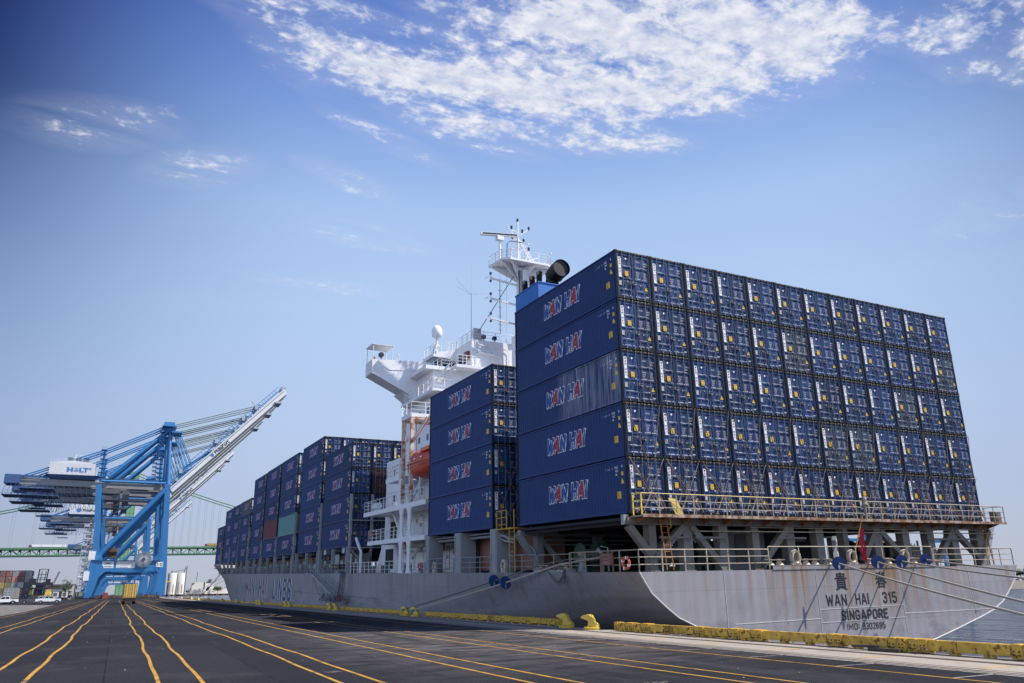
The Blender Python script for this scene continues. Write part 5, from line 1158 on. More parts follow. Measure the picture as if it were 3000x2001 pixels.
for x, z in ((14.3, 35.95), (13.5, 34.9), (14.9, 34.7), (15.75, 35.2), (13.6, 33.7), (15.7, 32.6), (15.05, 33.55)):
    b = MB(); b.lathe([(0, 0), (.12, 0), (.14, .25), (.1, .38), (0, .4)], (x, 38.4, z - .15), 8); b.build('signal_lamp', mat('lamp_dark', (.03, .035, .04), .3), ms)
b = MB(); b.tube((11.9, 38.2, 30.35), (11.9, 38.2, 33.0), .13, 7); b.box(11.5, 12.3, 37.9, 38.5, 32.9, 33.35); b.build('scanner_mast', M_sup, ms)
b = MB(); b.box(-2.2, 2.2, -.18, .18, 0, .35); b.box(-2.0, 2.0, -.19, -.17, .08, .26, 1); o = b.build('radar_scanner', [M_sup, mat('lamp_dark', (.03, .035, .04), .3)], ms, (11.9, 38.2, 33.45)); o.rotation_euler = (0, math.radians(-2), math.radians(-12))
b = MB(); b.path([(12.3, 37.3, 30.4), (12.3, 37.2, 32.2), (12.7, 37.2, 32.6), (14.2, 37.2, 32.7)], .05, 6); b.build('cable', mat('cable_dark', (.03, .04, .035), .6), ms)
for z in (27.9, 25.5, 23.2):
    b = MB(); b.bar((14.2, 38.4, z), (10.9, 38.6, z + .45), .26, .16); b.tube((10.9, 38.6, z + .2), (10.9, 38.6, z + .95), .06, 6); b.tube((10.6, 38.6, z + .5), (10.2, 38.6, z + .3), .05, 5); b.build('yard', M_sup, ms)
    b = MB(); b.lathe([(0, 0), (.13, 0), (.15, .25), (0, .32)], (10.9, 38.6, z + .85), 8); b.lathe([(0, 0), (.13, 0), (.15, .2), (0, .25)], (10.9, 38.6, z), 8); b.build('signal_lamp', mat('lamp_dark', (.03, .035, .04), .3), ms)
b = MB()
for x, y in ((11.6, 37.6), (12.4, 37.5)): b.tube((x, y, 30.2), (x - .2, y, 22.0), .012, 4)
b.tube((12.0, 38.5, 28.1), (12.0, 38.5, 22.0), .04, 5)
for z in (27, 26, 25, 24, 23, 22.4): b.bar((11.7, 38.5, z), (12.3, 38.5, z), .03)
b.tube((13.6, 38.2, 28.9), (9.9, 41.5, 21.5), .045, 5); b.tube((15.2, 38.0, 28.6), (16.5, 34, 25), .035, 5)
b.build('stay_wire', mat('stay_wire', (.12, .11, .11), .6), ms)
ladder(14.9, 37.45, 20, 29.5, M_wrail, par=ms)
for zz in (31.0, 31.8, 32.6, 33.4, 34.2): b = MB(); b.bar((14.05, 38.4, zz), (14.55, 38.4, zz), .05); b.lathe([(.30, -.03), (.34, 0), (.30, .03)], (14.3, 38.4, zz), 10) if zz in (32.6, 34.2) else None; b.build('rung', M_sup, ms)
for p, q in (((13.9, 38.4, 34.0), (13.0, 38.4, 34.9)), ((14.5, 38.4, 32.0), (15.6, 38.4, 33.2)), ((16.9, 37.2, 30.4), (17.9, 37.2, 32.0)), ((12.9, 37.3, 30.4), (12.9, 37.3, 31.7)), ((17.4, 38.9, 30.4), (15.1, 38.6, 33.0))): b = MB(); b.bar(p, q, .07); b.lathe([(0, -.08), (.12, -.06), (.12, .12), (0, .15)], q, 8); b.build('aerial_bracket', M_sup, ms)
b = MB(); b.path([(14.05, 37.75, 20), (14.05, 37.72, 24), (14.05, 37.75, 29.5)], .07, 6); b.path([(14.25, 37.7, 20), (14.25, 37.7, 29.5)], .04, 5); b.build('cable', mat('cable_dark', (.03, .04, .035), .6), ms)
# hoist
b = MB(); b.add([(17.9, 37.1, 29.9), (18.5, 37.0, 27.9), (18.9, 37.2, 27.7), (18.2, 37.1, 29.2)], [(0, 1, 2, 3)]); b.add([(17.9, 37.14, 29.9), (18.5, 37.04, 27.9), (18.9, 37.24, 27.7), (18.2, 37.14, 29.2)], [(0, 3, 2, 1)])
o = b.build('courtesy_flag', mat('flag_cloth', (.42, .12, .14), .8, var=.7, scale=5)); o.matrix_world = MS; tag(o, 'small red and white striped flag limp under the radar mast platform', 'flag')

# ------------------------------------------------------------------ loose things on and around the ship
def onship(o, label, cat, group=None): o.matrix_world = MS @ o.matrix_basis; return tag(o, label, cat, group)
# lifeboat
lb = sthing('lifeboat', 'orange red enclosed lifeboat hanging from davits beside the white superstructure', 'lifeboat', (1.0, 31.0, 5.2))
M_ob = mat('lifeboat_red', (.46, .055, .022), .4, var=.1, scale=1.5); M_oo = mat('lifeboat_orange', (.70, .17, .035), .4, var=.08)
def hullform(secs, n=14):
    vv = []; ff = []
    for y, hw, zb, zt, pw in secs:
        for k in range(n + 1):
            t = PI * k / n; x = -hw * math.cos(t); z = zt + (zb - zt) * (math.sin(t) ** pw); vv.append((x, y, z))
    for i in range(len(secs) - 1):
        for k in range(n): ff.append((i * (n + 1) + k, (i + 1) * (n + 1) + k, (i + 1) * (n + 1) + k + 1, i * (n + 1) + k + 1))
    return vv, ff
b = MB(); vv, ff = hullform([(-3.6, .02, .9, 1.3, .6), (-3.3, .7, .35, 1.3, .6), (-2.4, 1.15, .05, 1.25, .55), (0, 1.3, -.15, 1.2, .55), (2.2, 1.15, 0, 1.25, .55), (3.2, .7, .35, 1.35, .6), (3.7, .02, .95, 1.45, .6)]); b.add(vv, ff, 0, True); b.build('boat_hull', M_ob, lb)
b = MB(); vv, ff = hullform([(-3.6, .02, 1.4, 1.3, 1), (-3.2, .68, 1.7, 1.3, .7), (-2.2, 1.1, 2.3, 1.25, .6), (0, 1.22, 2.5, 1.2, .6), (1.2, 1.2, 2.6, 1.2, .6), (2.3, 1.05, 2.2, 1.25, .7), (3.2, .66, 1.75, 1.35, .8), (3.7, .02, 1.5, 1.45, 1)]); b.add(vv, ff, 0, True); b.build('canopy', M_ob, lb)
b = MB(); b.path([(-1.3 * math.sin(t) * (1 if abs(yy) < 2.5 else .8), yy, 1.25) for yy, t in [(-3.4, .45), (-2.4, 1.15), (-1, 1.5), (0, 1.57), (1, 1.5), (2.2, 1.15), (3.3, .5)]], .07, 6); b.box(-1.15, -.5, -3.0, -1.0, 2.05, 2.35); b.build('fender', M_oo, lb)
b = MB()
for yy in (-1.6, 0, 1.5): b.box(-1.26, -1.2, yy, yy + .35, 1.5, 1.62)
b.text('+', (-1.3, -.9, 1.75), D, U, .6); b.build('hull_marking', M_white(), lb)
b = MB(); b.path([(-1.22, y_, 1.0 - .14 * (k % 2)) for k, y_ in enumerate([-2.6 + .35 * i for i in range(16)])], .02, 4); b.build('grab_line', mat('line_dark', (.10, .03, .02), .8), lb)
b = MB(); b.tube((0, -3.0, 2.0), (0, -3.3, 5.4), .03, 5); b.tube((0, 3.0, 2.0), (0, 3.3, 5.4), .03, 5); b.build('fall_wire', mat('stay_wire', (.12, .11, .11), .6), lb)
# raft canister
b = MB(); b.lathe([(0, -.75), (.28, -.72), (.36, -.55), (.38, 0), (.36, .55), (.28, .72), (0, .75)], (.4, 43.6, 3.6), 14, 0, 'y'); b.bar((.4, 43.2, 3.1), (.4, 43.2, 3.5), .4, .1); b.bar((.4, 44, 3.1), (.4, 44, 3.5), .4, .1)
onship(b.build('raft_canister', M_sup), 'white inflatable raft canister on the side deck of the superstructure', 'life raft')
# life rings
def ring(loc, rot, label, deg=0):
    t = sthing('life_ring', label, 'life ring', loc, 'orange life rings on the ship rails')
    vv = []; ff = []; n, k_ = 20, 8
    for i in range(n):
        a = 2 * PI * i / n
        for j in range(k_):
            c = 2 * PI * j / k_; r = .27 + .065 * math.cos(c); vv.append((.075 * math.sin(c), r * math.cos(a), r * math.sin(a)))
    for i in range(n):
        for j in range(k_): ff.append((i * k_ + j, ((i + 1) % n) * k_ + j, ((i + 1) % n) * k_ + (j + 1) % k_, i * k_ + (j + 1) % k_))
    b = MB(); b.add(vv, ff, 0, True); b.build('float_ring', mat('ring_orange', (.60, .10, .03), .5, var=.15, scale=6), t)
    b = MB()
    for q in range(4):
        a = q * PI / 2 + .4; b.lathe([(.073, -.04), (.073, .04)], (0, .27 * math.cos(a), .27 * math.sin(a)), 8, 0, 'x')
        b.bar((-.08, .27 * math.cos(a) - .05, .27 * math.sin(a)), (-.08, .27 * math.cos(a) + .05, .27 * math.sin(a)), .01, .14)
    b.build('reflective_band', M_white(), t)
    return t
ring((-.34, .05, -2.42), None, 'orange life ring with white bands on the port corner rail of the stern')
ring((-.3, 43.0, .9), None, 'orange life ring on the upper side deck rail of the superstructure')
ring((-.3, 29.3, -2.3), None, 'orange life ring on the main deck rail beside the white columns')
# stern flag
b = MB(); b.tube((15.05, -.6, -2.7), (16.0, -1.0, .1), .035, 6); o = b.build('flagstaff', mat('staff_yellow', (.60, .32, .04), .5), ship)
vv = []; n, k_ = 9, 10
for i in range(n + 1):
    for j in range(k_ + 1):
        u, v = i / n, j / k_; wv = (.05 + .09 * u) * math.sin(u * 9 + v * 2)
        vv.append((15.84 - .28 * v + u * (.22 + .12 * v), -.93 + .13 * v + wv, -.38 - v * 1.45 - u * .75))
b = MB(); b.add(vv, [(i * (k_ + 1) + j, (i + 1) * (k_ + 1) + j, (i + 1) * (k_ + 1) + j + 1, i * (k_ + 1) + j + 1) for i in range(n) for j in range(k_)], 0, True)
o = b.build('ensign', mat('ensign_red', (.36, .012, .025), .75, var=.15, scale=3), fix=False); o.matrix_world = MS; tag(o, 'red ensign hanging limp from its yellow staff at the stern', 'flag')
# stern light on a post
b = MB(); b.tube((16.35, -1.0, -.1), (16.35, -1.0, .7), .06, 8); b.lathe([(0, 0), (.17, 0), (.17, .1), (.12, .14), (.12, .3), (.16, .34), (.1, .5), (0, .52)], (16.35, -1.0, .7), 12); b.build('stern_lamp', M_rustrail, ship)
b = MB(); b.box(29.45, 30.0, -.75, -.3, -.13, .62); b.build('vent_trunk', M_col, ship); b = MB(); b.add([(29.7, .0, -.55), (29.7, .35, -.55), (28.6, .35, -2.8), (28.6, 0, -2.8), (30.3, .0, -.3), (30.3, .35, -.3), (28.9, .35, -2.8), (28.9, 0, -2.8)], [(0, 1, 2, 3), (4, 7, 6, 5), (0, 3, 7, 4), (1, 5, 6, 2), (0, 4, 5, 1)]); b.build('brace', M_sg, ship)

# gangway with net
g = sthing('gangway', 'aluminium accommodation ladder with handrails sloping down the ship side to the quay', 'gangway', (-.9, 51.2, -5.6))
M_al = mat('gangway_aluminium', (.30, .33, .38), .4, .4, var=.15, scale=3)
p0 = Vector((0, 0, 0)); p1 = Vector((.25, 13.6, 2.75))
b = MB()
for xo in (0, .75): b.bar(p0 + Vector((xo - .35, 0, 0)), p1 + Vector((xo - .35, 0, 0)), .06, .22)
b.build('stringer', M_al, g)
b = MB(); 
for i in range(1, 46): a = p0 + (p1 - p0) * i / 46; b.box(a.x - .33, a.x + .38, a.y - .07, a.y + .07, a.z + .06, a.z + .10)
b.build('tread', M_al, g)
b = MB()
for xo in (-.38, .42):
    for z in (.55, 1.0): b.tube(p0 + Vector((xo, 0, z)), p1 + Vector((xo, 0, z)), .025, 5)
    for i in range(0, 12): a = p0 + (p1 - p0) * i / 11 + Vector((xo, 0, 0)); b.tube(a, a + Vector((0, 0, 1.0)), .022, 4)
b.build('handrail', M_al, g)
b = MB(); b.box(-.4, .5, 13.6, 15.0, 2.70, 2.8); b.box(-.5, .4, -1.2, 0, -.1, 0); b.build('landing', M_al, g)
random.seed(11)
b = MB()
for k in range(16):
    y_ = -2.0 + k * .5; b.path([(-.7 - .2 * math.sin(k), y_, -.4 + .25 * math.sin(k * 1.3) + .35), (-.75, y_ + .3, -.1), (-.5, y_ + .6, .5 + .2 * math.cos(k))], .02, 4)
for z in (0, .25, .5): b.path([(-.72 + .1 * math.sin(k), -2 + k * .5, z + .18 * math.sin(k * 1.7)) for k in range(16)], .022, 4)
for k in range(14): b.path([(-.3, -3 + k * .16, 2.9), (-.35, -2.6 + k * .2 + random.uniform(-.3, .3), 1.0), (-.4, -2.2 + k * .3, .1)], .015, 4)
for k in range(3): b.path([(.3, 8 + k * 3, 2.3), (.2, 6 + k * 2, .3), (.0, 2.5 + k, -.1)], .02, 4)
o = b.build('safety_net', mat('net_dark', (.05, .04, .045), .9), None, (-.9, 51.2, -5.6)); o.matrix_world = MS @ Matrix.Translation((-.9, 51.2, -5.6)); tag(o, 'dark safety net and ropes bunched under the foot of the gangway', 'net')
b = MB(); b.tube((0, 0, 0), (0, 0, .85), .05, 6); b.box(-.1, .1, -.5, .5, .0, .6); o = b.build('red_barrier', mat('barrier_red', (.35, .04, .04), .6), None, sq((-1.3, 50.2, -5.6))); tag(o, 'small red marker frame on the quay edge under the gangway', 'marker')

# ------------------------------------------------------------------ mooring ropes and rat guards (world frame)
M_rope = mat('rope_pale', (.40, .345, .27), .9, var=.25, scale=14, bump=.5, bscale=30); M_ropeg = mat('rope_grey', (.14, .125, .11), .9, var=.25, scale=14); M_guard = mat('guard_blue', (.010, .042, .16), .5, var=.12, scale=2, rust=.05)
def curve_pts(a, e, sag, n=24):
    a = Vector(a); e = Vector(e); return [a + (e - a) * t + Vector((0, 0, -4 * sag * t * (1 - t))) for t in [i / n for i in range(n + 1)]]
def rope(pts, r, m, label, grp, par=None):
    b = MB(); b.path(pts, r, 7); o = b.build('mooring_rope', m); return tag(o, label, 'rope', grp)
def guard(p, d, label, r=.36, roll=0, m=None):
    """split disc on the rope: p centre, d rope direction"""
    b = MB(); n = 28; vv = []; out = []
    for i in range(n + 1):
        a = -PI / 2 + .14 + (2 * PI - .28) * i / n; out.append((r * math.cos(a), r * math.sin(a)))
    poly = out + [(-.05, -.02), (.05, -.02)]
    b.prism(poly, -.012, .012, 'y'); b.lathe([(.07, -.10), (.07, .10)], (0, 0, 0), 10, 0, 'y')
    o = b.build('rat_guard', m or M_guard, None, p); o.rotation_mode = 'QUATERNION'
    yv = Vector(d).normalized(); zv = Vector((0, 0, 1)); xv = yv.cross(zv).normalized(); zv = xv.cross(yv)
    o.matrix_world = Matrix.Translation(p) @ Matrix((xv, yv, zv)).transposed().to_4x4() @ Matrix.Rotation(roll, 4, 'Y')
    return tag(o, label, 'rat guard', 'round rat guards on the mooring ropes')
stern = [((12.95, -2.50), (21.2, 10.0), .15, .045), ((16.15, -2.46), (21.2, 8.6), .15, .045), ((17.75, -2.44), (21.3, -7.0), .55, .045), ((20.35, -2.42), (21.3, -14.0), .70, .045)]
nm_ = ['leftmost of the four blue rat guards over the stern name', 'second from the left of the four blue rat guards over the stern', 'third from the left of the four blue rat guards over the stern', 'rightmost of the four blue rat guards over the stern']
for i, ((x, z), tgt, sag, r) in enumerate(stern):
    a = sq((x, -1.02, z + .05)); inn = sq((x + .1, -.3, z + .1)); e = Vector((tgt[0], tgt[1], .5))
    rope([inn] + curve_pts(a, e, sag, 30), r, M_rope, '%s pale mooring rope running right from the blue rat guards at the stern' % ['lowest', 'second lowest', 'second highest', 'highest'][i], 'pale ropes from the stern')
    rp = curve_pts(a, e, sag, 60); j = max(k_ for k_ in range(1, 9) if (rp[k_] - a).length < 1.5); guard(rp[j], rp[j + 1] - rp[j], nm_[i])
for i, (s, e, t_) in enumerate((((-.32, 9.15, -2.45), (20.62, 60.6, .50), .285), ((-.32, 6.55, -2.42), (20.62, 58.3, .50), .345))):
    a = sq(s); e = Vector(e); pts = curve_pts(a, e, .10, 26); inn = sq((1.6, 7.3 - i * 3, -2.0))
    rope([inn] + pts, .055 if i else .045, M_rope if i else M_ropeg, ['dark grey mooring rope from the port quarter down to the bollards', 'pale mooring rope with blue whipping from the port quarter to the bollards'][i], 'ropes from the port quarter')
    k = int(t_ * 26); guard(pts[k], (pts[k + 1] - pts[k]) + Vector((0, 0, 0)), ['left one of two blue rat guards hanging before the hull side', 'right one of two blue rat guards hanging before the hull side'][i], .40, m=M_guard)
    b = MB(); b.path([e + Vector((.17 * math.cos(q), .2 * math.sin(q), -.13 + .012 * q)) for q in [j * .5 for j in range(26)]], .05, 6); o = b.build('rope_turns', mat('rope_blue', (.03, .15, .30), .8) if i else M_ropeg); tag(o, ['grey rope turns round a yellow bollard', 'blue rope whipping round a yellow bollard'][i], 'rope')
b = MB(); b.path([sq((-.33, 7.9 - t * .25, -2.75 - .62 * math.sin(t / 8 * PI))) for t in range(9)], .05, 6); b.path([sq((-.36 + .05 * math.sin(t * 2), 6.0 + .12 * math.cos(t * 1.9), -2.6 - t * .09)) for t in range(10)], .06, 6); b.path([sq((-.3, 8.9 - t * .3, -2.62 - .06 * math.sin(t * 1.5))) for t in range(10)], .055, 6)
tag(b.build('rope_bight', M_ropeg), 'frayed grey rope bight looped over the deck edge at the port quarter', 'rope')
def hull_x(y, z):
    sc_ = section(y)
    for (h1, z1_), (h2, z2_) in zip(sc_, sc_[1:]):
        if z <= z1_ and z >= z2_: return XC - (h1 + (h2 - h1) * (z1_ - z) / max(1e-6, z1_ - z2_))
    return XC - sc_[0][0]
bowp = [(162.5, -2.6, 237), (160.5, -2.75, 237), (162, -3.6, 299), (161, -4.3, 299), (164, -5.8, 299)]
for i, (y0, z0, y) in enumerate(bowp):
    a = sq((hull_x(y0, z0) - .05, y0, z0)); pts = curve_pts(a, (20.66, y, .5), .3, 16)
    rope(pts, .055 if i < 2 else .045, M_ropeg if i < 2 else M_rope, ['left dark bow rope with a black float', 'right dark bow rope with a black float', 'highest pale bow rope over the far quay', 'middle pale bow rope over the far quay', 'lowest pale bow rope over the far quay'][i], 'ropes from the bow')
    if i < 2: guard(pts[8 + i], pts[9] - pts[8], ['upper dark round guard on the bow ropes', 'lower dark round guard on the bow ropes'][i], .34, m=mat('guard_black', (.012, .012, .014), .5))

# ================================================================== ship-to-shore cranes (drawn at y = 0 .. 17, first one stands at y = 415)
M_cb = mat('crane_blue', (.024, .145, .345), .45, var=.08, scale=.25, streak=(.6, .66, .78), scol=(.02, .13, .36), sz=.1)
M_cbl = mat('crane_blue_light', (.04, .19, .42), .45, var=.08, scale=.4)
M_cw = mat('crane_white', (.66, .66, .66), .5, var=.05, scale=.3, streak=(.8, .66, .76), scol=(.5, .48, .45), sz=.2)
M_cg = mat('crane_girder_grey', (.24, .235, .235), .55, var=.1, scale=.3)
M_cd = mat('crane_dark', (.03, .05, .09), .6, var=.3, scale=1)
M_gal = mat('crane_gallery', (.34, .38, .42), .5, var=.25, scale=2)
def member(b, p, q, w_, d=None, y=0., mi=0):
    d = d or w_; n = 4
    P = Vector((p[0], y, p[1])); Q = Vector((q[0], y, q[1])); dr = (Q - P).normalized(); a = Vector((dr.z, 0, -dr.x)) * w_ / 2; e = Vector((0, d / 2, 0))
    vv = [P - a - e, P + a - e, P + a + e, P - a + e, Q - a - e, Q + a - e, Q + a + e, Q - a + e]
    b.add(vv, [(0, 1, 2, 3), (7, 6, 5, 4), (0, 4, 5, 1), (1, 5, 6, 2), (2, 6, 7, 3), (3, 7, 4, 0)], mi)
def crane(label, loc, logo, group='blue and white ship-to-shore cranes along the quay', num='Z-12'):
    t = thing('gantry_crane', label, 'crane', loc, group=group); DY = 16.0
    for y in (0, DY):
        b = MB(); b.prism([(16.3, 0.9), (20.9, 0.9), (20.6, 12.0), (20.2, 18), (17.0, 18), (17.2, 12.5), (15.2, 13.2), (17.0, 11.0)], y - 1.2, y + 1.2); member(b, (18.8, 18), (16.4, 53.2), 2.5, 2.2, y); b.build('waterside_leg', M_cb, t)
        b = MB(); b.prism([(-13.6, .9), (-10.2, .9), (-8.0, 9.5), (-5.5, 12.0), (-9, 18), (-12.2, 18)], y - 1.2, y + 1.2); member(b, (-10.4, 17.8), (-13.6, 51.8), 2.5, 2.2, y); b.build('landside_leg', M_cb, t)
        b = MB(); b.box(-9.0, 17.1, y - 1.0, y + 1.0, 11.9, 16.9); b.build('portal_beam', M_cb, t)
        b = MB(); b.tube((-9.2, y - .2, 19.2), (15.7, y - .2, 50.6), 1.25, 12); b.build('main_brace', M_cb, t)
        b = MB(); b.tube((-12.6, y, 53.6), (15.6, y, 53.6), .6, 8); b.build('upper_tie', M_cbl, t)
        b = MB(); b.tube((16.6, y, 53), (14.8, DY / 2 + (y - DY / 2) * .3, 82), 1.0, 10, r2=.7); b.build('frame_mast', M_cb, t)
        b = MB(); b.tube((-10.0, y, 55.6), (13.9, DY / 2 + (y - DY / 2) * .3, 81.0), .95, 10); b.build('back_brace', M_cb, t)
        b = MB()
        for x in (-11.9, 18.5):
            b.box(x - 1.0, x + 1.0, y - 4.6, y + 4.6, .35, 1.5)
            for k in range(8): b.lathe([(0, -.25), (.38, -.25), (.38, .25), (0, .25)], (x, y - 4.1 + k * 1.17, .4), 10, 1, 'x')
            b.box(x - .9, x + .9, y - 2.0, y + 2.0, 1.5, 2.6)
        b.build('bogie', [mat('bogie_blue', (.03, .12, .30), .5), mat('wheel_dark', (.02, .02, .02), .5)], t)
    b = MB()
    for x in (16.9, -11.3): b.box(x - 1.1, x + 1.1, 1, DY - 1, 13.0, 16.0)
    for x, z in ((16.3, 51.5), (-13.5, 50.5)): b.box(x - 1, x + 1, 1, DY - 1, z - 1.2, z + 1.0)
    b.box(13.2, 16.0, 4.5, DY - 4.5, 81, 82.8); b.build('cross_beam', M_cb, t)
    for y in (4.6, 11.4):
        b = MB(); b.prism([(-52, 53.6), (-48.5, 51.2), (16, 50.6), (16, 53.2), (-49, 54.2)], y - .7, y + .7); b.build('trolley_girder', M_cg, t)
        b = MB(); b.prism([(17.6, 51.8), (19.4, 49.6), (70.8, 105.4), (70.2, 107.6), (68.8, 107.6)], y - .75, y + .75); member(b, (19.2, 49.3), (70.5, 104.6), .75, .5, y - .85, 1); member(b, (17.9, 51.2), (69.2, 106.8), .25, .3, y - .78, 1); b.build('boom', [M_cw, mat('boom_shade_dark', (.10, .11, .12), .6)], t)  # dark strips along the boom paint in the shade under it
    b = MB(); b.box(-50, 15, 3.6, 3.9, 54.2, 54.3); b.box(-50, 15, 2.9, 3.0, 54.3, 55.3)
    for k in range(40): b.box(-50 + k * 1.66, -49.9 + k * 1.66, 2.8, 2.9, 54.2, 55.4)
    b.box(-52.5, -38, 1, 15, 46.0, 46.25); b.box(-46, -32, 0, 15, 49.0, 49.25); b.box(-44, -37, 2, 10, 43.2, 43.4)
    for k in range(26): b.bar((-52.4 + k * .58, 1, 46.2), (-52.4 + k * .58, 1, 47.4), .08); b.bar((-46 + k * .55, 0, 49.2), (-46 + k * .55, 0, 50.4), .08)
    for k in range(6): b.bar((-44 + k * 1.4, 2, 43.3), (-43 + k * 1.4, 2, 46), .14); b.bar((-51 + k * 3, 15, 46), (-49 + k * 3, 14, 51), .2)
    for z in (46.8, 47.4): b.bar((-52.4, 1, z), (-38, 1, z), .07)
    for z in (49.8, 50.4): b.bar((-46, 0, z), (-32, 0, z), .07)

    for k in range(9): b.bar((-52 + k * 1.9, 1, 46.4), (-52 + k * 1.9, 1, 48.0), .12); b.bar((-46 + k * 1.9, 0, 49.6), (-46 + k * 1.9, 0, 51.6), .12); b.bar((-52 + k * 1.9, 1, 48.0), (-51 + k * 1.9, 1, 51), .15)
    b.bar((-52, 1, 48), (-36, 1, 48), .12); b.box(-52.4, -46, 2, 14, 51.4, 55.4); b.build('backreach_gallery', mat('gallery_navy', (.035, .085, .20), .6, var=.4, scale=1.5), t)
    # boom walkway in blue above the white girders
    b = MB()
    for o1, o2, w_ in ((1.7, .9, .5), (3.2, 2.0, .22)): member(b, (18.2 - o1, 52.6 + o2), (69.2 - o1, 106.6 + o2), w_, .5, 3.2)
    for k in range(40): 
        f = k / 40; x = 17 + 50 * f; z = 53.2 + 53 * f; member(b, (x, z), (x - 1.9, z + 1.7), .16, .3, 3.2)
    b.build('boom_walkway', M_cbl, t)
    b = MB()
    for f in (.12, .42, .66, .78): x = 17.5 + 51 * f; z = 52.3 + 54 * f; b.box(x - 2.6, x - 1.2, 2, 14, z + .5, z + 2.6); member(b, (x - 1.4, z + 1.6), (x - 4.5, z + 5.0), .35, .5, 3.0)
    b.box(68, 70.4, 4, 12, 107.4, 109.4); b.box(65, 68.5, 3, 13, 99.6, 100.6); b.build('sheave_frame', mat('sheave_grey', (.35, .38, .42), .5, var=.3), t)
    b = MB()
    for y in (5, 11):
        for p, q in (((14.2, 84), (-13.2, 69.3)), ((14.2, 82.6), (-13.2, 68.2)), ((-13.2, 69.3), (-45.5, 55.3)), ((-13.2, 68.2), (-40, 55.2))): b.tube((p[0], y, p[1]), (q[0], y, q[1]), .32, 6)
    b.build('backstay', M_cbl, t)
    b = MB()
    for y in (5, 11):
        for p, q in (((15.5, 83.6), (57.8, 98.2)), ((15.5, 82.6), (57.8, 97.0)), ((17.5, 80.2), (52, 91.6)), ((17.5, 79.4), (52, 90.9))): b.tube((p[0], y, p[1]), (q[0], y, q[1]), .27, 6)
    b.build('forestay', mat('stay_grey_green', (.22, .27, .25), .5), t)
    b = MB()
    for y in (5, 11):
        for x1, x2, z2 in ((17.2, 23.4, 62.6), (18.4, 25.0, 63.4), (19.6, 26.6, 64.6)): b.tube((x1, y, 80), (x2, y, z2), .26, 6); b.tube((x2, y, z2), (x2 + 9, y, z2 + 7.6), .26, 6); b.lathe([(0, -.3), (.7, -.3), (.7, .3), (0, .3)], (x2, y, z2), 8, 0, 'y')
    b.build('folding_link', M_cbl, t)
    b = MB(); b.box(-35.2, -15.8, 2, 15, 55.0, 56.0); b.box(-36.5, -14, 1, 16, 55.9, 56.1); b.build('house_platform', mat('gallery_navy', (.035, .085, .20), .6), t)
    h = MB(); h.prism([(-35.2, 56.1), (-16.2, 56.1), (-16.4, 61.8), (-25.8, 63.0), (-35.4, 61.8)], 2.2, 14.5); ho = h.build('machinery_house', M_cw, t)
    b = MB()
    for k in range(48): b.box(-35.0 + k * .39, -34.93 + k * .39, 2.15, 2.2, 56.2, 61.7)
    b.build('cladding_rib', mat('rib_grey', (.48, .48, .49), .5), ho)
    b = MB()
    for z in (.5, 1.1): b.bar((-35.4, 2.2, 61.8 + z), (-25.8, 2.2, 63 + z), .08); b.bar((-25.8, 2.2, 63 + z), (-16.4, 2.2, 61.8 + z), .08)
    for k in range(14): x = -35.2 + k * 1.44; b.bar((x, 2.2, 61.8), (x, 2.2, 63.6), .07)
    b.bar((-36.4, 1.1, 57.2), (-14, 1.1, 57.2), .07)
    for k in range(24): b.bar((-36.4 + k * .97, 1.1, 56), (-36.4 + k * .97, 1.1, 57.2), .05)
    b.build('railing', M_cw, ho)
    b = MB()
    for x in (-28.5, -25, -21.6): b.box(x, x + 2.2, 4, 7, 63.2, 64.6)
    b.build('roof_fan', M_cd, ho); b = MB(); b.tube((-25.4, 5, 62.8), (-25.4, 5, 66.4), .25, 6); b.bar((-25.4, 5, 66.2), (-20, 5, 65.6), .2); b.build('roof_crane', M_cw, ho)
    b = MB()
    if logo == 'HOLT':
        b.text('H', (-28.1, 2.12, 57.6), (1, 0, 0), (0, 0, 1), 2.9, offset=.06, sx=1.25); b.text('LT', (-22.8, 2.12, 57.6), (1, 0, 0), (0, 0, 1), 2.9, offset=.06, sx=1.15)
        vv = []; ff = []; n = 24
        for r1, r2 in ((1.28, 1.0), (1.12, .84)):
            for k in range(n): a = 2 * PI * k / n; vv.append((-24.1 + r1 * math.cos(a), 2.12, 58.65 + r2 * math.sin(a)))
        b.add(vv, [(k, (k + 1) % n, n + (k + 1) % n, n + k) for k in range(n)]); b.box(-24.9, -23.3, 2.1, 2.14, 58.15, 58.45); b.box(-24.4, -23.8, 2.1, 2.14, 58.45, 59.2)
        b.prism([(-19.3, 59.4), (-17.8, 59.9), (-17.8, 58.9)], 2.1, 2.14)
    else:
        b.lathe([(0, 0), (1.5, 0)], (-29.5, 2.12, 58.9), 20, 0, 'y'); b.text('PhilaPort', (-27.3, 2.12, 58.0), (1, 0, 0), (0, 0, 1), 2.6, 1, offset=.02)
    b.build('logo', [mat('logo_holt_blue', (.04, .17, .42), .5), M_black()], ho)
    b = MB(); dv = Vector((51.6, 0, 55.8)).normalized(); up = Vector((-dv.z, 0, dv.x)); o0 = Vector((37.6, 3.80, 70.1)); b.text('PhilaPort', o0, dv, up, 2.5, offset=.03); b.lathe([(0, 0), (.9, 0)], tuple(o0 - dv * 1.6 + up * .8), 14, 1, 'y')
    b.build('boom_logo', [M_black(), mat('logo_holt_blue', (.04, .17, .42), .5)], t)
    b = MB(); b.box(15.6, 18.6, -1.26, -1.05, 13.9, 16.2); s = b.build('number_sign', M_cw, t); b = MB(); stroke(b, num, (15.85, -1.27, 14.3), (1, 0, 0), (0, 0, 1), (0, -1, 0), 1.5, 2.5, t=.16); b.build('lettering', M_black(), s)
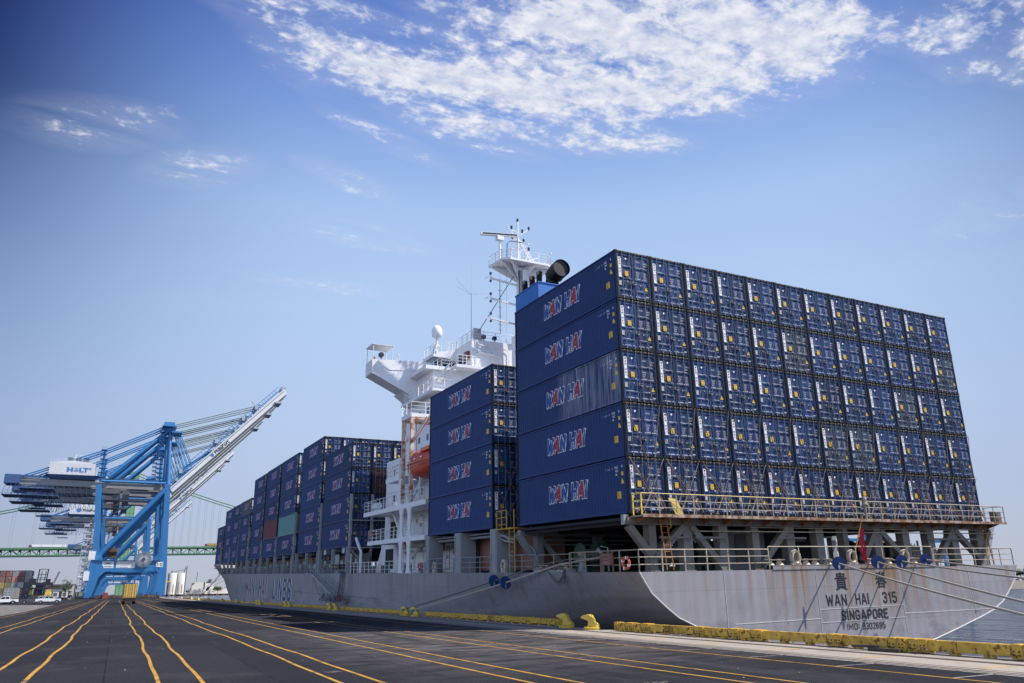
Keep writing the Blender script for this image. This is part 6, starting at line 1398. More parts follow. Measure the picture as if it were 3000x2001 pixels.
    b = MB(); b.box(-7.4, -2.5, -1.1, -1.0, 13.5, 16.5); b.box(-1.4, 6.6, -1.1, -1.0, 13.5, 16.5); s = b.build('load_sign', M_cw, t)
    b = MB(); b.text('ZPMC', (-4.95, -1.12, 15.1), (1, 0, 0), (0, 0, 1), 1.3, center=True, offset=.02, sx=.9); b.text('\u4e0a\u6d77\u632f\u83ef\u91cd\u5de5', (-4.95, -1.12, 13.9), (1, 0, 0), (0, 0, 1), .75, center=True)
    for i, s_ in enumerate(('S.W.L Under Spreader (Single) 50LT', 'S.W.L Under Spreader (Twin)   65LT', 'S.W.L Under Cargo Beam         75LT')): b.text(s_, (-1.2, -1.12, 15.6 - i * .95), (1, 0, 0), (0, 0, 1), .62, offset=.004, sx=.72)
    b.build('lettering', M_black(), s)
    # cable reel
    rl = bpy.data.objects.new('cable_reel', None); C.objects.link(rl); rl.parent = t; rl.location = (9.9, -2.0, 17.4)
    b = MB()
    for k in range(36):
        a = 2 * PI * k / 36; b.bar((.6 * math.cos(a), 0, .6 * math.sin(a)), (3.7 * math.cos(a), 0, 3.7 * math.sin(a)), .13, .2)
    b.build('spoke', M_gal, rl); b = MB(); b.lathe([(0, .15), (3.3, .15), (3.3, .3), (0, .3)], n=28, axis='y'); b.lathe([(0, -.4), (.8, -.4), (.8, .3), (0, .3)], n=14, axis='y'); b.build('drum', M_cd, rl)
    b = MB(); b.box(-9, 16.9, -1.9, -1.0, 16.95, 17.05)
    for z in (.55, 1.1): b.bar((-9, -1.9, 17 + z), (16.9, -1.9, 17 + z), .07)
    for k in range(24): b.bar((-9 + k * 1.12, -1.9, 17), (-9 + k * 1.12, -1.9, 18.1), .07)
    b.box(-10.5, -8, -1.8, 0, 17.0, 19.3); b.build('portal_walkway', M_cbl, t)
    # stair tower landside
    b = MB()
    for k in range(11):
        z = 3 + k * 2.9; x0 = -16.6 - .02 * k; b.box(x0, x0 + 4.2, -1.4, 1.4, z, z + .12); b.box(x0, x0 + 2.0, -1.45, -1.38, z + .12, z + 1.15)
        b.bar((x0 + .2, -.5, z), (x0 + 3.6, -.5, z + 2.9), .16, .3); b.bar((x0 + .2, -1.2, z + 1.0), (x0 + 3.6, -1.2, z + 3.9), .07)
    for x in (-16.6, -14.5, -12.6): b.bar((x, -1.4, 2), (x - .3, -1.4, 34), .12); b.bar((x, 1.4, 2), (x - .3, 1.4, 34), .12)
    b.build('stair_tower', M_gal, t)
    b = MB(); b.box(-16.6, -12, -1.6, 1.6, 9.4, 9.9); b.box(-13.4, -10.6, -1.7, -1.0, 17.2, 21.0); b.box(-14.3, -12.0, -1.8, 1.0, 8, 12); b.build('electrical_cabin', M_cw, t)
    b = MB()
    for k in range(22): z = 20 + k * 1.5; x = -8.6 - .094 * (z - 18); b.box(x, x + .5, -1.4, -1.1, z, z + .12); b.bar((x + .5, -1.3, z), (x + .5, -1.3, z + 1.4), .09)
    for k in range(12): z = 54.5 + k * 2.3; x = 14.6 - .05 * (z - 54); b.box(x - 3.2, x - .8, 3, 8, z, z + .15); b.bar((x - 3.2, 3, z), (x - 3.2, 3, z + 2.3), .12); b.bar((x - .9, 3, z), (x - 3.1, 3, z + 2.3), .12); b.bar((x - 3.2, 3, z + 1.1), (x - .8, 3, z + 1.1), .09)
    b.build('access_ladder', M_cb, t)
    b = MB(); b.tube((-13.4, 6, 54), (-13.4, 6, 69.8), .45, 7); b.tube((-13.4, 11, 54), (-13.4, 11, 69.8), .45, 7)
    for k in range(7): z = 56 + k * 2.2; b.box(-14.8, -12.2, 3.5, 8, z, z + .14); b.bar((-14.8, 3.5, z), (-12.2, 3.5, z + 2.2), .1); b.bar((-14.8, 3.5, z + 1.1), (-12.2, 3.5, z + 1.1), .08); b.bar((-14.8, 3.5, z), (-14.8, 3.5, z + 2.2), .08)
    b.build('stay_mast', M_cbl, t)
    b = MB(); b.box(11.5, 16.5, 2, 14, 82.8, 84.8); b.box(10.8, 17.5, 1, 15, 82.5, 82.8); b.box(15.5, 20.5, 2, 14, 79.6, 80.4)
    for k in range(6): b.bar((10.9 + k * 1.3, 1, 82.8), (10.9 + k * 1.3, 1, 84.2), .1)
    b.build('apex_platform', M_cbl, t)
    # trolley with cab, festoon, head block
    b = MB(); b.box(-12, -4, 3, 13, 48.2, 50.4); b.box(-3, 0, 3, 6, 45.6, 49.4); b.box(-7, -4, 4, 10, 45, 48.2); b.build('trolley', mat('trolley_dark', (.09, .09, .10), .6, var=.5, scale=1), t)
    b = MB()
    for x in (-7.5, -4.5): b.tube((x, 5, 48), (x + 2.0, 5, 22.5), .05, 4); b.tube((x, 10, 48), (x + 2.0, 10, 22.5), .05, 4)
    b.build('hoist_rope', mat('wire_dark', (.08, .06, .05), .6), t)
    b = MB(); b.box(-6.6, -2.0, 2, 13, 21.0, 22.6, 1); b.box(-5.8, -3.0, 3, 12, 22.6, 24.6); b.build('head_block', [M_cb, mat('spreader_brown', (.12, .055, .025), .6)], t)
    b = MB()
    for k in range(13):
        x0 = -46.5 + k * 2.3; 
        if k > 12: break
        dp = 5.5 if k < 8 else 4; b.path([(x0 + 2.0 * u, 2.4, 50.6 - dp * 4 * u * (1 - u)) for u in [j / 8 for j in range(9)]], .10, 4)
    b.build('festoon_cable', M_cd, t)
    return t
_cr = crane('nearest blue crane with HOLT on its white machinery house and Z-12 on its leg', (0, 415, 0), 'HOLT'); freeze_kids(_cr)
for i, (y, x, lab) in enumerate(((446, 0, 'second nearest blue crane, just behind the one marked Z-12'), (490, -.4, 'third nearest blue crane, its white boom the lowest of the near three'))):
    o = copy_tree(_cr); o.location = (x, y, 0); tag(o, lab, 'crane', 'blue and white ship-to-shore cranes along the quay')
_cr2 = crane('blue crane farther back with PhilaPort on its white machinery house', (-1.0, 625, 0), 'PHILA', num='Z-09'); freeze_kids(_cr2)
for i, (y, x, lab) in enumerate(((680, -1.2, 'blue crane behind the one with PhilaPort on its house'), (1000, -2, 'farthest blue crane on the quay, small before the green bridge deck'))):
    o = copy_tree(_cr2); o.location = (x, y, 0); tag(o, lab, 'crane', 'blue and white ship-to-shore cranes along the quay')
# pier with cranes seen through the stern openings
b = MB(); b.box(330, 520, 270, 380, -6, 1.0); tag(b.build('far_pier', conc), kind='structure')
for x, lab in ((363, 'blue crane portal seen through the stern openings just right of the red ensign'), (432, 'blue crane portal seen through the stern openings near the right corner')):
    t = thing('portal_crane', lab, 'crane', (x, 300, 0), group='blue cranes on the far pier')
    for xx in (0, 13): b = MB(); b.bar((xx, 0, 1), (xx + .6, 0, 25.5), 1.3, 1.6, up=(0, 1, 0)); b.bar((xx, 9, 1), (xx + .6, 9, 25.5), 1.3, 1.6, up=(0, 1, 0)); b.build('leg', M_cb, t)
    b = MB(); b.box(-.4, 14.5, -.8, .8, 23.6, 25.2); b.box(-.4, 14.5, 8.2, 9.8, 23.6, 25.2); b.box(-.4, 14.5, -.6, .6, 15.2, 16.4); b.build('beam', M_cb, t); b = MB(); b.bar((1, 0, 24), (6.5, 0, 16), .8); b.bar((12.5, 0, 24), (7.5, 0, 16), .8); b.bar((2, 0, 25), (6, 0, 30), .9); b.build('brace', M_cb, t)
    b = MB(); b.box(5, 9.5, -1.8, 2, 24.6, 29.5); b.box(6, 8.2, -2.2, -.6, 19.8, 22); b.build('machinery_house', mat('crane_grey_blue', (.20, .26, .36), .5), t)
b = MB(); b.box(388, 398, 302, 310, 1, 9)
for k in range(8): b.bar((388 + k * 1.3, 302, 9 + (k % 3)), (390 + k * 1.3, 302, 20), .25); b.bar((388, 302, 10 + k * 1.5), (398, 302, 10 + k * 1.5), .2)
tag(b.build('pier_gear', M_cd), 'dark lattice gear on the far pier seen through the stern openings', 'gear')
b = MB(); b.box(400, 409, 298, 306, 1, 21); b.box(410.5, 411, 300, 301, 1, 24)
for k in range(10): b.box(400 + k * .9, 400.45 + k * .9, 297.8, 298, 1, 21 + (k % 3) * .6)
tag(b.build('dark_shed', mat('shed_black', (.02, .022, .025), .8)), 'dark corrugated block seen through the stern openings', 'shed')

# ================================================================== suspension bridge
br = thing('suspension_bridge', 'green suspension bridge with truss deck crossing behind the cranes', 'bridge', (0, 1100, 0))
M_bg = mat('bridge_green', (.075, .20, .10), .6, var=.12, scale=.05); M_bgl = mat('bridge_green_pale', (.17, .33, .18), .6, var=.1, scale=.05)
def dz(x): return 54.9 + (x + 129) * .0157
b = MB()
for y in (0, 26):
    b = MB()
    for x0 in range(-360, 640, 20): b.bar((x0, y, dz(x0)), (x0 + 20, y, dz(x0 + 20)), 1.6, 2.2); b.bar((x0, y, dz(x0) - 8.2), (x0 + 20, y, dz(x0 + 20) - 8.2), 1.4, 1.5)
    b.build('truss_chord', M_bg, br)
b = MB()
for y in (0, 26):
    for k, x0 in enumerate(range(-360, 640, 10)): b.bar((x0, y, dz(x0) - 8), (x0, y, dz(x0)), .9); (b.bar((x0, y, dz(x0) - 8), (x0 + 10, y, dz(x0)), .8) if k % 2 else b.bar((x0, y, dz(x0)), (x0 + 10, y, dz(x0) - 8), .8))
b.build('truss_web', M_bg, br)
b = MB()
for x0 in range(-360, 640, 20): b.bar((x0, 13, dz(x0) + .2), (x0 + 20, 13, dz(x0 + 20) + .2), 25, 1.5)
for x0 in range(-360, 640, 10): b.bar((x0, 1, dz(x0) - 2), (x0, 25, dz(x0) - 2), .9, 3)
b.build('road_deck', mat('bridge_deck', (.06, .07, .06), .8), br)
for y in (-1, 27):
    b = MB(); b.bar((3.5, y, -2), (3.5, y, 152), 10.5, 6, up=(0, 1, 0)); 
    for k in range(14): b.box(-1.8, 8.8, y - 3.1, y - 3.0, k * 11, k * 11 + .5, 1)
    for x in (-.5, 3.5, 7.5): b.box(x - .3, x + .3, y - 3.1, y - 3.0, 0, 152, 1)
    b.build('tower_leg', [M_bgl, M_bg], br)
b = MB(); 
for z in (30, 90, 146): b.box(-.5, 7, 2, 24, z, z + 5)
b.build('tower_brace', M_bg, br)
b = MB()
def cabz(x): return 152 - 67 * (1 - ((x + 330) / 333.5) ** 2) if x < 3.5 else 152 - 96 * (1 - ((400 - x) / 396.5) ** 2)
def cz(x): return 88.5 + (152 - 88.5) * ((x + 205) / 208.5) ** 1.75 if -205 < x < 3.5 else (88.5 + .0002 * (x + 205) ** 2 if x <= -205 else 66 + 86 * max(0, (420 - x) / 416.5) ** 1.75)
for y in (0, 26): 
    b.path([(x, y, cz(x)) for x in range(-360, 4, 9)] + [(3.5, y, 152)] + [(x, y, cz(x)) for x in range(12, 420, 9)], .75, 6)
b.build('main_cable', M_bg, br)
b = MB()
for y in (0, 26):
    for x in list(range(-352, 0, 23)) : b.bar((x, y, dz(x)), (x, y, cz(x)), .26)
    for x in list(range(14, 410, 9)): b.bar((x, y, dz(x)), (x, y, cz(x)), .26)
b.build('hanger', mat('hanger_grey', (.22, .27, .27), .6), br)
def lorry(x, lab, colr, L_, yy=1108):
    t = thing('lorry', lab, 'truck', (x, yy, dz(x) + 1)); m_ = mat('lorry_%s' % colr[0], colr[1], .6)
    b = MB(); b.box(0, L_, 0, 2.6, 1.3, 4.3); b.build('box_body', m_, t); b = MB(); b.box(-3.2, -.4, .1, 2.5, .8, 3.4); b.box(-3.4, -3.2, .2, 2.4, 1.9, 3.0); b.build('cab', mat('cab_brown', (.10, .03, .03), .5), t)
    b = MB()
    for xx in (-2.4, 1.5, L_ - 3, L_ - 1.5): b.lathe([(0, 0), (.55, 0), (.55, .4), (0, .4)], (xx, -.05, .5), 10, 0, 'y')
    b.box(-.4, L_, .4, 2.2, .9, 1.3); b.build('wheel', mat('tyre', (.012, .012, .012), .9), t); return t
lorry(-98, 'white box lorry driving over the green bridge at left', ('white', (.7, .7, .7)), 36); lorry(101, 'ochre container lorry on the green bridge just left of the ship', ('ochre', (.42, .25, .06)), 13)

# ================================================================== far bank at left: silos, works, sheds
M_silo = mat('silo_concrete', (.62, .58, .52), .8, var=.06, scale=.05, streak=(.15, .60, .75), scol=(.45, .42, .38), sz=.02)
t = thing('grain_silo', 'pair of tall pale concrete silos with pipes and conveyor on top across the river', 'silo', (0, 1510, 0))
for x in (86.5, 100.6):
    b = MB(); b.lathe([(7.0, -2), (7.0, 34.5), (6.6, 35), (0, 35.5)], (x, 7, 0), 28); o = b.build('silo_cylinder', M_silo, t)
    b = MB(); b.box(x - 4.2, x - 3.7, -1, 0, 2, 20); b.box(x + 2.2, x + 2.7, -.6, 0, 2, 17); b.build('slot', mat('silo_slot', (.14, .13, .12), .8), o)
b = MB(); b.box(78.6, 79.6, 2, 12, -2, 35); b.bar((82, 7, 36), (106, 7, 41), .9); b.tube((107.8, 3, -2), (107.8, 3, 46), .8, 6); b.tube((104, 5, 36), (106, 5, 47), .5, 5); b.bar((105, 3, 41), (109, 3, 46), .6); b.lathe([(0, 0), (1.2, 0), (1.2, 4), (0, 4)], (84.5, 6, 35), 8); b.tube((95, 6, 35), (95, 6, 38), .4); b.tube((106.5, 3, 42), (108.5, 3, 48), .4); b.build('conveyor_pipe', mat('works_dark', (.14, .14, .14), .7, var=.4), t)
b = MB(); b.box(72, 84, -2, -1, 20.2, 21.4); b.build('yellow_boom', M_yel(), t)
t = thing('process_plant', 'industrial works with grey pipes and pale block beside the silos across the river', 'building', (0, 1520, 0)); 
b = MB(); b.box(120, 141, 0, 12, 6.5, 19.5); b.box(139, 143, 0, 12, -2, 20); b.build('wall', mat('works_cream', (.60, .57, .51), .8, var=.05), t)
b = MB(); b.path([(119, -1, 4), (119, -1, 14), (120.5, -1, 18), (124, -1, 19)], 1.0, 8); b.path([(116, -1, -2), (117, -1, 8), (119, -1, 12)], .8, 8)
for k in range(16): b.box(113 + k * 1.7, 113 + k * 1.7 + random.uniform(.5, 2), -2, 3, -2, random.uniform(2, 9))
for k in range(12): b.bar((112 + k * 2.4, -2, random.uniform(0, 4)), (116 + k * 2.4, -2, random.uniform(3, 9)), .5)
b.build('pipework', mat('works_grey', (.30, .29, .28), .7, var=.5, scale=.3), t)
b = MB()
for k in range(12): b.box(126.3, 127.5, 4, 5, 19.5 + k * 1.5, 20.8 + k * 1.5)
b.build('chimney', mat('works_dark', (.14, .14, .14), .7), t)
t = thing('white_warehouse', 'white block and long low wall beside the works across the river', 'building', (0, 1530, 0)); b = MB(); b.box(141.3, 158, 0, 14, -2, 17.5); b.box(152, 183, -3, 14, -2, 8.8); b.build('wall', mat('wh_white', (.62, .60, .56), .8, var=.08, scale=.1), t)
b = MB(); b.box(144, 152, 3, 9, 17.5, 20.5); b.box(148, 153, 3, 9, 19, 24.5)
for k in range(7): b.bar((144 + k * 1.4, 2, 17.5), (146 + k * 1.2, 2, 23 + k * .5), .35)
b.tube((154, 3, 15), (154, 3, 33), .12, 4); b.build('roof_plant', mat('works_dark', (.14, .14, .14), .7), t)
b = MB()
for k in range(60):
    x = random.uniform(78, 184); s = random.uniform(.5, 1.6); b.box(x, x + s * 1.6, 1500.5, 1502, -2.8, -2.6 + s)
tag(b.build('shore_clutter', mat('clutter', (.32, .22, .16), .8, var=.9, scale=.2)), 'low clutter of parked vehicles and stores along the far shore', 'clutter', kind='stuff')
# foliage helper
M_leaf = mat('leaf_green', (.055, .085, .035), .75, var=.5, scale=1.2); M_bark = mat('bark', (.10, .08, .06), .9)
def crown(c, rx, ry, rz, n, ls, seed=1):
    rnd = random.Random(seed); b = MB(); cl = [(rnd.uniform(-.7, .7), rnd.uniform(-.7, .7), rnd.uniform(-.5, .75)) for _ in range(14)]
    for _ in range(n):
        k = rnd.choice(cl); r_ = .42; p = Vector((c[0] + rx * (k[0] + rnd.gauss(0, r_ * .5)), c[1] + ry * (k[1] + rnd.gauss(0, r_ * .5)), c[2] + rz * (k[2] + rnd.gauss(0, r_ * .5))))
        a = Vector((rnd.gauss(0, 1), rnd.gauss(0, 1), rnd.gauss(0, 1))).normalized() * ls; d_ = a.orthogonal().normalized() * ls * .7
        b.add([p - a, p + d_, p + a, p - d_], [(0, 1, 2, 3)])
    return b
def tree(x, y, h, w_, lab, n=500, ls=.25, seed=1, grp=None):
    t = thing('tree', lab, 'tree', (x, y, 0), group=grp)
    b = MB(); b.tube((0, 0, -1), (0, 0, h * .55), h * .035, 7, r2=h * .02)
    for k in range(5): a = k * 1.3 + seed; b.tube((0, 0, h * (.3 + .05 * k)), (w_ * .5 * math.cos(a), w_ * .5 * math.sin(a), h * (.6 + .05 * k)), h * .014, 5, r2=h * .005)
    b.build('trunk', M_bark, t); crown((0, 0, h * .68), w_, w_, h * .34, n, ls, seed).build('crown', M_leaf, t, fix=False); return t
tree(163, 1515, 11.5, 7.5, 'dark round tree by the white wall across the river', 900, .8, 3); tree(112.5, 1505, 6, 3, 'small bush tree between the silos and the works', 400, .6, 5)
tree(-19.5, 392, 8.2, 1.8, 'small leafy tree beside the crane stair tower at left', 500, .22, 8)
# right far shore
sheet('far_shore', [(1150, 350), (4000, -1500), (5000, 1500), (1700, 1500), (1250, 800)], -1.0, mat('bank_ground', (.30, .26, .21), .9))
rnd = random.Random(4)
for k in range(26):
    s = k / 25; x = 1230 + 120 * s + rnd.uniform(-8, 8); y = 790 - 280 * s
    tree(x, y, rnd.uniform(15, 23), rnd.uniform(8, 12), 'leafy tree on the far right shore, %s from the left in the row' % (ords + ['thirteenth', 'fourteenth', 'fifteenth', 'sixteenth', 'seventeenth', 'eighteenth', 'nineteenth', 'twentieth', 'twenty-first', 'twenty-second', 'twenty-third', 'twenty-fourth', 'twenty-fifth', 'twenty-sixth'])[k], 320, 1.7, k + 20, 'trees on the far right shore')
b = MB()
for k in range(160):
    x = rnd.uniform(1160, 1260); y = 790 - (x - 1160) * .95 + rnd.uniform(-20, 20); s = rnd.uniform(1, 3.5); b.box(x, x + s * 2, y, y + s, -1.5, s)
tag(b.build('marina_clutter', mat('clutter_pale', (.45, .43, .42), .7, var=.9, scale=.1)), 'pale boats and stores on the far right shore under the trees', 'clutter', kind='stuff')

# ================================================================== left yard
cols = {'m': (.13, .03, .03), 'r': (.22, .04, .03), 'b': (.16, .06, .04), 'g': (.22, .23, .22), 's': (.45, .17, .10), 'y': (.36, .24, .03), 'o': (.14, .13, .04), 'O': (.50, .16, .02), 'R': (.35, .07, .02), 'w': (.45, .46, .42), 'n': (.02, .035, .09), 'B': (.03, .06, .22), 'k': (.08, .07, .07)}
cname = {'m': 'maroon', 'r': 'dark red', 'b': 'brown', 'g': 'grey', 's': 'salmon', 'y': 'yellow', 'o': 'olive', 'O': 'orange', 'R': 'orange red', 'w': 'off-white', 'n': 'navy', 'B': 'blue', 'k': 'charcoal'}
rowsY = ['mmrgrg', 'gbmsmg', 'byogwn', 'mboROn', 'kgmmrn', ]
ybx = {}
def yard_box(c, loc, lab, grp='containers in the yard stack at left', L_=12.19):
    t = thing('yard_container', lab, 'container', loc, group=grp)
    if c not in ybx:
        b = MB(); b.box(.0, 2.43, .12, L_, .12, 2.55)
        for k in range(40): b.box(2.43, 2.45, .3 + k * .3, .42 + k * .3, .2, 2.5)
        for x in (0, 2.31): b.box(x, x + .13, 0, .13, 0, 2.6)
        b.box(0, 2.44, 0, .14, 0, .15); b.box(0, 2.44, 0, .14, 2.46, 2.6); m_ = mat('yard_' + cname[c].replace(' ', '_'), cols[c], .6, var=.2, scale=.6); o = b.build('body', m_, t)
        d = MB(); d.box(.14, 1.2, .06, .13, .15, 2.45); d.box(1.24, 2.3, .06, .13, .15, 2.45)
        for z in (.75, 1.35, 1.95): d.box(.16, 1.18, .03, .06, z, z + .14); d.box(1.26, 2.28, .03, .06, z, z + .14)
        o2 = d.build('door', m_, t); r = MB()
        for x in (.4, .9, 1.5, 2.0): r.tube((x, .0, .1), (x, .0, 2.5), .045, 4)
        r.box(1.35, 1.9, .02, .05, 1.75, 2.05) if c in 'rmng' else None
        o3 = r.build('locking_bar', mat('yard_rod', (.45, .43, .40), .5), t); ybx[c] = (o.data, o2.data, o3.data)
    else:
        for nm, me in zip(('body', 'door', 'locking_bar'), ybx[c]): o = bpy.data.objects.new(nm, me); C.objects.link(o); o.parent = t
    return t
tr5 = ['bottom', 'second lowest', 'middle', 'second highest', 'top']
for i, row in enumerate(rowsY):
    for j, c in enumerate(row): yard_box(c, (-51.4 + j * 2.52, 432, (4 - i) * 2.62), '%s container, %s tier, %s column of the colourful yard stack at left' % (cname[c], tr5[4 - i], ords[j]))
for i, c in enumerate('rBB'): yard_box(c, (-35.9 + i * .3, 452 + i, i * 2.62), '%s container behind the right end of the yard stack, %s' % (cname[c], ['on the ground', 'in the middle', 'on top'][i]), 'containers behind the yard stack')
for r, i in ((1, 0), (2, 1)): pass
M_ty = mat('tyre', (.012, .012, .012), .9); M_vglass = mat('car_glass', (.01, .012, .015), .08, spec=.9)
def pickup(label, loc, rz, colr):
    t = thing('pickup_truck', label, 'pickup truck', loc, (0, 0, rz), 'pickup trucks parked in the yard'); m_ = mat('paint_' + colr[0], colr[1], .3, var=.05)
    b = MB(); b.prism([(-2.75, .55), (-2.75, 1.05), (-1.55, 1.12), (-.9, 1.13), (.9, 1.13), (2.75, 1.12), (2.8, .55), (2.2, .5), (1.9, .85), (1.3, .85), (1.0, .5), (-1.3, .5), (-1.6, .85), (-2.2, .85), (-2.45, .5)], -.95, .95); b.build('body', m_, t)
    b = MB(); b.prism([(-1.5, 1.13), (-.75, 1.78), (.75, 1.82), (1.0, 1.13)], -.82, .82); b.build('cab', m_, t)
    b = MB(); b.prism([(-1.25, 1.2), (-.72, 1.68), (-.1, 1.70), (-.1, 1.2)], -.84, .84); b.prism([(.0, 1.2), (.0, 1.70), (.66, 1.72), (.82, 1.2)], -.84, .84); b.add([(-1.52, -.75, 1.15), (-1.52, .75, 1.15), (-.80, .75, 1.76), (-.80, -.75, 1.76)], [(0, 1, 2, 3)]); b.build('window', M_vglass, t)
    b = MB(); b.box(1.05, 2.75, -.8, .8, .9, 1.10); b.build('load_bed', mat('bed_dark', (.03, .03, .03), .8), t)
    for x in (-1.9, 1.6):
        for y in (-.92, .92):
            b = MB(); b.lathe([(0, -.12), (.34, -.12), (.38, -.08), (.38, .08), (.34, .12), (0, .12)], (x, y, .38), 14, 0, 'y'); w_ = b.build('wheel', M_ty, t); b = MB(); b.lathe([(0, -.13), (.2, -.13), (.2, .13), (0, .13)], (x, y, .38), 10, 0, 'y'); b.build('rim', mat('rim_grey', (.35, .35, .36), .4, .5), w_)
    for y in (-.7, .7):
        b = MB(); b.box(-2.79, -2.74, y - .18, y + .18, .78, .98); b.build('headlight', mat('lamp_clear', (.6, .6, .58), .2), t); b = MB(); b.box(2.76, 2.82, y - .12, y + .12, .75, 1.0); b.build('tail_light', mat('lamp_red', (.3, .01, .01), .3), t)
    return t
pickup('white pickup truck alone at the far left edge before the grey container', (-24.2, 232, 0), 0.2, ('white', (.70, .70, .70)))
pickup('dark grey pickup truck, leftmost of three before the container handler', (-18.2, 233, 0), .05, ('grey', (.07, .075, .09)))
pickup('white pickup truck, middle of three before the container handler', (-16.6, 238, 0), .1, ('white', (.70, .70, .70)))
pickup('white pickup truck, rightmost of three before the container handler', (-14.9, 231, 0), 3.2, ('white', (.70, .70, .70)))
pickup('dark blue van-like pickup in the shade beside the crane stair tower', (-17.6, 395, 0), 1.5, ('navy', (.02, .03, .07)))
# grey container on a trailer
t = thing('parked_trailer', 'grey container on a parked trailer at the far left edge', 'trailer', (-26.3, 246, 0)); b = MB(); b.box(0, 2.44, 0, 12, 1.2, 3.9)
for k in range(30): b.box(2.44, 2.46, .3 + k * .4, .45 + k * .4, 1.3, 3.8)
b.build('box_body', mat('yard_grey', cols['g'], .6), t); b = MB()
for x in (.4, .9, 1.5, 2.0): b.tube((x, -.04, 1.25), (x, -.04, 3.8), .04, 4)
for z in (1.8, 2.4, 3.0): b.box(.1, 2.3, -.03, 0, z, z + .12)
b.build('locking_bar', mat('yard_rod', (.45, .43, .40), .5), t); b = MB(); b.box(.3, 2.1, 0, 12, .8, 1.2)
for y in (1, 2.2, 10.5): b.lathe([(0, 0), (.5, 0), (.5, 2.2), (0, 2.2)], (.1, y, .5), 12, 0, 'x')
b.build('chassis', M_ty, t)
# top loader
t = thing('container_handler', 'tall black mast container handler with yellow body in the yard at left', 'container handler', (-28.3, 385, 0))
M_blackst = mat('handler_black', (.015, .016, .02), .5, var=.3, scale=1); M_hy = mat('handler_yellow', (.60, .40, .03), .5, var=.15, scale=1)
b = MB()
for x in (-1.9, 1.3): b.bar((x, 0, 1.0), (x + .5, 0, 12.4), .42, .5)
for z in (8.2, 8.9, 10.2, 12.3): b.bar((-1.6 + (z - 8) * .03, 0, z), (1.7 + (z - 8) * .03, 0, z), .25)
b.bar((-1.0, 0, 1.0), (-.4, 0, 11.6), .25, .3); b.bar((.5, 0, 1.0), (1.1, 0, 11.6), .25, .3)
for z in (2, 3.5, 5, 6.5): b.bar((-1.9, 0, z), (1.4, 0, z + .6), .3)
b.build('mast', M_blackst, t); b = MB(); b.box(-6.0, 4.2, -1.2, .3, 6.0, 7.0); b.box(-4.5, -2.0, -1.2, .3, 7.0, 8.6); b.box(1.6, 3.2, -1.2, .3, 7.0, 8.4); b.box(-7.8, 2.8, -1.2, -.2, 4.4, 5.0); b.box(-6.2, -5.6, -1.3, -.9, 4.6, 6.4); b.box(3.8, 4.4, -1.3, -.9, 4.8, 6.4); b.build('spreader', M_blackst, t)
b = MB(); b.box(-3.8, 3.6, .8, 8, .9, 2.4); b.box(-3.9, -2.9, .6, 2.0, 2.4, 5.4); b.box(1.9, 3.4, 4, 8, 2.4, 4.2); b.build('body', M_hy, t); b = MB(); b.box(-2.6, -1.2, 1.5, 3.6, 2.4, 4.8); b.build('cab', M_vglass, t)
for x in (-3.8, 2.6):
    b = MB(); b.lathe([(0, 0), (1.0, 0), (1.0, 1.2), (0, 1.2)], (x, .9, 1.0), 14, 0, 'x'); b.build('wheel', M_ty, t)
# warehouse with dock doors and trailers
t = thing('warehouse', 'low pale warehouse with canopy and dock doors behind the pickup trucks', 'warehouse', (0, 405, 0)); M_wh = mat('warehouse_pale', (.40, .40, .38), .8, var=.08, scale=.3)
b = MB(); b.box(-29, -17.2, 2, 40, 0, 6.4); b.build('wall', M_wh, t); b = MB(); b.box(-29.2, -17.0, -1, 42, 6.4, 6.75); b.box(-28.5, -17.6, 0, 2.2, 3.5, 3.75); b.build('roof', mat('roof_grey', (.34, .35, .36), .7), t)
b = MB(); b.box(-27.2, -22.4, 1.9, 2.0, 4.5, 5.9); b.box(-21.6, -17.8, 1.9, 2.0, 4.5, 5.9); b.build('window', mat('win_olive', (.15, .14, .11), .4), t)
b = MB(); 
for x in (-27.5, -24.6, -21, ): b.box(x, x + 2.2, 1.85, 2.0, .9, 3.3)
b.build('dock_door', M_dark, t); b = MB(); b.box(-17.5, -17.1, .5, 1.4, 0, 1.2); b.build('bollard_post', M_hy, t)
for i, (x, n_) in enumerate(((-27.2, 'left'), (-24.4, 'middle'), (-20.9, 'right'))):
    t2 = thing('box_trailer', 'white box trailer backed to the pale warehouse, %s of three' % n_, 'trailer', (x, 398, 0), group='trailers at the warehouse docks'); b = MB(); b.box(0, 2.0, 0, 6, .9, 3.2); b.build('box_body', mat('paint_white', (.7, .7, .7), .3), t2); b = MB()
    for yy in (1, 4.5): b.lathe([(0, 0), (.5, 0), (.5, 1.8), (0, 1.8)], (.1, yy, .5), 10, 0, 'x')
    b.box(.3, 1.7, .2, 5.8, .6, .9); b.build('chassis', M_ty, t2); b = MB(); b.box(.25, 1.75, -.05, 0, 1.4, 2.9); b.build('door', mat('door_dark', (.12, .125, .13), .5), t2)
for x, h_, n_ in ((-30, 15, 'red lattice crane jib above the warehouse roof'), ):
    t2 = thing('lattice_jib', n_, 'crane', (-42, 640, 0)); b = MB(); b.bar((0, 0, 4), (4.5, 0, 17.5), .35); b.bar((1.0, 0, 4), (5.0, 0, 17.5), .35)
    for k in range(10): b.bar((.45 * k, 0, 4 + 1.35 * k), (1 + .42 * (k + 1), 0, 5.3 + 1.35 * k), .15)
    b.build('jib', mat('jib_red', (.35, .08, .07), .6), t2)
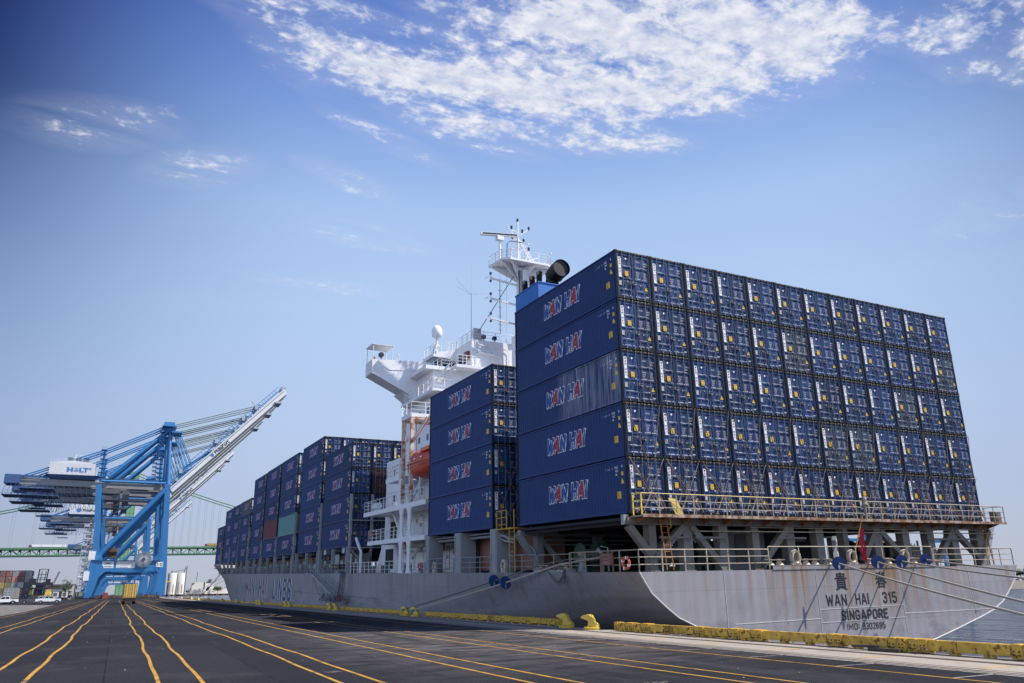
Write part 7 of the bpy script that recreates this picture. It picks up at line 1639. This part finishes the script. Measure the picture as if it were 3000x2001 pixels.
# road truck with gold container
t = thing('container_truck', 'yard truck carrying a gold container away along the painted lanes', 'truck', (1.35, 178, 0)); M_gold = mat('container_gold', (.52, .33, .06), .5, var=.12, scale=.8)
b = MB(); b.box(0, 2.44, .1, 12.1, 1.15, 3.95); 
for k in range(40): b.box(-.02, 0, .3 + k * .29, .42 + k * .29, 1.3, 3.85)
b.build('container_body', M_gold, t)
for x0, x1 in ((.12, 1.19), (1.25, 2.32)):
    b = MB(); b.box(x0, x1, .03, .1, 1.25, 3.85)
    for k in range(6): b.box(x0 + .05, x1 - .05, -.01, .03, 1.45 + k * .41, 1.68 + k * .41)
    d = b.build('door', mat('gold_light', (.68, .48, .12), .5, var=.1), t); b = MB()
    for x in (x0 + .3, x0 + .8): b.box(x - .035, x + .035, -.05, .0, 1.2, 3.9)
    b.build('locking_bar', mat('bar_brown', (.16, .09, .03), .6), d)
b = MB(); b.box(.0, 2.44, .02, .1, 1.15, 1.27); b.box(0, 2.44, .02, .1, 3.83, 3.95); b.box(0, .1, .02, .1, 1.15, 3.95); b.box(2.34, 2.44, .02, .1, 1.15, 3.95); b.box(1.19, 1.25, .02, .1, 1.2, 3.9); b.build('door_frame', mat('bar_brown', (.16, .09, .03), .6), t)
b = MB(); b.box(.4, 2.04, -.3, 12, .75, 1.12); b.box(.0, 2.44, -.35, -.25, .55, .85); b.box(.4, .5, .1, .2, .3, .8); b.build('chassis', M_blackst, t)
for y in (1.2, 2.5):
    for x in (-.02, 1.86):
        b = MB(); b.lathe([(0, 0), (.52, 0), (.52, .6), (0, .6)], (x, y, .52), 14, 0, 'x'); b.build('wheel', M_ty, t)
b = MB(); b.box(.1, 2.3, 13, 15.5, .9, 3.3); b.build('cab', mat('paint_white', (.7, .7, .7), .3), t)
b = MB(); b.box(2.05, 2.35, -.37, -.35, .62, .74); b.box(.1, .4, -.37, -.35, .62, .74); b.build('tail_light', mat('lamp_red', (.3, .01, .01), .3), t)
# things between the crane legs
b = MB(); b.box(-.5, 1.5, 0, 6, 0, 2.6); tag(b.build('red_yard_container', mat('yard_dark_red', cols['r'], .6), None, (-4.6, 398, 0)), 'small red container on the ground under the crane portals', 'container')
b = MB()
for k in range(24): x = -8 + k * 1.1; b.box(x, x + random.uniform(.6, 1.4), 0, 2, .3, random.uniform(.9, 1.8))
tag(b.build('hatch_cover_stack', mat('hatch_mixed', (.12, .07, .05), .8, var=.8, scale=.6), None, (0, 404, 0)), 'row of low dark spreaders and gear lying between the crane legs', 'gear', kind='stuff')
# shore cover: tree line and sheds far behind the yard at left
b = MB()
for k in range(36): x = -420 + k * 11 + random.uniform(-3, 3); h_ = random.uniform(4, 9); b.box(x, x + random.uniform(8, 14), 0, 10, 0, h_)
tag(b.build('distant_sheds', mat('distant', (.20, .20, .19), .9, var=.4, scale=.05), None, (0, 1250, 0)), 'hazy line of low sheds far behind the yard', 'sheds', kind='stuff')
